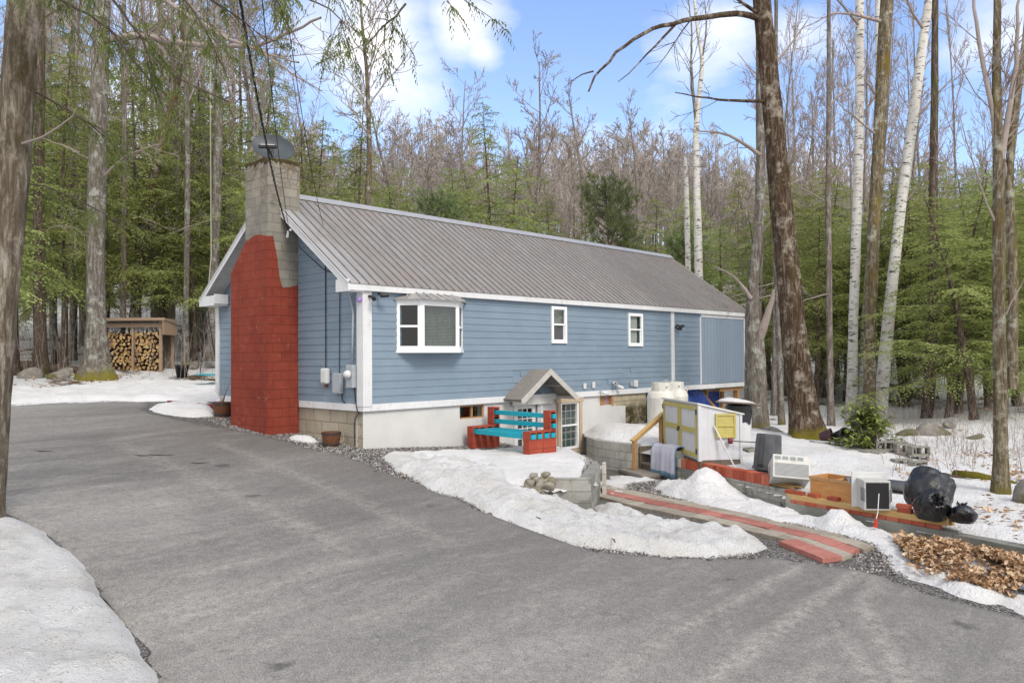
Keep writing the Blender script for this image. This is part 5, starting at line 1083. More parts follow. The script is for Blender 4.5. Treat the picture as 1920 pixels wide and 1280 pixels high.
ac2=ac('air_conditioner','upright white air conditioner with black rear grille on the timber',(3.60,-8.50,-1.345),(0,0,math.radians(128)),w=.40,d=.34,h=.46,panel=True)
mb=MB(); mb.box((-.27,-.21,-.01),(.27,-.18,.55)); mb.build('side_flange',M['plastic_white'],ac2,world=False,bevel=.005); mb=MB()
for i in range(3):
    for j in range(4): mb.box((-.204,-.12+i*.07,.14+j*.06),(-.199,-.07+i*.07,.18+j*.06))
mb.build('vent_slots',M['ac_grille'],ac2,world=False)
q=P(1646,960,12.1); q2=P(1641,985,12.0); q0=P(1645,905,12.4)
o=thing('power_plug','red plug hanging on a white cord in front of the concrete wall','plug',q2); MB().tube([P(1648,925,11.75),P(1646,960,11.65),P(1643,972,11.6)],.007,6).build('cord',M['plastic_white'],o); MB().tube([P(1643,972,11.6),P(1641,988,11.6)],[.014,.032],8).build('plug_body',M['red_tag'],o)
# tan cabinet
cbp=P(1566,942,13.5); ca=thing('wooden_cabinet','open tan wooden cabinet lying on its back behind the timber beam','cabinet',(4.14,-7.85,-1.40),ang2+PI/2+math.radians(-4)); cw,cdp,chh=.50,.98,.40
# local x across (w), local y along the wall
mb=MB(); sash(mb,-cw/2,cw/2,0,0,0,0,0) if False else None
th=.022
mb.box((-cw/2,-cdp/2,0),(-cw/2+th,cdp/2,chh)); mb.box((cw/2-th,-cdp/2,0),(cw/2,cdp/2,chh)); mb.box((-cw/2+th,-cdp/2,0),(cw/2-th,-cdp/2+th,chh)); mb.box((-cw/2+th,cdp/2-th,0),(cw/2-th,cdp/2,chh)); mb.box((-cw/2+th,-.02,.02),(cw/2-th,.02,chh)); mb.box((-cw/2+th,-cdp/2+th,.0),(cw/2-th,cdp/2-th,.02)); ca.rotation_euler.z=ang2+PI/2
mb.build('case',M['cabinet'],ca,world=False,bevel=.003)
mb=MB(); mb.box((-cw/2-.012,-cdp/2-.012,chh-.05),(-cw/2-.0005,cdp/2+.012,chh+.003)); mb.box((cw/2+.0005,-cdp/2-.012,chh-.05),(cw/2+.012,cdp/2+.012,chh+.003)); mb.box((-cw/2,-cdp/2-.012,chh-.05),(cw/2,-cdp/2-.0005,chh+.003)); mb.box((-cw/2,cdp/2+.0005,chh-.05),(cw/2,cdp/2+.012,chh+.003)); mb.build('face_frame',M['wood_pine'],ca,world=False)
ly=(4.05,-8.10); o=thing('pot_lid','round metal rack lying on top of the open tan cabinet','rack',(ly[0],ly[1],-.98)); mb=MB(); mb.tube([(ly[0]+.20*math.cos(a),ly[1]+.20*math.sin(a),-.98) for a in [2*PI*i/24 for i in range(25)]],.010,6); mb.build('rim',M['iron'],o); mb=MB()
for i in range(-4,5): y_=i*.042; x_=math.sqrt(.04-y_*y_); mb.tube([(ly[0]-x_,ly[1]+y_,-.98),(ly[0]+x_,ly[1]+y_,-.98)],.005,5)
mb.build('grate',M['ac_grille'],o)
for px_ in ((.02,-1.34),(.10,-1.32)):
    p=W1(3.42+px_[0],.14+px_[0]); mb=MB(); mb.box((-.25,-.045,0),(.25,.045,.025)); o=mb.build('wood_strip',M['wood_fresh']); o.location=(p[0],p[1],px_[1]); o.rotation_euler=(0,0,ang1+px_[0]*2); tag(o,'short pale wood strip under the tipped air conditioner'+(', lower one' if px_[0]<.05 else ', upper one'),'wood strip')
# bags
def bag(name,lab,loc,rad,scale,rot,seed,knot=None):
    mb=MB(); n1,n2=84,56
    from mathutils import noise as mn
    for j in range(n2+1):
        th=PI*j/n2
        for i in range(n1):
            a=2*PI*i/n1; d_=Vector((math.sin(th)*math.cos(a),math.sin(th)*math.sin(a),math.cos(th))); r_=1+.15*mn.noise(d_*1.6+Vector((seed,0,0)))+.03*mn.noise(d_*4+Vector((0,seed,0)))
            pl=abs(mn.noise(Vector((math.cos(a)*2.4,math.sin(a)*2.4,seed+th*1.2)))); r_-= .17*pl*(math.cos(th/2)**2); rg=1-abs(mn.noise(d_*2.6+Vector((seed,seed,0)))); r_+=.03*(rg**3-.5); rg=1-abs(mn.noise(d_*6.5+Vector((0,seed,seed)))); r_+=.006*rg**4
            if th<.5: r_*= .72+.28*th/.5
            mb.v.append(tuple(d_*r_*rad))
    mb.f=[(j*n1+i,(j+1)*n1+i,(j+1)*n1+(i+1)%n1,j*n1+(i+1)%n1) for j in range(n2) for i in range(n1)]; mb.mi=[0]*len(mb.f)
    rr=random.Random(seed)
    R_=Euler(rot).to_matrix(); mb.v=[tuple(R_@Vector((x_*scale[0],y_*scale[1],z_*scale[2]))) for x_,y_,z_ in mb.v]; mn_=-rad*min(scale)*.85; mb.v=[(x_,y_,max(z_,-rad*.62)) for x_,y_,z_ in mb.v]
    t_=thing(name,lab,'garbage bag',loc); mb.build('body',M['bag'],t_,world=False,smooth=True)
    k=MB(); top=Vector((0,0,rad*scale[2]*.72)); 
    for i in range(14):
        a=2*PI*i/14+rr.random()*.3; e_=Vector((math.cos(a)*.07,math.sin(a)*.07,.05+rr.random()*.04)); f_=Vector((-math.sin(a),math.cos(a),0))*.02; k.quad(tuple(R_@(top-Vector((0,0,.06)))),tuple(R_@(top+e_-f_)),tuple(R_@(top+e_*1.2+f_)))
    k.build('knot',M['bag'],t_,world=False); return t_
bag('garbage_bag','large black garbage bag leaning at the back of the pile on the wall',P(1742,918,12.1)+np.array([0,0,-.03]),.37,(1.15,.95,.98),(.5,.9,.3),3)
bag('garbage_bag','black garbage bag with a gathered knot lying in front on the timber end',P(1748,950,11.5)+np.array([0,0,.0]),.30,(.80,.80,1.35),(math.radians(62),math.radians(0),math.radians(-62)),8)
bag('garbage_bag','small black garbage bag slumped at the right end of the timber beam',P(1805,966,11.2),.17,(1.3,1.1,.75),(.1,.6,.5),15)
o=P(1690,918,13.9); mb=MB(); mb.lathe([(.38,0),(.40,.03),(.38,.09),(.25,.14),(.02,.16)],32); q=mb.build('round_cover',M['trash'],smooth=True); q.location=(o[0],o[1],-1.33); q.rotation_euler=(.08,.1,0); tag(q,'round dark grey lid lying in the snow behind the air conditioner','lid')
# flower pots by the big tree
for (px,py,D,s_,lab) in ((1565,832,19.0,.2,'dark plastic plant pot tipped over next to the mossy tree foot'),(1538,838,19.0,.16,'smaller maroon pot lying between the mossy tree foot and the tipped pot')):
    w=P(px,py,D); mb=MB(); mb.lathe([(.6*s_,0),(.95*s_,1.5*s_),(1.05*s_,1.5*s_),(1.05*s_,1.75*s_),(.9*s_,1.75*s_),(.55*s_,.1*s_)],24,capt=False); q=mb.build('plant_pot',M['trash'] if s_>.18 else simple('maroon_pot',(.10,.05,.06),.2,5),smooth=True); q.location=(w[0],w[1],hz_(w[0],w[1])+.22); q.rotation_euler=(math.radians(78),0,YAW-PI/2+(.5 if s_>.18 else 1.0)); tag(q,lab,'plant pot')
# ================================================================== WOODSHED
wsx=thing('firewood_shed','open wooden firewood shed with corrugated roof behind the mossy tree','shed',(1.9,17.0,.45),math.atan2(16.34-17.99,2.96-1.39))
SW=2.75; 
# local x along the front (towards the right in the photo), local -y towards the camera
def lb(a,b,mat,name,par=wsx,bev=.005): mb=MB(); mb.box(a,b); return mb.build(name,M[mat],par,world=False,bevel=bev)
x0s=-1.12; x1s=1.13
for x_ in (x0s,x1s-.1): lb((x_,-.05,-.15),(x_+.1,.05,2.02),'shed_wood','post'); lb((x_,.95,-.15),(x_+.1,1.05,1.8),'shed_wood','post')
lb((.02,-.04,.12),(.09,.04,2.0),'shed_wood','post')
lb((x0s-.1,-.08,1.78),(x1s+.05,-.051,1.93),'shed_wood','header'); lb((x0s-.2,-.30,2.02),(x1s+.22,-.27,2.12),'shed_wood','fascia'); lb((x0s,-.05,.02),(x1s,.05,.12),'shed_wood','sill'); 
lb((x1s+.12,-.27,1.5),(x1s+.16,.9,2.1),'shed_wood','side_board'); lb((x0s,1.0,.1),(x1s,1.03,1.75),'wood_old','back_board')
lb((x0s,.06,.06),(x1s,.95,.1),'wood_old','floor_board')
mb=MB(); n=90
for i in range(n+1):
    x_=x0s-.2+(x1s-x0s+.4)*i/n; zc=.018*math.sin(i*1.35); mb.v+= [(x_,-.26,2.05+zc),(x_,1.2,1.86+zc)]
mb.f=[(2*i,2*i+2,2*i+3,2*i+1) for i in range(n)]; mb.mi=[0]*n; rf=mb.build('roof',M['bayroof'],wsx,world=False); rf.modifiers.new('t','SOLIDIFY').thickness=.01
mb=MB(); rr_=random.Random(9)
for i in range(80):
    x_=x0s+.1+rr_.random()*(x1s-x0s-.2); l_=rr_.uniform(.1,.22); mb.quad((x_,.07+rr_.random()*.1,1.78),(x_+.04,.07,1.78),(x_+.035,.06,1.78-l_),(x_+.01,.06,1.78-l_))
mb.build('torn_liner',M['plastic_white'],wsx,world=False)
# firewood
protos=[]
for kind in range(7):
    mb=MB(); r_=.085
    rk=random.Random(40+kind)
    if kind<3: ang=[rk.uniform(-.05,.05)]; poly=[(0,-.4*r_)]+[(r_*1.25*math.cos(a),r_*1.25*math.sin(a)-.4*r_) for a in [PI/2-.65+1.3*i/4 for i in range(5)]]
    elif kind<5: poly=[(r_*math.cos(a)*1.05,r_*math.sin(a)*1.05-.4*r_) for a in [PI*i/7 for i in range(8)]]
    elif kind==5: poly=[(r_*.85*math.cos(a),r_*.8*math.sin(a)) for a in [2*PI*i/9 for i in range(9)]]
    else: poly=[(-r_,-.6*r_),(r_*.9,-.7*r_),(r_*.6,.6*r_),(-r_*.4,.9*r_)]
    poly=[(x_*rk.uniform(.9,1.1),z_*rk.uniform(.9,1.1)) for x_,z_ in poly]; n=len(poly)
    mb.v=[(x_,0,z_) for x_,z_ in poly]+[(x_,.42,z_) for x_,z_ in poly]; mb.f=[tuple(range(n)),tuple(range(2*n-1,n-1,-1))]+[(i,n+i,n+(i+1)%n,(i+1)%n) for i in range(n)]; mb.mi=[0,0]+[1]*n
    protos.append(mb.build('firewood_log',[M['log_end'],M['log_bark']]))
rr_=random.Random(21); Rw=Matrix.Translation((1.9,17.0,.45))@Matrix.Rotation(wsx.rotation_euler.z,4,'Z'); used=set(); z_=.17; row=0
while z_<1.60 :
    x_=x0s+.2+(.07 if row%2 else 0)+rr_.uniform(-.02,.02)
    while x_<x1s-.15:
        k=rr_.randrange(7); o=protos[k] if k not in used else protos[k].copy()
        if k in used: col.objects.link(o)
        used.add(k); sc_=rr_.uniform(.72,1.22); o.matrix_world=Rw@Matrix.Translation((x_,.06+rr_.uniform(-.03,.06),z_+rr_.uniform(-.02,.02)))@Matrix.Rotation(rr_.uniform(0,6.28),4,'Y')@Matrix.Scale(sc_,4)
        tag(o,'split firewood log with its pale cut end showing, stacked in the open shed','firewood','firewood logs stacked in the open shed'); x_+=.145*rr_.uniform(.85,1.2)
    z_+=.125; row+=1
bx_,by_=P(341,702,27.5)[:2]; bz_=GZ(bx_,by_)+.1; mb=MB(); mb.lathe([(.16,0),(.24,.42),(.26,.42),(.26,.46),(.22,.46),(.15,.03)],24,capt=False); o=mb.build('bucket',M['black_plastic'],smooth=True); o.location=(bx_,by_,P(341,708,27.5)[2]); tag(o,'black plastic bucket on the snow right of the firewood shed','bucket')
sw=thing('rope_swing','turquoise swing platform hanging on long pale ropes beside the house corner','swing',P(392,703,25.5)); c=Vector(P(392,703,25.5)); mb=MB(); mb.lathe([(.40,0),(.42,.02),(.40,.04)],28); mb.v=[(x_+c.x,y_+c.y,z_+c.z) for x_,y_,z_ in mb.v]; mb.build('seat',M['teal'],sw); apex=Vector(P(388,575,25.5)); mb=MB()
for a in (0.3,1.9,3.5,5.0): mb.tube([c+Vector((.39*math.cos(a),.39*math.sin(a),.03)),apex],.012,5)
mb.build('ropes',M['cable'],sw); mb=MB(); mb.tube([apex,P(396,480,25.5),P(394,120,25.5)],.018,5); mb.build('main_rope',M['rope'],sw)
for px,py,D,r,lab in ((1448,762,26,.22,0),(110,690,26,.35,0),(445,700,30,.3,0),(435,698,33,.3,0),(359,682,30,.45,0),(1453,800,21,.28,0),(1505,826,19.2,.12,0),(1525,836,18.9,.13,0),(1745,830,21,.5,0),(1790,825,22,.3,0),(1700,842,21,.35,0),(1720,762,33,.6,0),(1445,798,21.4,.3,0),(1830,860,20,.3,0),(125,700,27,.4,0),(60,700,26,.45,0)):
    w=P(px,py,D); zz=GZ(w[0],w[1]); stone(w[0],w[1],zz+r*.1,r,'mossy brown boulder half buried in the snowy woods','mossy boulders in the snowy woods',mat='rock',name='boulder',cat='rock',sq=.55)
w=P(1925,925,12.6); stone(w[0],w[1],w[2]-.02,.23,'pale upright boulder at the right edge beside the mossy tree','pale boulders',mat='rock',name='boulder',cat='rock',sq=1.3).__delitem__('group')
# logs and junk in snow right
for i,(a,b,r,mt,lab) in enumerate((((1790,895,15.2),(1905,925,14.2),.10,'bark_moss','mossy fallen log lying left of the mossy tree at right'),((1735,893,15.3),(1830,908,14.6),.07,'bark_hem','dark broken log behind the garbage bags'),((1600,690,33),(1700,735,30),.1,'bark_hem','fallen trunk on the snow far behind the shrub'),((0,668,28),(150,690,27),.2,'bark_hem','long fallen trunk on the snow at the left edge'),((1650,720,36),(1760,745,33),.07,'bark_grey','thin grey fallen trunk deep in the snowy woods'),((1755,812,24),(1850,785,25),.06,'bark_grey','bent pale dead branch on the snow in the woods at right'))):
    p0=np.array(P(*a)); p1=np.array(P(*b)); p0[2]=max(GZ(p0[0],p0[1])+r*.7,-9); p1[2]=GZ(p1[0],p1[1])+r*.7; mb=MB(); mb.tube([p0,(p0*.6+p1*.4)+np.array([0,0,.04]),p1],[r,r*.9,r*.7],10,jit=.15,rng=random.Random(i)); tag(mb.build('fallen_log',M[mt],smooth=True),lab,'log')
# ================================================================== LEAVES, TWIGS, GRAVEL
def scatter(name,n,poly,size,mat,lift=(0,.03),seed=0,dens=None,flat=.5,asp=.75,label=None,kind='stuff',zfun=None):
    R_=np.random.RandomState(seed); a=np.array(poly); x=[];y=[]
    while len(x)<n:
        u=R_.uniform(a[:,0].min(),a[:,0].max(),n); v=R_.uniform(a[:,1].min(),a[:,1].max(),n); k=inpoly(u,v,poly)
        if dens is not None: k&=(vn(u,v,dens,seed)+.5)>R_.uniform(.2,.8,n)
        x+=list(u[k]); y+=list(v[k])
    x=np.array(x[:n]);y=np.array(y[:n]); z=H(x,y)+R_.uniform(*lift,n)
    if zfun is not None: z=z+zfun(x,y)
    az=R_.uniform(0,6.28,n); t1=R_.normal(0,flat,n); t2=R_.normal(0,flat,n); s=R_.uniform(.6,1.3,n)*size
    ux=np.stack([np.cos(az)*np.cos(t1),np.sin(az)*np.cos(t1),np.sin(t1)],1); vx=np.stack([-np.sin(az)*np.cos(t2),np.cos(az)*np.cos(t2),np.sin(t2)],1)
    C_=np.stack([x,y,z],1); s=s[:,None]; up=np.cross(ux,vx)
    p=[C_-ux*s, C_-vx*s*asp+up*s*.2, C_+ux*s, C_+vx*s*asp+up*s*.25]
    V=np.stack(p,1).reshape(-1,3); F=np.arange(4*n).reshape(-1,4); o=np_mesh(name,V,F,M[mat],False,kind)
    if label: o['label']=label
    return o
LEAFP=[(2.55,-9.1),(3.1,-9.9),(2.75,-11.3),(2.4,-12.5),(1.3,-12.3),(1.15,-10.9),(1.15,-10.2),(1.7,-9.6)]
def lz(x,y): s,_,_=sdist(x,y,LEAFP); return np.clip(s/.4,0,1)*.14+.06
scatter('leaf_litter',9000,LEAFP,.037,'dry_leaf',(0,.1),1,.28,.75,label='heap of orange brown dead leaves over the snow at lower right',zfun=lz)
scatter('leaf_litter',1100,[(1.5,-9.6),(2.6,-8.9),(3.3,-9.2),(3.2,-12),(1.0,-11.5),(1.1,-9.9)],.045,'dry_leaf',(.10,.18),2,.9,.3,label='loose brown leaves scattered on snow around the leaf heap')
scatter('leaf_litter',2500,[(3.9,-9.4),(7.5,-7.5),(12,-8),(13,-12),(6,-12.5),(3.5,-12)],.05,'dry_leaf',(.06,.12),3,1.1,.3,label='brown leaves scattered on the snow behind the garbage bags')
scatter('leaf_litter',5000,[(8,-9),(14,-5),(30,-5),(32,-22),(9,-13)],.06,'dry_leaf',(.02,.08),4,1.8,.4,label='dead leaves on the woodland floor at right')
scatter('leaf_litter',3000,[(-16,12),(4,13),(12,14),(12,30),(-16,30)],.06,'dry_leaf',(.03,.12),5,1.8,.4,label='dead leaves on the woodland floor at left')
GRV=[(-.95,4.5),(-1.1,2),(-.85,.5),(-.95,-2.5),(-1.15,-4.5),(-1.2,-5.5),(-1.0,-6.8),(-.2,-7.6),(.7,-8.2),(1.0,-9.2),(1.6,-8.9),(3.3,-4),(4.6,-2.6),(5.6,-2.4),(5.3,-4),(3.8,-6.5),(2.6,-9),(1.2,-9.8),(.9,-9.2),(.6,-7.9),(-.3,-6.9),(-.8,-5.4),(-.6,-2),(.3,-.6),(4,-.7),(4,0),(0,-.03),(-.03,2.4),(-.75,2.4),(-.75,4.2),(-.03,4.3),(-.03,6),(-.9,6)]
t=NT('gravel',.9,.15); oi=t.vor(30,out='Color'); g_=t.n('ShaderNodeRGBToBW'); t.l(oi,g_.inputs[0]); t.col(t.ramp(g_.outputs[0],[(.15,(.12,.115,.11)),(.6,(.33,.31,.30)),(.9,(.52,.5,.48))])); M['gravel']=t.m
scatter('gravel',26000,GRV,.018,'gravel',(.0,.02),7,None,.7,.8,label='loose grey gravel beside the driveway and house')
scatter('gravel',2500,[(3.4,-3.1),(3.55,-2.9),(4.35,-1.3),(4.1,-1.2),(3.35,-2.75),(2.7,-3.45),(1.2,-4.5),(1.3,-4.65),(2.75,-3.7)],.018,'gravel',(.04,.09),8,None,.7,.8,label='dark gravel strip along the top of the bench terrace wall')
# sticks on the road and snow
rr_=random.Random(31)
for px,py,D,l_,lab in ((80,865,14,.5,'short dark twig on the driveway at far left'),(268,866,14,.45,'thin twig on the driveway left of centre'),(375,875,13.6,.35,'dark stick on the driveway below the chimney'),(1010,985,11.2,.16,'small dark twig on the snow below the terrace wall'),(1150,1025,10.4,.2,'twig on the snow beside the driveway curve'),(705,905,13.4,.3,'thin twig at the edge of the snow bank'),(300,863,14.1,.6,'second longer thin twig on the driveway left of centre')):
    w=np.array(P(px,py,D)); w[2]=hz_(w[0],w[1])+(.05 if px<700 else .13); a=rr_.uniform(0,6.3) if px>700 else YAW-PI/2+rr_.uniform(-.4,.4); v=np.array([math.cos(a),math.sin(a),.02])*l_/2; mb=MB(); mb.tube([w-v,w+np.array([v[1],-v[0],0])*.15,w+v],[.009,.011,.005],5); tag(mb.build('twig',M['twig_dark']),lab,'twig')
# ================================================================== TREES
class SEG:
    "fast collector of k-sided tubes"
    def __init__(s,k=4): s.V=[];s.F=[];s.n=0;s.k=k
    def chain(s,pts,rad,k=None):
        k=k or s.k; pts=np.asarray(pts,float); n=len(pts); d=np.gradient(pts,axis=0); d/=np.linalg.norm(d,axis=1)[:,None]+1e-9
        ref=np.array([1,0,0]) if abs(d[0,0])<.8 else np.array([0,1,0]); r=np.cross(d,ref); r/=np.linalg.norm(r,axis=1)[:,None]+1e-9; u=np.cross(d,r)
        a=2*PI*np.arange(k)/k; rad=np.asarray(rad,float)[:,None,None]
        v=pts[:,None]+(r[:,None]*np.cos(a)[None,:,None]+u[:,None]*np.sin(a)[None,:,None])*rad
        i=np.arange(n-1)[:,None]*k; j=np.arange(k)[None]; f=np.stack([i+j,i+(j+1)%k,i+k+(j+1)%k,i+k+j],-1).reshape(-1,4)+s.n
        s.V.append(v.reshape(-1,3)); s.F.append(f); s.n+=n*k
    def arrays(s): return np.concatenate(s.V),np.concatenate(s.F)
def unit(v): return v/(np.linalg.norm(v)+1e-9)
def wander(R_,p,d,L_,n,jit,up=0,droop=0):
    pts=[p]; st=L_/n
    for i in range(n): d=unit(d+R_.normal(0,jit,3)+np.array([0,0,up-droop*i/n])); p=p+d*st; pts.append(p)
    return np.array(pts),d
def side_dir(R_,d,ang,az=None):
    ref=np.array([0,0,1.]) if abs(d[2])<.9 else np.array([1.,0,0]); a=unit(np.cross(d,ref)); b=np.cross(d,a); az=R_.uniform(0,6.28) if az is None else az
    return unit(d*math.cos(ang)+(a*math.cos(az)+b*math.sin(az))*math.sin(ang))
def branch(R_,S,p,d,L_,r,lev,maxlev,minr,den=1,up=.04,droop=0):
    n=max(3,int(3+L_*1.2)) if lev<3 else 3
    pts,_=wander(R_,p,d,L_,n,.13,up,droop); rad=np.linspace(r,max(minr,r*.3),n+1); S.chain(pts,rad,5 if lev<=1 else 3)
    if lev>=maxlev: return
    m=int((5+L_*1.6)*den) if lev<2 else int((4+L_*1.5)*den)
    for i in range(m):
        t=R_.uniform(.2,1)**.8; q=t*n; k=min(int(q),n-1); f=q-k; pp=pts[k]*(1-f)+pts[k+1]*f; dd=unit(pts[k+1]-pts[k])
        branch(R_,S,pp,side_dir(R_,dd,R_.uniform(.45,.95)),L_*R_.uniform(.28,.55)*(1.15-t*.5),max(minr,r*(1-.6*t)*.5),lev+1,maxlev,minr,den,up,droop)
def trunk_rad(r,t,flare=.5,tip=.18): return r*((1-t)*(1-tip)+tip)*(1+flare*math.exp(-t*40))
def bare_mesh(seed,h,r,first=.35,nl=16,maxlev=3,minr=.012,den=1,lean=.0,name='bare',mats=('bark_thin','twig'),fork=False):
    R_=np.random.RandomState(seed); T=SEG(9); B=SEG(3); n=16; pts,_=wander(R_,np.array([0,0,-.3]),unit(np.array([lean,0,1.])),h,n,.035,.03); T.chain(pts,[trunk_rad(r,i/n) for i in range(n+1)])
    for i in range(nl):
        t=first+(1-first)*(i+R_.rand())/nl; q=min(t,.98)*n; k=int(q); f=q-k; p=pts[k]*(1-f)+pts[k+1]*f; dd=unit(pts[k+1]-pts[k]); L_=h*R_.uniform(.16,.30)*(1.15-t*.75)
        branch(R_,B,p,side_dir(R_,dd,R_.uniform(.45,.95)),L_,r*(1-t)*.42+.012,1,maxlev,minr,den,.09)
    tv,tf=T.arrays(); bv,bf=B.arrays()
    return np_mesh(name,tv,tf,M[mats[0]],True,link=False),np_mesh(name+'_b',bv,bf,M[mats[1]],False,link=False)
def spray(R_,LV,p,d,L_,nd,w=.05,fl=.24,drop=.35):
    "feathery flat spray of needle clusters along a twig"
    side=unit(np.cross(d,np.array([0,0,1.]))); m=max(3,int(L_*nd)); t=np.linspace(.05,1,m); base=p+d*(t*L_)[:,None]+np.array([0,0,-1])*(drop*L_*t*t)[:,None]
    sg=np.where(np.arange(m)%2,1,-1)*R_.uniform(.6,1.2,m); ln=(fl*(1.05-t*.75)*R_.uniform(.6,1.25,m))[:,None]; dr=d*.65+side*sg[:,None]+R_.normal(0,.16,(m,3))+np.array([0,0,-.18]); dr/=np.linalg.norm(dr,axis=1)[:,None]
    wd=np.cross(dr,np.array([0,0,1.])+R_.normal(0,.85,(m,3))); wd/=np.linalg.norm(wd,axis=1)[:,None]; ww=w*R_.uniform(.6,1.3,m)[:,None]
    q=np.stack([base,base+dr*ln*.45+wd*ww*.5,base+dr*ln+np.array([0,0,-.03]),base+dr*ln*.4-wd*ww*.5],1); LV.append(q.reshape(-1,3))
def hemlock_mesh(seed,h,r,first=.12,nb=95,spread=.24,dens=2.0,w=.052,name='hemlock',mat='hemlock',sparse=0,fl=.22):
    R_=np.random.RandomState(seed); T=SEG(9); B=SEG(3); n=14; pts,_=wander(R_,np.array([0,0,-.3]),np.array([0,0,1.]),h,n,.02,.04); T.chain(pts,[trunk_rad(r,i/n,.4,.08) for i in range(n+1)]); LV=[]
    for i in range(nb):
        t=first+(1-first)*((i+R_.rand())/nb)**.9
        if R_.rand()<sparse: continue
        q=min(t,.985)*n; k=int(q); f=q-k; p=pts[k]*(1-f)+pts[k+1]*f; az=i*2.4+R_.uniform(-.5,.5); L_=h*spread*(1-t)**.75*R_.uniform(.4,1.25)+.35
        d=unit(np.array([math.cos(az),math.sin(az),R_.uniform(-.35,.40)])); m=max(4,int(L_*2.2)); bp_,_=wander(R_,p,d,L_,m,.10,.0,.16); B.chain(bp_,np.linspace(.012+L_*.008,.006,m+1),3)
        ns=int((3+L_*5.2)*dens)
        for j in range(ns):
            tt=.15+.85*(j+R_.rand())/ns; qq=min(tt,.99)*m; kk=int(qq); ff=qq-kk; pp=bp_[kk]*(1-ff)+bp_[kk+1]*ff; dd=unit(bp_[kk+1]-bp_[kk]); sg=1 if j%2 else -1; sdv=unit(np.cross(dd,np.array([0,0,1.]))); a=R_.uniform(.5,1.0); d2=unit(dd*math.cos(a)+sdv*sg*math.sin(a)+np.array([0,0,R_.uniform(-.65,.15)])); spray(R_,LV,pp,d2,L_*.42*(1.1-tt*.75)+.22,9,w,fl)
    tv,tf=T.arrays(); bv,bf=B.arrays(); V=np.concatenate(LV); F=np.arange(len(V)).reshape(-1,4)
    return np_mesh(name,tv,tf,M['bark_hem'],True,link=False),np_mesh(name+'_c',V,F,M[mat],False,link=False),np_mesh(name+'_l',bv,bf,M['twig_dark'],False,link=False)
def pine_mesh(seed,h,r,nb=60,spread=.3,name='pine'):
    R_=np.random.RandomState(seed); T=SEG(8); B=SEG(3); LV=[]; n=8; pts,_=wander(R_,np.array([0,0,-.3]),np.array([0,0,1.]),h,n,.03,.03); T.chain(pts,[trunk_rad(r,i/n,.2,.1) for i in range(n+1)])
    for i in range(nb):
        t=.3+.7*(i+R_.rand())/nb; q=min(t,.98)*n; k=int(q); f=q-k; p=pts[k]*(1-f)+pts[k+1]*f; az=i*2.4+R_.uniform(-.4,.4); L_=h*spread*math.sqrt(max(0,1-((t-.55)/.5)**2))*R_.uniform(.6,1.1)+.3; d=unit(np.array([math.cos(az),math.sin(az),R_.uniform(.1,.5)])); bp_,_=wander(R_,p,d,L_,4,.1,.08); B.chain(bp_,np.linspace(.03,.01,5),3)
        for j in range(int(5+L_*5)):
            tt=R_.uniform(.35,1.02); kk=min(int(tt*4),3); c=bp_[kk]*(1-(tt*4-kk))+bp_[kk+1]*(tt*4-kk)+R_.normal(0,.16,3); m=22; dr=R_.normal(0,1,(m,3))+d*.8+np.array([0,0,.4]); dr/=np.linalg.norm(dr,axis=1)[:,None]; ln=R_.uniform(.12,.26,m)[:,None]; wd=np.cross(dr,R_.normal(0,1,(m,3))); wd/=np.linalg.norm(wd,axis=1)[:,None]; LV.append(np.stack([c+dr*0,c+dr*ln*.5+wd*.012,c+dr*ln,c+dr*ln*.5-wd*.012],1).reshape(-1,3))
    tv,tf=T.arrays(); bv,bf=B.arrays(); V=np.concatenate(LV); F=np.arange(len(V)).reshape(-1,4)
    return np_mesh(name,tv,tf,M['bark_hem'],True,link=False),np_mesh(name+'_c',V,F,M['pine'],False,link=False),np_mesh(name+'_l',bv,bf,M['twig_dark'],False,link=False)
def plant(meshes,names,name,label,cat,group,x,y,z,sc_,rz,sxy=None,tilt=(0,0)):
    e=thing(name,label,cat,(x,y,z),0,group); e.rotation_euler=(tilt[0],tilt[1],rz); s2=sxy or sc_; e.scale=(s2,s2,sc_)
    for me,nm in zip(meshes,names):
        o=bpy.data.objects.new(nm,me); col.objects.link(o); o.parent=e
    return e
BARE=[bare_mesh(100+i,h,r,first=f_,nl=nl,name='bare%d'%i,mats=(mt,'twig')) for i,(h,r,f_,nl,mt) in enumerate(((15,.15,.42,15,'bark_thin'),(16,.17,.35,17,'bark_grey'),(13,.11,.45,14,'bark_thin'),(17,.19,.5,15,'bark_moss'),(14,.13,.3,20,'bark_thin')))]
FARB=[bare_mesh(130+i,h,.12,first=.25,nl=22,maxlev=3,minr=.02,den=1.05,name='farbare%d'%i,mats=('bark_thin','twig_far')) for i,h in enumerate((15,16,14))]
HEM=[hemlock_mesh(200+i,h,r,first=f_,nb=nb,name='hem%d'%i,sparse=sp_) for i,(h,r,f_,nb,sp_) in enumerate(((17,.14,.16,88,.1),(15,.12,.22,76,.15),(12,.13,.08,80,.05),(18,.16,.3,80,.2),(13,.12,.30,84,.05),(16,.12,.22,74,.3),(15,.14,.2,90,.15)))]
PINE=[pine_mesh(300,6,.12)]
BN=('trunk','crown'); HN=('trunk','crown','limbs')
HT={0:15,1:16,2:13,3:17,4:14}; HH={0:17,1:15,2:12,3:18,4:13,5:16,6:15}
def cam_xy(px,D): w=P(px,640,D); return w[0],w[1]
rt=random.Random(77)
def free(x,y):
    if -2.5<x<19 and -4<y<9.5: return False
    return True
def top_scale(x,y,D,top,h):
    z=GZ(x,y); zt=CAM[2]+(668-top)/FPX*D; return max(.25,(zt-z)/h)
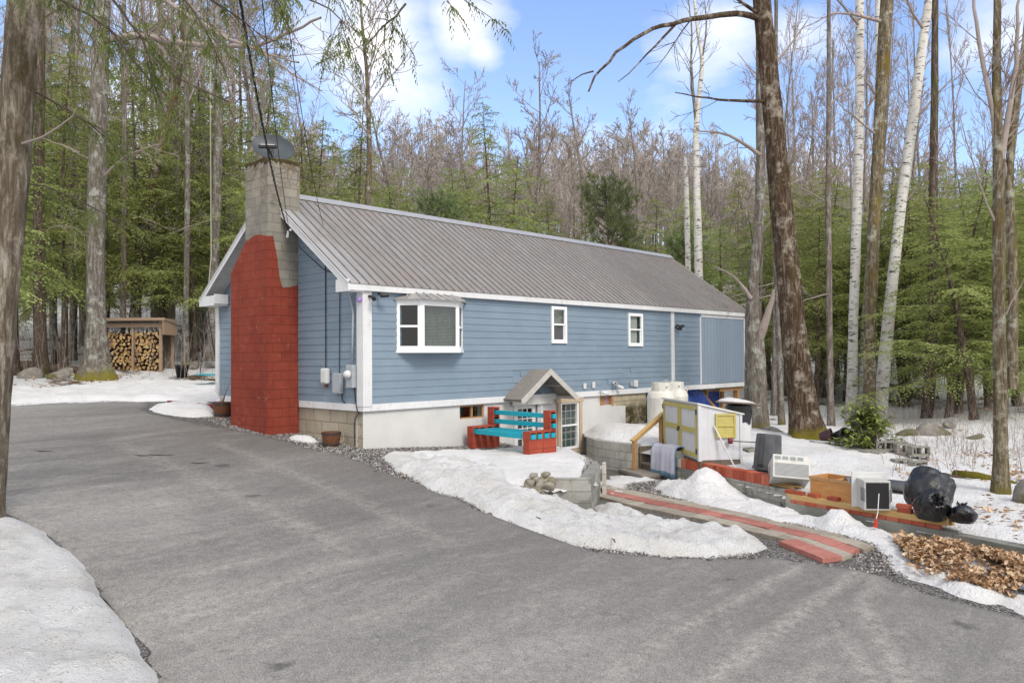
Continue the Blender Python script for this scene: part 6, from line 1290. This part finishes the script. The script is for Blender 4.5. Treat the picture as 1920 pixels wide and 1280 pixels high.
# trees one can pick out behind the house
def put_bare(px,D,top,k,label,group=None,th=1,far=False,rz=None):
    x,y=cam_xy(px,D); arr=FARB if far else BARE; h=(15,16,14)[k] if far else HT[k]; s=top_scale(x,y,D,top,h); return plant(arr[k],BN,'bare_tree',label,'tree',group,x,y,GZ(x,y),s,rz if rz is not None else rt.uniform(0,6.28),s**.6*th)
def put_hem(px,D,top,k,label,group=None,th=1):
    x,y=cam_xy(px,D); s=top_scale(x,y,D,top,HH[k]); return plant(HEM[k],HN,'hemlock_tree',label,'tree',group,x,y,GZ(x,y),s,rt.uniform(0,6.28),s**.5*th)
put_bare(700,38,-150,3,'tall bare tree with mossy trunk rising behind the near end of the roof',None,1.0)
put_bare(765,47,105,1,'bare forked tree behind the roof right of the tall mossy trunk',None,.9)
put_bare(612,40,100,1,'crooked bare tree rising right of the satellite dish',None,.8)
put_bare(872,60,135,2,'thin bare tree just left of the tall narrow hemlock',None,1.1)
put_bare(1010,46,88,4,'broad bare tree right of the tall narrow hemlock behind the roof',None,1.15)
put_bare(1085,44,160,0,'bare tree with upswept branches left of the rounded pine',None,1.1)
put_bare(1195,55,180,0,'slim bare tree between the rounded pine and the white birches',None,.9)
put_hem(925,40,175,2,'tall narrow hemlock rising above the middle of the roof',None,1.0)
put_hem(668,42,150,2,'dark hemlock behind the roof left of the tall mossy trunk',None,.9)
put_hem(600,34,290,2,'full green hemlock directly behind the chimney top',None,1)
for px,D,top in ((570,40,230),(640,33,330),(720,50,300),(860,52,300),(980,50,320),(1250,42,370),(540,30,240),(590,44,200),(655,48,260),(745,40,345),(905,46,300),(955,42,280),(1035,46,370),(1090,50,390),(1190,40,400),(1230,48,360),(1320,44,380),(1350,40,420),(800,44,370)): put_hem(px,D,top,rt.choice((2,6)),'green hemlock among the bare trees behind the roof','hemlocks behind the roof',1.25)
for px,D,top,sc_,lab in ((1148,38,338,1,'rounded dark green pine behind the far half of the roof'),(832,36,362,.8,'small dark pine top showing over the middle of the roof'),(1290,40,440,.8,'low dark pine behind the far end of the roof')):
    x,y=cam_xy(px,D); s=top_scale(x,y,D,top,6); plant(PINE[0],HN,'pine_tree',lab,'tree',None,x,y,GZ(x,y),s,1,s*.75)
# scattered forest, nearest rows first
cnt=0
def scat(kind,n,pxr,Dr,tops,label,group,ks,th=(.8,1.2),far=False,mind=1.6,avoid=()):
    pl_=[]; tries=0
    while len(pl_)<n and tries<n*40:
        tries+=1; px=rt.uniform(*pxr); D=Dr[0]+(Dr[1]-Dr[0])*rt.random()**.8; x,y=cam_xy(px,D)
        if not free(x,y) or any((x-a)**2+(y-b)**2<mind**2 for a,b in pl_): continue
        if inpoly(np.array([x]),np.array([y]),ROAD)[0] or (x<6 and y<14.5): continue
        if D<30 and any(abs(px-a)<b for a,b in avoid): continue
        pl_.append((x,y)); top=rt.uniform(*tops); k=rt.choice(ks)
        f=put_bare if kind=='bare' else put_hem
        a=(px,D,top,k,label,group,rt.uniform(*th)); f(*a,**({'far':True} if far else {}))
HL=((255,66),(180,40))
scat('hem',24,(-60,470),(30,60),(-300,220),'feathery green hemlock in the dense woods at left','hemlocks in the woods at left',(5,6,5,1),(.9,1.2),avoid=HL)
scat('hem',11,(-60,400),(30,46),(100,360),'young low hemlock with drooping boughs in the woods at left','young hemlocks in the woods at left',(4,),(1.0,1.4),mind=1.2,avoid=HL)
for px,D,top,lab in ((-90,23,40,'hemlock with feathery boughs just outside the left edge'),(30,27,120,'feathery hemlock behind the leaning trunk at the left edge'),(262,31.5,90,'feathery hemlock over the firewood shed'),(120,29,60,'feathery hemlock just left of the mossy grey tree'),(425,33,170,'feathery hemlock just left of the chimney'),(355,34,130,'feathery hemlock between shed and house')):
    x,y=cam_xy(px,D); s_=top_scale(x,y,D,top,HH[4]); plant(HEM[4],HN,'hemlock_tree',lab,'tree',None,x,y,GZ(x,y),s_,rt.uniform(0,6.28),max(s_,.95)*1.2)
for px,D,top in ((1475,33,330),(1530,30,380),(1570,36,300),(1600,31,400),(1690,30,330),(1735,34,290),(1780,29,360),(1820,35,330),(1850,27,400),(1900,30,340),(1935,26,300),(1665,40,300),(1440,36,400)):
    x,y=cam_xy(px,D); s_=top_scale(x,y,D,top,HH[4]); plant(HEM[4],HN,'hemlock_tree','low spreading hemlock with green boughs behind the trunks at right','tree','spreading hemlocks at right',x,y,GZ(x,y),s_,rt.uniform(0,6.28),max(s_,.7)*1.25)
scat('bare',32,(-80,520),(30,75),(-300,140),'bare slender tree in the dense woods at left','bare trees in the woods at left',(0,1,0,4),(.6,.95),avoid=HL)
scat('hem',28,(1430,2020),(29,62),(290,450),'hemlock with drooping green boughs in the woods at right','hemlocks in the woods at right',(4,5,6,4),(1.2,1.7),mind=2)
scat('bare',30,(1380,2050),(30,80),(-100,260),'bare slender tree in the open woods at right','bare trees in the woods at right',(0,1,2,4),(.5,.85))
scat('bare',90,(470,1420),(52,95),(225,350),'bare tree in the brown woods beyond the roof','bare trees beyond the roof',(0,1,2),(.9,1.3),far=True,mind=2)
scat('hem',14,(450,1400),(50,85),(300,400),'dark hemlock standing among the bare trees beyond the roof','hemlocks beyond the roof',(0,1,2),(.8,1.1),mind=3)
# the far wooded hillside reads as one mass
def far_mass(name,n,Dr,pxr,seed,label):
    R_=np.random.RandomState(seed); vs=[];fs=[];o=0; src=[]
    for k in range(4):
        S=SEG(3); Rk=np.random.RandomState(500+k+seed); S.chain(np.array([[0,0,-1],[.1,0,6],[.2,.1,11],[.2,.1,15.]]),[.14,.11,.07,.03],4)
        for i in range(15): t=Rk.uniform(.3,.95); branch(Rk,S,np.array([.2*t,.1*t,15*t]),side_dir(Rk,np.array([0,0,1.]),Rk.uniform(.4,.9)),Rk.uniform(2,4.2)*(1.2-t*.7),.04,2,3,.03,.8,.1)
        src.append(S.arrays())
    for i in range(n):
        px=R_.uniform(*pxr); D=R_.uniform(*Dr); w=P(px,640,D); a=R_.uniform(0,6.28); s=R_.uniform(.75,1.15); sv,sf=src[i%4]; c,q=math.cos(a),math.sin(a)
        v=np.stack([(sv[:,0]*c-sv[:,1]*q)*s+w[0],(sv[:,0]*q+sv[:,1]*c)*s+w[1],sv[:,2]*s+GZ(w[0],w[1])],1); vs.append(v); fs.append(sf+o); o+=len(v)
    ob=np_mesh(name,np.concatenate(vs),np.concatenate(fs),M['twig_far'],False,'stuff'); ob['label']=label; return ob
far_mass('distant_woods',1350,(84,175),(-250,2150),4,'brown leafless wood covering the far hillside')
# ------------------------------------------------------------------ trees near the camera
def near_tree(name,label,mat,path,radii,limbs=(),twmat='twig',k=16,flare=1.6,seed=0,roots=0,den=1,group=None,cat='tree',twlev=3,minr=.006,nsub=None):
    "path: list of (px,py,D); radii in m; limbs: list of (path,radius0)"
    R_=np.random.RandomState(seed); pts=np.array([P(*p) for p in path]); zb=GZ(pts[0][0],pts[0][1]); 
    base=pts[0].copy(); base[2]=zb; t_=thing(name,label,cat,tuple(base),0,group)
    # resample
    d=np.r_[0,np.cumsum(np.linalg.norm(np.diff(pts,axis=0),axis=1))]; n=max(12,int(d[-1]/.22)); s=np.linspace(0,d[-1],n); Q=np.stack([np.interp(s,d,pts[:,i]) for i in range(3)],1); 
    for _ in range(6): Q[1:-1]=(Q[:-2]+2*Q[1:-1]+Q[2:])/4
    rr=np.interp(s,d,radii); 
    T=SEG(k); V=[];F=[]
    a=2*PI*np.arange(k)/k; ph=R_.uniform(0,6.28,6)
    for i in range(n):
        hgt=s[i]; fl=1+(flare-1)*math.exp(-hgt/.32)*(1+.35*np.cos(a*3+ph[0])+.25*np.cos(a*5+ph[1])) ; rad=rr[i]*fl*(1+.05*np.sin(a*4+ph[2]+hgt*.8)+.035*np.sin(a*7+hgt*2.1)+R_.normal(0,.018,k))
        V.append(Q[i]+np.stack([np.cos(a)*rad,np.sin(a)*rad,np.zeros(k)],1))
    V=np.concatenate(V); V[:k,2]-=.35
    i=np.arange(n-1)[:,None]*k; j=np.arange(k)[None]; F=np.stack([i+j,i+(j+1)%k,i+k+(j+1)%k,i+k+j],-1).reshape(-1,4)
    V=V-base; me=np_mesh(name+'_t',V,F,M[mat],True,link=False); o=bpy.data.objects.new('trunk',me); col.objects.link(o); o.parent=t_
    B=SEG(5)
    for lp in limbs:
        pth,r0=lp[0],lp[1]; dn=lp[2] if len(lp)>2 else 1; L_=np.array([P(*p) for p in pth]); d=np.r_[0,np.cumsum(np.linalg.norm(np.diff(L_,axis=0),axis=1))]; m=max(6,int(d[-1]/.3)); s2=np.linspace(0,d[-1],m); q=np.stack([np.interp(s2,d,L_[:,c]) for c in range(3)],1)
        for _ in range(2): q[1:-1]=(q[:-2]+2*q[1:-1]+q[2:])/4
        q=q+R_.normal(0,.02,q.shape)*np.linspace(0,1,m)[:,None]; B.chain(q-base,np.linspace(r0,max(minr,r0*.25),m),7)
        for _ in range(int(d[-1]*2.2*dn)):
            t=R_.uniform(.15,1); kk=min(int(t*(m-1)),m-2); branch(R_,B,q[kk]-base,side_dir(R_,unit(q[kk+1]-q[kk]),R_.uniform(.5,1.0)),R_.uniform(.5,1.6)*min(1.2,d[-1]*.35),max(minr,r0*.3*(1-t*.5)),2,twlev,minr,.8,.06)
    if limbs: bv,bf=B.arrays(); me=np_mesh(name+'_b',bv,bf,M[twmat],True,link=False); o=bpy.data.objects.new('branches',me); col.objects.link(o); o.parent=t_
    return t_
near_tree('oak_tree','thick mossy barked tree at the left edge leaning over the snow bank','bark_rough',[(-30,1000,9.6),(-14,760,9.7),(9,500,9.8),(28,250,9.9),(45,0,10),(62,-260,10.2)],[.20,.185,.175,.19,.19,.16],[([(60,-120,10),(120,0,10.6),(150,60,11),(210,110,12)],.03,.6),([(20,275,9.9),(60,268,9.7),(120,240,9.6),(160,190,9.4)],.02,.4)],seed=1,flare=1.2,k=20)
near_tree('maple_tree','big grey barked tree with mossy flared foot standing in front of the firewood shed','bark_grey',[(182,716,26),(180,600,26),(179,480,26),(183,300,26.1),(188,100,26.3),(196,-120,26.5),(200,-350,26.6)],[.42,.30,.28,.27,.27,.24,.2],
 [([(196,75,26.3),(260,66,25.5),(330,80,24.5),(400,86,23.5),(480,88,22.8),(540,62,22),(600,35,21.5)],.13,1.5),([(190,-60,26.3),(290,-10,25),(420,70,23),(560,120,21)],.10,1.5),([(178,-40,26.3),(90,30,27),(20,60,28)],.1,1.2),([(196,330,26),(235,290,25.4),(300,270,25)],.05,1.2),([(480,88,22.8),(520,120,22.3),(600,170,21.8)],.05,1.4)],seed=2,flare=1.9,k=20)
near_tree('oak_tree','huge brown leaning oak with bright moss on its foot beside the snow field','bark_oak',[(1520,832,20),(1502,740,20),(1490,640,20),(1476,500,20.1),(1462,350,20.2),(1446,180,20.3),(1430,20,20.4),(1415,-160,20.6),(1405,-330,20.8)],[.40,.36,.315,.28,.265,.25,.225,.2,.17],
 [([(1422,35,20.4),(1395,25,20),(1350,28,19.4),(1290,38,18.9),(1230,50,18.4),(1180,78,18),(1140,115,17.7),(1112,140,17.5),(1104,170,17.4)],.085,.12),([(1270,42,18.8),(1240,75,18.4),(1200,115,18),(1160,156,17.8)],.035,.15),([(1112,134,17.5),(1095,136,17.3),(1075,146,17.2),(1060,165,17.1)],.02,.3),([(1438,190,20.3),(1380,190,19.8),(1320,183,19.3),(1268,176,18.9)],.05,.4),([(1428,30,20.4),(1390,5,20),(1350,-20,19.6)],.06,.6),([(1405,-120,20.6),(1300,-190,20),(1200,-260,19.5)],.09,1),([(1420,-140,20.6),(1500,-220,21),(1580,-260,21)],.09,1)],twmat='bark_oak',seed=3,flare=1.7,k=22)
near_tree('dead_tree','pale rotten barked tree standing just right of the house end','bark_grey',[(1419,803,22),(1416,700,22),(1414,600,22.1),(1410,540,22.2),(1424,420,22.4),(1426,250,22.6),(1424,60,22.8),(1420,-150,23)],[.32,.29,.25,.15,.13,.12,.11,.09],[([(1420,640,22),(1440,590,21.8),(1450,540,21.7)],.16,.2),([(1408,560,22),(1385,520,22),(1340,500,22)],.06,1.5),([(1424,290,22.4),(1370,250,22),(1300,245,21.6)],.06,1.5),([(1424,150,22.6),(1480,90,22.6),(1520,30,22.6)],.05,1.5)],seed=4,flare=1.3)
near_tree('birch_tree','straight white birch just left of the dark mossy trunk at right','birch',[(1597,762,27),(1600,600,27),(1605,450,27),(1610,300,27.2),(1612,150,27.4),(1612,0,27.6),(1610,-250,28)],[.18,.16,.155,.15,.145,.14,.11],[([(1612,50,27.5),(1580,10,27),(1530,-40,26.5)],.05,1.2),([(1612,220,27.3),(1650,170,27),(1690,100,26.8)],.04,1.2)],seed=5,flare=1.15)
near_tree('birch_tree','second thinner white birch hidden partly behind the dark mossy trunk','birch',[(1615,765,30),(1620,600,30),(1640,330,30.2),(1646,150,30.4),(1646,-150,30.6)],[.11,.10,.10,.10,.09],[([(1644,180,30.4),(1600,120,30),(1570,50,30)],.04,1)],seed=6,flare=1.1)
near_tree('maple_tree','dark upright trunk with rusty moss between the two white birches','bark_mossy',[(1630,775,25),(1632,600,25),(1637,450,25),(1646,300,25.2),(1656,120,25.4),(1664,-20,25.5),(1668,-250,25.8)],[.20,.18,.185,.19,.195,.19,.16],[([(1650,40,25.3),(1610,30,25),(1570,20,24.8),(1530,40,24.6)],.06,1.4),([(1660,-20,25.4),(1700,-80,25),(1760,-130,25)],.07,1),([(1640,250,25),(1600,220,24.8),(1570,190,24.6)],.04,1.2)],seed=7,flare=1.25)
near_tree('birch_tree','white birch leaning right out of the evergreen shrub','birch',[(1650,768,25.5),(1660,660,25.5),(1672,540,25.5),(1690,380,25.6),(1712,220,25.8),(1730,80,26),(1748,-40,26.2),(1775,-250,26.5)],[.21,.19,.175,.165,.16,.15,.13,.10],[([(1712,230,25.8),(1745,190,25.6),(1790,140,25.4)],.05,1.6),([(1735,60,26),(1700,10,25.8),(1690,-60,25.8)],.05,1),([(1690,390,25.6),(1730,340,25.4),(1775,260,25)],.035,1.5)],seed=8,flare=1.15)
near_tree('maple_tree','mossy forked tree with two pale pruning scars near the right edge','bark_mossy',[(1877,940,13.4),(1876,800,13.4),(1874,640,13.4),(1873,480,13.4),(1873,320,13.4),(1868,180,13.5),(1870,20,13.6),(1872,-160,13.8)],[.135,.11,.10,.095,.088,.07,.06,.05],[([(1874,330,13.4),(1862,200,13.5),(1840,110,13.6),(1825,-10,13.8),(1815,-120,14)],.055,1.6),([(1876,300,13.4),(1898,180,13.4),(1908,60,13.4),(1912,-60,13.4)],.06,1.6),([(1868,420,13.4),(1835,350,13.3),(1815,280,13.2),(1800,220,13.2)],.02,1.6),([(1880,600,13.4),(1900,560,13.3),(1920,520,13.2)],.02,.8),([(1872,190,13.5),(1900,140,13.5),(1935,60,13.5)],.03,1.5)],seed=9,flare=1.35)
near_tree('forked_tree','second forked mossy tree at the right edge behind the scarred one','bark_mossy',[(1898,700,18),(1900,500,18),(1890,330,18),(1905,200,18),(1925,60,18.2),(1935,-100,18.4)],[.11,.10,.09,.08,.07,.05],[([(1890,340,18),(1870,250,18),(1850,150,18)],.05,1.6)],seed=10,flare=1.1)
near_tree('birch_tree','crooked white birch with a dark forked crown behind the far roof end','birch',[(1312,620,33),(1310,500,33),(1307,380,33),(1305,250,33.2),(1310,190,33.2),(1318,110,33.3),(1308,60,33.4),(1300,-20,33.5)],[.19,.17,.15,.13,.10,.08,.07,.05],[([(1306,235,33.2),(1300,180,33.2),(1295,120,33.2),(1298,60,33.3),(1290,0,33.4)],.08,1.5),([(1316,110,33.3),(1325,60,33.3),(1322,0,33.3)],.05,1.5),([(1308,450,33),(1325,400,33),(1345,335,33)],.05,.1)],twmat='bark_grey',seed=11,flare=1.1)
near_tree('birch_tree','short slender white birch snag left of the crooked birch behind the roof','birch',[(1292,620,34),(1290,500,34),(1288,400,34),(1286,320,34.1),(1284,290,34.1)],[.13,.12,.11,.09,.05],[([(1287,330,34),(1293,315,34),(1298,295,34)],.04,.3)],seed=12,flare=1.1)
near_tree('leaning_tree','mossy leaning trunk with a pale streak left of the chimney in the woods','bark_moss',[(248,640,31),(262,500,31),(276,400,31),(290,330,31),(300,270,31),(330,180,31),(345,60,31),(350,-100,31)],[.22,.20,.19,.18,.15,.12,.1,.08],[([(300,270,31),(320,210,31),(325,150,31)],.08,1.5),([(340,120,31),(390,60,31),(430,0,31)],.06,1.6)],seed=13,flare=1.2)
near_tree('slim_tree','straight slim grey trunk between the firewood shed and the house','bark_grey',[(348,666,30),(350,500,30),(352,300,30),(350,100,30),(345,-100,30)],[.12,.10,.10,.09,.07],[([(350,200,30),(380,130,30),(400,40,30)],.04,1.5),([(350,120,30),(320,60,30),(310,0,30)],.04,1.5)],seed=14,flare=1.3)
near_tree('hemlock_tree','dark upright hemlock trunk with a mossy foot left of the grey tree','bark_hem',[(76,692,27),(74,560,27),(72,420,27),(74,250,27),(76,0,27),(76,-150,27)],[.22,.185,.17,.16,.14,.12],[([(74,440,27),(110,420,26),(150,430,25)],.03,1)],seed=15,flare=1.4)
near_tree('hemlock_tree','straight dark trunk in the woods at right between shrub and scarred tree','bark_hem',[(1737,808,25),(1744,700,25),(1748,600,25),(1750,400,25),(1752,200,25),(1755,-150,25)],[.19,.165,.15,.13,.11,.07],[([(1750,500,25),(1790,480,25),(1830,500,25)],.02,1)],seed=16,flare=1.3)
labs=('slim dark trunk among the trees by the rope swing','slim trunk standing between the firewood shed and the bucket','slim trunk on the snow just left of the mossy grey tree','dark slim trunk behind the trunk at the left edge','stout dark trunk directly left of the house corner','slim trunk behind the roof of the firewood shed','slim trunk rising left of the firewood shed','thin grey trunk on the snowy slope above the firewood shed','thin tilted trunk on the snowy slope left of the house','dark trunk just right of the pale rotten tree','slim trunk between the rotten tree and the mossy oak','slim trunk right behind the mossy oak foot')
for i,(px,py,D,r,ln) in enumerate(((375,640,37,.15,3),(318,660,33,.12,4),(100,640,33,.14,-5),(22,690,28,.16,2),(396,660,30,.2,8),(230,650,30,.12,2),(135,660,31,.11,1),(298,600,40,.17,2),(368,615,38,.13,-6),(1452,780,27,.11,2),(1466,800,24,.10,-8),(1558,800,24,.11,-3))):
    near_tree('slim_tree',labs[i],'bark_thin' if i%2 else 'bark_grey',[(px,py,D),(px+ln,py-200,D),(px+ln*1.7,py-420,D),(px+ln*1.4,py-640,D),(px+ln*1.2,py-860,D)],[r,r*.85,r*.75,r*.6,r*.4],[([(px+ln,py-250,D),(px+ln+rt.choice((-1,1))*40,py-240,D-.5),(px+ln+rt.choice((-1,1))*90,py-220,D-1)],.02,1.2),([(px+ln*1.5,py-420,D),(px+rt.choice((-1,1))*60,py-450,D+.5)],.03,1.5),([(px+ln*1.3,py-600,D),(px+rt.choice((-1,1))*70,py-680,D+.5)],.04,1.5)],seed=40+i,flare=1.3,k=10)
for px,D,top in ((1776,24.5,330),(1793,25.5,370),(1826,23,350),(1692,30,380),(1700,30,330),(1857,30,300),(1585,32,400),(1905,27,340),(1540,33,390),(1960,24,340),(1650,33,340)):
    x,y=cam_xy(px,D); s_=top_scale(x,y,D,top,HH[6]); plant(HEM[6],HN,'hemlock_tree','hemlock with a dark bare lower trunk on the snow at right','tree','hemlocks with bare lower trunks at right',x,y,GZ(x,y),s_,rt.uniform(0,6.28),max(s_,.7)*1.3)
# hemlock whose boughs hang into the top left of the view
def bough_tree():
    R_=np.random.RandomState(9); base=np.array(P(-330,900,9.5)); base[2]=GZ(base[0],base[1]); t_=thing('hemlock_tree','large hemlock out of view at left whose drooping boughs hang across the top left','tree',tuple(base))
    T=SEG(12); T.chain(np.array([[0,0,-.3],[0,0,3],[.1,0,7],[.1,.1,12]]),[.25,.22,.18,.1]); tv,tf=T.arrays(); o=bpy.data.objects.new('trunk',np_mesh('nh_t',tv,tf,M['bark_hem'],True,link=False)); col.objects.link(o); o.parent=t_
    B=SEG(5); LV=[]
    paths=[([(-250,-150,9.6),(0,-60,9.4),(120,0,9.2),(210,55,9.1),(260,130,9),(310,180,9),(350,215,9)],.035,1),([(-200,-200,9),(100,-120,8.8),(210,-10,8.7),(300,130,8.7),(370,170,8.7),(430,190,8.8)],.03,.9),
     ([(-100,-300,8.5),(200,-120,8.4),(380,-10,8.3),(460,40,8.3),(500,80,8.3)],.03,1),([(0,-350,8),(300,-160,8),(520,-60,8),(680,-10,8),(760,5,8.1),(800,-5,8.1)],.03,1),([(760,5,8.1),(735,40,8.1),(700,62,8.1),(690,80,8.1)],.012,.8),([(200,-200,8),(400,-80,8),(560,-10,8),(640,15,8),(655,60,8)],.02,1),
     ([(-300,100,9.8),(-50,120,10),(60,170,10.2),(160,220,10.5),(240,300,11)],.03,1),([(-300,300,10),(0,330,11),(120,360,11.5),(230,420,12)],.025,.9),([(-100,-260,9),(150,-150,9),(300,-60,9),(390,60,9),(430,150,9.1)],.025,1),([(420,-120,7.8),(500,-20,7.8),(540,30,7.8)],.015,1),([(700,-60,8),(790,-25,8),(850,-5,8),(880,-15,8)],.012,1)]
    for pth,r0,dn in paths:
        L_=np.array([P(*p) for p in pth])-base; d=np.r_[0,np.cumsum(np.linalg.norm(np.diff(L_,axis=0),axis=1))]; m=max(8,int(d[-1]/.15)); s2=np.linspace(0,d[-1],m); q=np.stack([np.interp(s2,d,L_[:,c]) for c in range(3)],1)
        for _ in range(4): q[1:-1]=(q[:-2]+2*q[1:-1]+q[2:])/4
        q+=R_.normal(0,.008,q.shape); B.chain(q,np.linspace(r0,.006,m),6)
        for i in range(int(d[-1]*6.5*dn)):
            t=R_.uniform(.2,1); kk=min(int(t*(m-1)),m-2); dd=unit(q[kk+1]-q[kk]); d2=unit(side_dir(R_,dd,R_.uniform(.5,1.1))+np.array([0,0,-.35])); ln=R_.uniform(.25,.8); bp_,_=wander(R_,q[kk],d2,ln,5,.12,0,.2); B.chain(bp_,np.linspace(.006,.0025,6),3)
            if R_.rand()<.8:
                for j in range(6):
                    tt=R_.uniform(.35,1); k2=min(int(tt*5),4); sd2=side_dir(R_,unit(bp_[k2+1]-bp_[k2]),R_.uniform(.4,.9)); spray(R_,LV,bp_[k2],unit(sd2+np.array([0,0,-.25])),R_.uniform(.12,.30),55,.017,.075,.3)
    bv,bf=B.arrays(); o=bpy.data.objects.new('limbs',np_mesh('nh_b',bv,bf,M['twig_dark'],True,link=False)); col.objects.link(o); o.parent=t_
    V=np.concatenate(LV); o=bpy.data.objects.new('crown',np_mesh('nh_c',V,np.arange(len(V)).reshape(-1,4),M['hemlock_near'],False,link=False)); col.objects.link(o); o.parent=t_
bough_tree()
# rhododendron
def shrub(x,y,z,rw,rh,label):
    R_=np.random.RandomState(4); t_=thing('rhododendron',label,'shrub',(x,y,z)); B=SEG(4); LV=[]
    for i in range(95):
        az=R_.uniform(0,6.28); el=R_.uniform(.12,1.5); rr=R_.uniform(.55,1.0); tip=np.array([math.cos(az)*math.cos(el)*rw*rr,math.sin(az)*math.cos(el)*rw*rr,math.sin(el)*rh*rr+.15]); m=5; p=np.array([R_.normal(0,.08),R_.normal(0,.08),0]); q=np.stack([p*(1-t)+tip*t+np.array([0,0,.12*math.sin(t*3.1)]) for t in np.linspace(0,1,m)]); B.chain(q,np.linspace(.016,.006,m),4)
        for c,nl in ((tip,9),(q[3],7),(q[2]*.3+q[3]*.7,5)):
            for l in range(nl):
                a=R_.uniform(0,6.28); d=unit(np.array([math.cos(a),math.sin(a),R_.uniform(-.75,.35)])); ln=R_.uniform(.14,.22); sd_=unit(np.cross(d,np.array([0,0,1.]))); w=.036; b_=c+R_.normal(0,.035,3); LV.append(np.array([b_,b_+d*ln*.4+sd_*w,b_+d*ln,b_+d*ln*.4-sd_*w]))
    bv,bf=B.arrays(); o=bpy.data.objects.new('stems',np_mesh('rh_b',bv,bf,M['twig'],True,link=False)); col.objects.link(o); o.parent=t_
    V=np.concatenate(LV); o=bpy.data.objects.new('foliage',np_mesh('rh_c',V,np.arange(len(V)).reshape(-1,4),M['rhodo'],False,link=False)); col.objects.link(o); o.parent=t_
w=P(1625,850,18.2); shrub(w[0],w[1],GZ(w[0],w[1])-.05,.82,1.18,'bushy green rhododendron on the snow right of the mossy oak foot')
# thin dry stems in the snow at right
def saplings(name,n,pxr,Dr,hr,mat,label,seed):
    R_=np.random.RandomState(seed); S=SEG(3)
    for i in range(n):
        w=P(R_.uniform(*pxr),640,R_.uniform(*Dr)); z=GZ(w[0],w[1]); h=R_.uniform(*hr); d=unit(np.array([R_.normal(0,.15),R_.normal(0,.15),1])); pts,_=wander(R_,np.array([w[0],w[1],z-.05]),d,h,4,.08); S.chain(pts,np.linspace(.004+.003*h,.003,5),3)
        for j in range(int(2+h*3)): k=R_.randint(1,4); b,_=wander(R_,pts[k],side_dir(R_,d,.8),h*R_.uniform(.15,.35),2,.1); S.chain(b,[.003,.0025,.002],3)
    v,f=S.arrays(); o=np_mesh(name,v,f,M[mat],False,'stuff'); o['label']=label
saplings('undergrowth',420,(1640,2000),(15,26),(.2,1.0),'twig','thin dry stems poking through the snow at right',3)
saplings('undergrowth',160,(1450,2000),(24,45),(.8,2.6),'twig','leafless saplings between the trunks at right',5)
saplings('undergrowth',200,(-50,420),(25,45),(.8,2.6),'twig','leafless saplings between the trunks at left',6)
